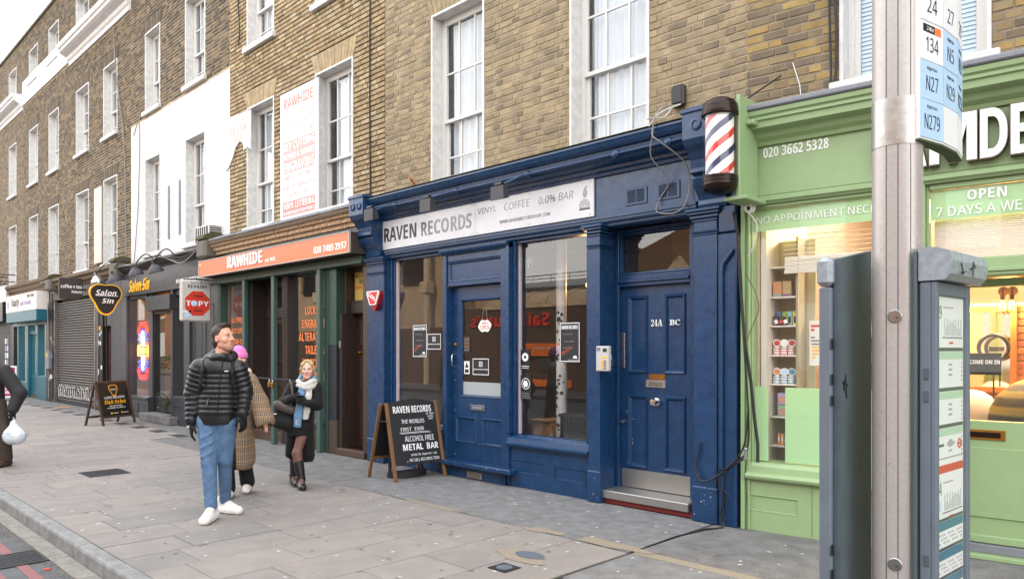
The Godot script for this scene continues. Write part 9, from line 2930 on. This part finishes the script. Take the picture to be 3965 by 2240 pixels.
func alarm_and_phone() -> void:
	var t := thing("alarm_box", "red and white burglar alarm box on the blue pilaster", "alarm", Vector3(-8.65, 2.15, 0.05))
	var hexa := PackedVector2Array([Vector2(-8.78, 2.42), Vector2(-8.79, 2.38), Vector2(-8.72, 2.23), Vector2(-8.66, 2.15), Vector2(-8.62, 2.15), Vector2(-8.55, 2.23), Vector2(-8.50, 2.38), Vector2(-8.51, 2.42)])
	part(t, "body", mb().prism(hexa, Vector3(0, 0, 0.05), Vector3.RIGHT, Vector3.UP, Vector3(0, 0, 0.07)), mat("alarm_red", Color(0.52, 0.06, 0.08), 0.35))
	var f := PackedVector2Array([Vector2(-8.785, 2.425), Vector2(-8.79, 2.38), Vector2(-8.715, 2.225), Vector2(-8.575, 2.225), Vector2(-8.50, 2.38), Vector2(-8.505, 2.425)])
	part(t, "cover", mb().prism(f, Vector3(0, 0, 0.12), Vector3.RIGHT, Vector3.UP, Vector3(0, 0, 0.02)), mats.plastic_white)
	var g := PackedVector2Array([Vector2(-8.76, 2.41), Vector2(-8.76, 2.38), Vector2(-8.70, 2.24), Vector2(-8.59, 2.24), Vector2(-8.53, 2.38), Vector2(-8.53, 2.41)])
	part(t, "emblem", mb().prism(g, Vector3(0, 0, 0.14), Vector3.RIGHT, Vector3.UP, Vector3(0, 0, 0.002)), mats.red_ink)
	words(t, "C", Vector3(-8.74, 2.345, 0.142), 0.06, 0.055, mats.white_ink, {"weight": 700, "depth": 0.001})
	words(t, "D", Vector3(-8.68, 2.315, 0.142), 0.055, 0.055, mats.white_ink, {"weight": 700, "depth": 0.001})
	words(t, "S", Vector3(-8.63, 2.285, 0.142), 0.055, 0.055, mats.white_ink, {"weight": 700, "depth": 0.001})
	t = thing("entry_phone", "pale grey entry phone panel with a keypad on the blue pilaster", "intercom", Vector3(-4.6, 1.37, 0.05))
	part(t, "case", mb().bev(-4.70, -4.535, 1.375, 1.635, 0.05, 0.105, 0.01), mat("phone_grey", Color(0.70, 0.69, 0.68), 0.5))
	part(t, "speaker", mb().box(-4.685, -4.64, 1.585, 1.62, 0.105, 0.107), mats.lead)
	part(t, "screen", mb().box(-4.605, -4.555, 1.575, 1.61, 0.105, 0.107), mats.plastic_black)
	part(t, "label_plate", mb().box(-4.61, -4.565, 1.505, 1.53, 0.105, 0.107), mats.yellow_ink)
	for k in 4:
		for j in 2:
			part(t, "button", mb().bev(-4.625 + 0.035 * j, -4.598 + 0.035 * j, 1.40 + 0.024 * k, 1.417 + 0.024 * k, 0.105, 0.111, 0.003), mats.steel if j else mats.yellow_ink)
	t = thing("key_safe", "small metal key safe beside the flats' door", "key safe", Vector3(-4.69, 1.4, -0.1))
	part(t, "case", mb().bev(-4.705, -4.66, 1.42, 1.50, -0.16, -0.09, 0.008), mats.steel)
	part(t, "shackle", mb().tube([Vector3(-4.69, 1.50, -0.12), Vector3(-4.69, 1.54, -0.12), Vector3(-4.67, 1.54, -0.12), Vector3(-4.67, 1.50, -0.12)], 0.005, 6), mats.chrome)
	t = thing("security_camera", "white dome security camera under the green fascia", "camera", Vector3(-3.02, 2.83, 0.08))
	part(t, "mount", mb().lathe([[0.05, 0.0], [0.05, 0.03], [0.001, 0.035]], Vector3(-3.03, 2.85, 0.03), Vector3(0, 0, 1), 16), mats.plastic_white)
	part(t, "dome", mb().ball(Vector3(-3.02, 2.845, 0.09), Vector3(0.036, 0.036, 0.04)), mats.plastic_white)
	part(t, "lens", mb().ball(Vector3(-3.005, 2.832, 0.118), Vector3(0.018, 0.018, 0.016)), mats.plastic_black)
	for k in 2:
		t = thing("padlock", ["brass padlock hanging on the green post, the street side one", "brass padlock hanging on the green post, the door side one"][k], "padlock", Vector3(-11.66 + 0.1 * k, 1.0, 0.15))
		part(t, "body", mb().bev(-11.70 + 0.11 * k, -11.63 + 0.11 * k, 0.96, 1.04, 0.135, 0.165, 0.008), mats.brass)
		part(t, "shackle", mb().tube([Vector3(-11.685 + 0.11 * k, 1.04, 0.15), Vector3(-11.685 + 0.11 * k, 1.085, 0.15), Vector3(-11.645 + 0.11 * k, 1.085, 0.15), Vector3(-11.645 + 0.11 * k, 1.04, 0.15)], 0.006, 6), mats.chrome)
	solo("locking_bar", mb().bev(-12.2, -11.0, 1.09, 1.12, 0.13, 0.145, 0.004), mats.iron, "dark iron bar across the leather shop entrance", "bar")

func floodlights() -> void:
	var heads := [[-8.27, 3.36], [-7.07, 3.32], [-5.81, 3.28]]
	var roots := [-7.985, -6.747, -5.549]
	for k in 3:
		var t := thing("floodlight", ["grey floodlight on an arm in front of the blue console bracket", "grey floodlight on an arm over the record shop's name", "grey floodlight on an arm over the handwritten signboard"][k], "lamp", Vector3(roots[k], 3.53, 0.2))
		var hp := Vector3(heads[k][0] + 0.05, heads[k][1] + 0.06, 0.47)
		part(t, "arm", mb().tube([Vector3(roots[k], 3.53, 0.22), Vector3(roots[k] - 0.05, 3.525, 0.27), hp + Vector3(0.02, 0.07, -0.02)], 0.013, 8), mats.blue)
		part(t, "wall_joint", mb().ball(Vector3(roots[k], 3.53, 0.23), Vector3(0.04, 0.04, 0.04)), mats.blue)
		part(t, "knuckle", mb().tube([hp + Vector3(-0.05, 0.075, 0.0), hp + Vector3(0.06, 0.075, 0.0)], 0.028, 10), mats.plastic_black)
		var m := mb()
		var a := [Vector3(-0.10, 0.055, 0.03), Vector3(0.10, 0.055, 0.03), Vector3(0.10, -0.10, 0.03), Vector3(-0.10, -0.10, 0.03)]
		var b := [Vector3(-0.085, 0.045, -0.06), Vector3(0.085, 0.045, -0.06), Vector3(0.06, -0.06, -0.10), Vector3(-0.06, -0.06, -0.10)]
		for j in 4:
			a[j] += hp
			b[j] += hp
		m.quad(a[3], a[2], a[1], a[0]); m.quad(b[0], b[1], b[2], b[3])
		for j in 4: m.quad(a[j], a[(j + 1) % 4], b[(j + 1) % 4], b[j])
		part(t, "housing", m, mats.lamp_grey)
	for x in [-4.35, -3.75]:
		solo("lamp_socket", mb().lathe([[0.045, 0.0], [0.045, 0.03], [0.02, 0.05], [0.001, 0.05]], Vector3(x, 3.53, 0.225), Vector3(0, 0, 1), 14), mats.blue, "empty blue painted lamp socket on the cornice pipe", "lamp socket", "empty lamp sockets on the blue cornice")

func goosenecks() -> void:
	var heads := [[-19.5, 3.27], [-18.25, 3.22], [-16.85, 3.26], [-15.7, 3.24]]
	var words_ := ["over the plectrum sign", "at the start of the script lettering", "over the middle of the salon fascia", "beside the orange sign's end"]
	for k in 4:
		var hx: float = heads[k][0]
		var hy: float = heads[k][1]
		var t := thing("swan_neck_lamp", "black swan neck lamp " + words_[k], "lamp", Vector3(hx, 3.55, 0.1))
		var pts := []
		for j in 12:
			var a := PI * j / 11.0
			pts.append(Vector3(hx - 0.12 * j / 11.0, 3.46 + 0.22 * sin(a), 0.12 + 0.40 * j / 11.0))
		part(t, "arm", mb().tube(pts, 0.014, 7), mats.iron)
		var o := Vector3(hx - 0.12, hy, 0.52)
		var ax := Vector3(0.0, 1.0, 0.35).normalized()
		part(t, "shade", mb().lathe([[0.155, -0.06], [0.15, -0.02], [0.12, 0.04], [0.07, 0.09], [0.035, 0.12], [0.03, 0.19], [0.001, 0.2]], o, ax, 20), mats.lamp_grey if k else mats.steel)
		part(t, "lamp_hollow", mb().lathe([[0.001, 0.02], [0.10, 0.0], [0.152, -0.058]].map(func(q): return [q[0], q[1]]), o, ax, 20), mats.plastic_black)

func vents_and_boxes() -> void:
	for k in 2:
		var x0: float = [-4.395, -4.022][k]
		var t := thing("wall_vent", ["blue painted louvred vent beside the signboard's bird emblem", "blue painted louvred vent beside the barber pole"][k], "vent", Vector3(x0 + 0.13, 3.05, 0.0))
		part(t, "plate", mb().bev(x0, x0 + 0.262, 3.053, 3.222, 0.0, 0.012, 0.004), mats.blue)
		for c in 2:
			for j in 7:
				part(t, "slot", mb().box(x0 + 0.028 + 0.108 * c, x0 + 0.124 + 0.108 * c, 3.075 + 0.0185 * j, 3.085 + 0.0185 * j, 0.0115, 0.0132), mats.plastic_black)
				part(t, "louvre", mb().mould([[0.012, 3.085 + 0.0185 * j], [0.017, 3.084 + 0.0185 * j], [0.012, 3.0925 + 0.0185 * j]], x0 + 0.028 + 0.108 * c, x0 + 0.124 + 0.108 * c), mats.blue)
	var t := thing("air_brick", "cream air brick at the foot of the record shop door", "vent", Vector3(-6.63, 0.0, 0.03))
	part(t, "plate", mb().bev(-6.765, -6.50, 0.015, 0.095, 0.03, 0.04, 0.004), mats.cream_mortar)
	for k in 4:
		part(t, "slot", mb().box(-6.745, -6.52, 0.027 + 0.016 * k, 0.033 + 0.016 * k, 0.0395, 0.041), mats.joint)
	t = thing("junction_box", "black cable junction box on the brick wall above the blue cornice", "junction box", Vector3(-3.82, 3.93, -0.1))
	part(t, "cover", mb().bev(-3.89, -3.745, 3.94, 4.155, -0.1, -0.03, 0.02), mats.plastic_black)
	part(t, "face", mb().bev(-3.87, -3.765, 3.97, 4.13, -0.032, -0.018, 0.008), mats.plastic_black)
	t = thing("air_conditioner", "old window air conditioner on the ledge beside the orange sign", "air conditioner", Vector3(-14.4, 3.68, -0.1))
	part(t, "case", mb().bev(-14.75, -14.10, 3.70, 4.02, -0.35, 0.15, 0.008), mats.room_white)
	part(t, "grille", mb().box(-14.105, -14.095, 3.72, 4.0, -0.32, 0.13), mats.iron)
	for k in 7:
		part(t, "fin", mb().box(-14.096, -14.088, 3.73 + 0.04 * k, 3.74 + 0.04 * k, -0.32, 0.13), mats.room_white)
	part(t, "front_grille", mb().box(-14.72, -14.13, 3.72, 4.0, 0.15, 0.155), mats.iron)
	for k in 6:
		part(t, "fin", mb().box(-14.72 + 0.1 * k, -14.70 + 0.1 * k, 3.72, 4.0, 0.155, 0.16), mats.room_white)
	for q in [[-14.2, "mossy stone block between the salon and the orange sign"], [-19.42, "mossy stone block at the salon's left end"], [-25.3, "mossy stone block above the closed coffee shop"]]:
		t = thing("cornice_block", q[1], "stone block", Vector3(q[0], 3.4, 0))
		part(t, "block", mb().bev(q[0] - 0.2, q[0] + 0.2, 3.35, 3.72, -0.15, 0.28, 0.05), mats.stone)
		var arc := PackedVector2Array()
		for k in 13: arc.append(Vector2(0.0 + 0.24 * cos(PI * k / 12), 3.72 + 0.14 * sin(PI * k / 12)))
		part(t, "rounded_top", mb().prism(arc, Vector3(q[0] - 0.2, 0, 0.05), Vector3(0, 0, 1), Vector3.UP, Vector3(0.4, 0, 0)), mats.moss)
	solo("rusty_bracket", mb().tube([Vector3(-7.97, 3.84, -0.1), Vector3(-7.97, 3.90, -0.04), Vector3(-7.99, 3.93, -0.02), Vector3(-7.95, 3.91, -0.03)], 0.014, 6), mat("rust", Color(0.55, 0.30, 0.13), 0.9), "small rusty iron stub on the brick above the blue cornice", "bracket")

func wire(called: String, label: String, pts: Array, r: float, m: Material, sag := 0.0) -> void:
	var c := Curve3D.new()
	for k in pts.size():
		var d: Vector3 = (pts[mini(k + 1, pts.size() - 1)] - pts[maxi(k - 1, 0)]) * 0.17
		c.add_point(pts[k], -d, d)
	c.bake_interval = 0.05
	var b := []
	for p in c.tessellate(4, 5): b.append(p)
	solo(called, mb().tube(b, r, 6), m, label, "cable")

func cables() -> void:
	var V := func(x, y, z): return Vector3(x, y, z)
	wire("loop_cable", "thin grey cable looping down over the blue fascia from the junction box", [V.call(-3.82, 3.95, -0.03), V.call(-3.83, 3.80, 0.30), V.call(-3.86, 3.60, 0.32), V.call(-3.92, 3.42, 0.25), V.call(-3.86, 3.22, 0.05), V.call(-3.98, 3.05, 0.03), V.call(-3.96, 2.93, 0.09), V.call(-3.78, 2.89, 0.10), V.call(-3.66, 2.95, 0.09), V.call(-3.64, 3.15, 0.03), V.call(-3.64, 3.35, 0.12), V.call(-3.78, 3.52, 0.30), V.call(-3.86, 3.62, 0.33), V.call(-3.80, 3.84, 0.28), V.call(-3.78, 3.95, -0.03)], 0.006, mats.cable_grey)
	wire("loop_cable", "pale cable bundle hanging from the junction box onto the cornice", [V.call(-3.85, 3.95, -0.02), V.call(-3.88, 3.82, 0.1), V.call(-3.95, 3.78, 0.28), V.call(-3.9, 3.70, 0.31), V.call(-3.80, 3.80, 0.29), V.call(-3.77, 3.95, -0.02)], 0.008, mats.cable_white)
	wire("wall_cable", "thick black cable running down the green jamb beside the blue shop", [V.call(-3.16, 2.82, 0.10), V.call(-3.12, 2.6, 0.08), V.call(-3.10, 2.1, 0.07), V.call(-3.07, 1.7, 0.07), V.call(-3.01, 1.3, 0.06), V.call(-2.98, 1.0, 0.06), V.call(-2.94, 0.78, 0.08), V.call(-2.93, 0.62, 0.10)], 0.014, mats.cable_black)
	wire("wall_cable", "black cable hanging free at the green jamb and curling to the pavement", [V.call(-3.13, 2.8, 0.11), V.call(-3.11, 2.3, 0.09), V.call(-3.06, 1.6, 0.09), V.call(-3.02, 1.05, 0.09), V.call(-3.03, 0.72, 0.10), V.call(-3.15, 0.58, 0.11), V.call(-3.24, 0.46, 0.11), V.call(-3.26, 0.2, 0.10), V.call(-3.25, 0.015, 0.12), V.call(-3.33, 0.008, 0.3), V.call(-3.385, 0.002, 0.7), V.call(-3.385, -0.004, 1.2)], 0.008, mats.cable_black)
	wire("wall_cable", "second black cable knotted at the foot of the blue corner pilaster", [V.call(-3.02, 1.05, 0.10), V.call(-3.05, 0.75, 0.12), V.call(-3.18, 0.56, 0.13), V.call(-3.30, 0.50, 0.10), V.call(-3.29, 0.36, 0.10), V.call(-3.22, 0.30, 0.10), V.call(-3.28, 0.14, 0.10), V.call(-3.26, 0.012, 0.12), V.call(-3.34, 0.012, 0.35)], 0.008, mats.cable_black)
	wire("wall_cable", "blue painted cable curving across the corner pilaster", [V.call(-3.05, 0.64, 0.13), V.call(-3.25, 0.50, 0.10), V.call(-3.42, 0.40, 0.10), V.call(-3.52, 0.42, 0.09), V.call(-3.54, 0.55, 0.08), V.call(-3.50, 0.74, 0.075)], 0.009, mats.navy_black)
	wire("thin_cable", "thin brown cable bowing out from the green jamb", [V.call(-3.06, 2.28, 0.08), V.call(-2.97, 2.12, 0.08), V.call(-2.93, 1.96, 0.08), V.call(-2.99, 1.80, 0.08), V.call(-3.05, 1.66, 0.08)], 0.004, mat("cable_brown", Color(0.36, 0.27, 0.16), 0.7))
	wire("thin_cable", "white cable with black bands curling below the barber pole bracket", [V.call(-3.05, 2.88, 0.2), V.call(-3.0, 2.80, 0.16), V.call(-2.93, 2.68, 0.12), V.call(-2.96, 2.52, 0.1), V.call(-3.03, 2.42, 0.08)], 0.007, mats.cable_white)
	solo("tape_scrap", mb().bev(-3.05, -3.02, 0.63, 0.74, 0.11, 0.125, 0.005), mats.chrome, "scrap of silver tape round the cables by the green window", "tape")
	FR = GREEN_FR
	wire("roof_cable", "black cables lying along the lead of the green cornice", [V.call(0.0, 3.72, 0.05), V.call(0.3, 3.74, 0.0), V.call(0.55, 3.72, 0.03), V.call(0.75, 3.78, -0.05), V.call(0.78, 4.2, -0.08), V.call(0.76, 5.2, -0.08)], 0.012, mats.cable_black)
	wire("roof_cable", "second black cable climbing the golden brick beside the window", [V.call(0.1, 3.71, 0.1), V.call(0.5, 3.73, 0.06), V.call(0.72, 3.76, -0.04), V.call(0.73, 4.2, -0.08), V.call(0.71, 5.2, -0.08)], 0.009, mats.cable_black)
	wire("roof_cable", "slanting black stay cable on the golden brick", [V.call(0.0, 3.76, 0.1), V.call(0.32, 4.0, -0.08)], 0.008, mats.cable_black)
	wire("roof_cable", "orange cable end lying on the lead of the green cornice", [V.call(0.45, 3.71, 0.1), V.call(0.6, 3.715, 0.12), V.call(0.66, 3.71, 0.05)], 0.008, mats.orange_ink)
	solo("wire_bracket", mb().tube([V.call(0.43, 4.08, -0.06), V.call(0.50, 3.86, -0.02), V.call(0.53, 3.70, 0.04)], 0.006, 5), mats.steel, "bent steel wire bracket standing on the green cornice", "bracket")
	FR = Transform3D.IDENTITY
	wire("facade_cable", "long thin black cable running down the join of the yellow and grey brick", [V.call(-9.05, 8.5, -0.085), V.call(-9.03, 6.8, -0.085), V.call(-9.04, 5.2, -0.085), V.call(-9.02, 3.75, -0.085)], 0.012, mats.cable_black)
	wire("facade_cable", "grey cable sagging down the dark brick beside the white wall", [V.call(-20.4, 10.0, -0.07), V.call(-20.2, 8.6, -0.07), V.call(-19.7, 7.2, -0.07), V.call(-19.5, 5.8, -0.07), V.call(-19.45, 3.8, -0.07)], 0.012, mats.cable_grey)
	wire("facade_cable", "loose grey cable hanging on the white painted wall", [V.call(-18.9, 6.75, -0.07), V.call(-18.55, 7.0, -0.07), V.call(-18.5, 6.3, -0.07), V.call(-18.6, 5.0, -0.07), V.call(-18.8, 3.7, -0.05)], 0.012, mats.cable_grey)
	wire("facade_cable", "black cable hanging down the edge of the yellow brick", [V.call(-13.35, 8.6, -0.07), V.call(-13.25, 7.6, -0.07), V.call(-13.3, 7.3, -0.07)], 0.012, mats.cable_black)
	for k in 3:
		wire("fascia_cable", ["black cable sagging along the top of the salon fascia", "black cable sagging low between the salon lamps", "grey cable drooping beside the orange sign's end"][k], [V.call(-19.3, 3.62 - 0.02 * k, 0.21), V.call(-17.8, 3.50 + 0.03 * k, 0.22), V.call(-16.4, 3.58, 0.22), V.call(-15.2, 3.46 - 0.05 * k, 0.23), V.call(-14.3, 3.62, 0.22)], 0.014, [mats.cable_black, mats.cable_black, mats.cable_grey][k])
	for k in 4:
		var z0 := 0.03
		wire("drain_pipe" if k == 0 else "pier_cable", ["grey conduit on the black pier beside the teal shop", "black cable on the black pier beside the teal shop", "black cable beside the brown salon door", "grey cable beside the shutter rail"][k], [V.call([-26.2, -25.65, -20.6, -21.3][k], 3.3, 0.04), V.call([-26.1, -25.6, -20.55, -21.28][k], 1.8, 0.04), V.call([-26.05, -25.6, -20.5, -21.3][k], 0.1, 0.04)], 0.016, mats.cable_grey if k % 3 == 0 else mats.cable_black)
	solo("flat_card", mb().box(-23.3, -22.7, 0.0, 0.006, 0.25, 0.6), mats.card, "flattened brown card lying before the roller shutter", "litter")
	solo("red_litter", mb().bev(-6.66, -6.62, -0.129, -0.12, 4.56, 4.60, 0.002), mats.red_ink, "scrap of red litter in the road by the kerb", "litter")
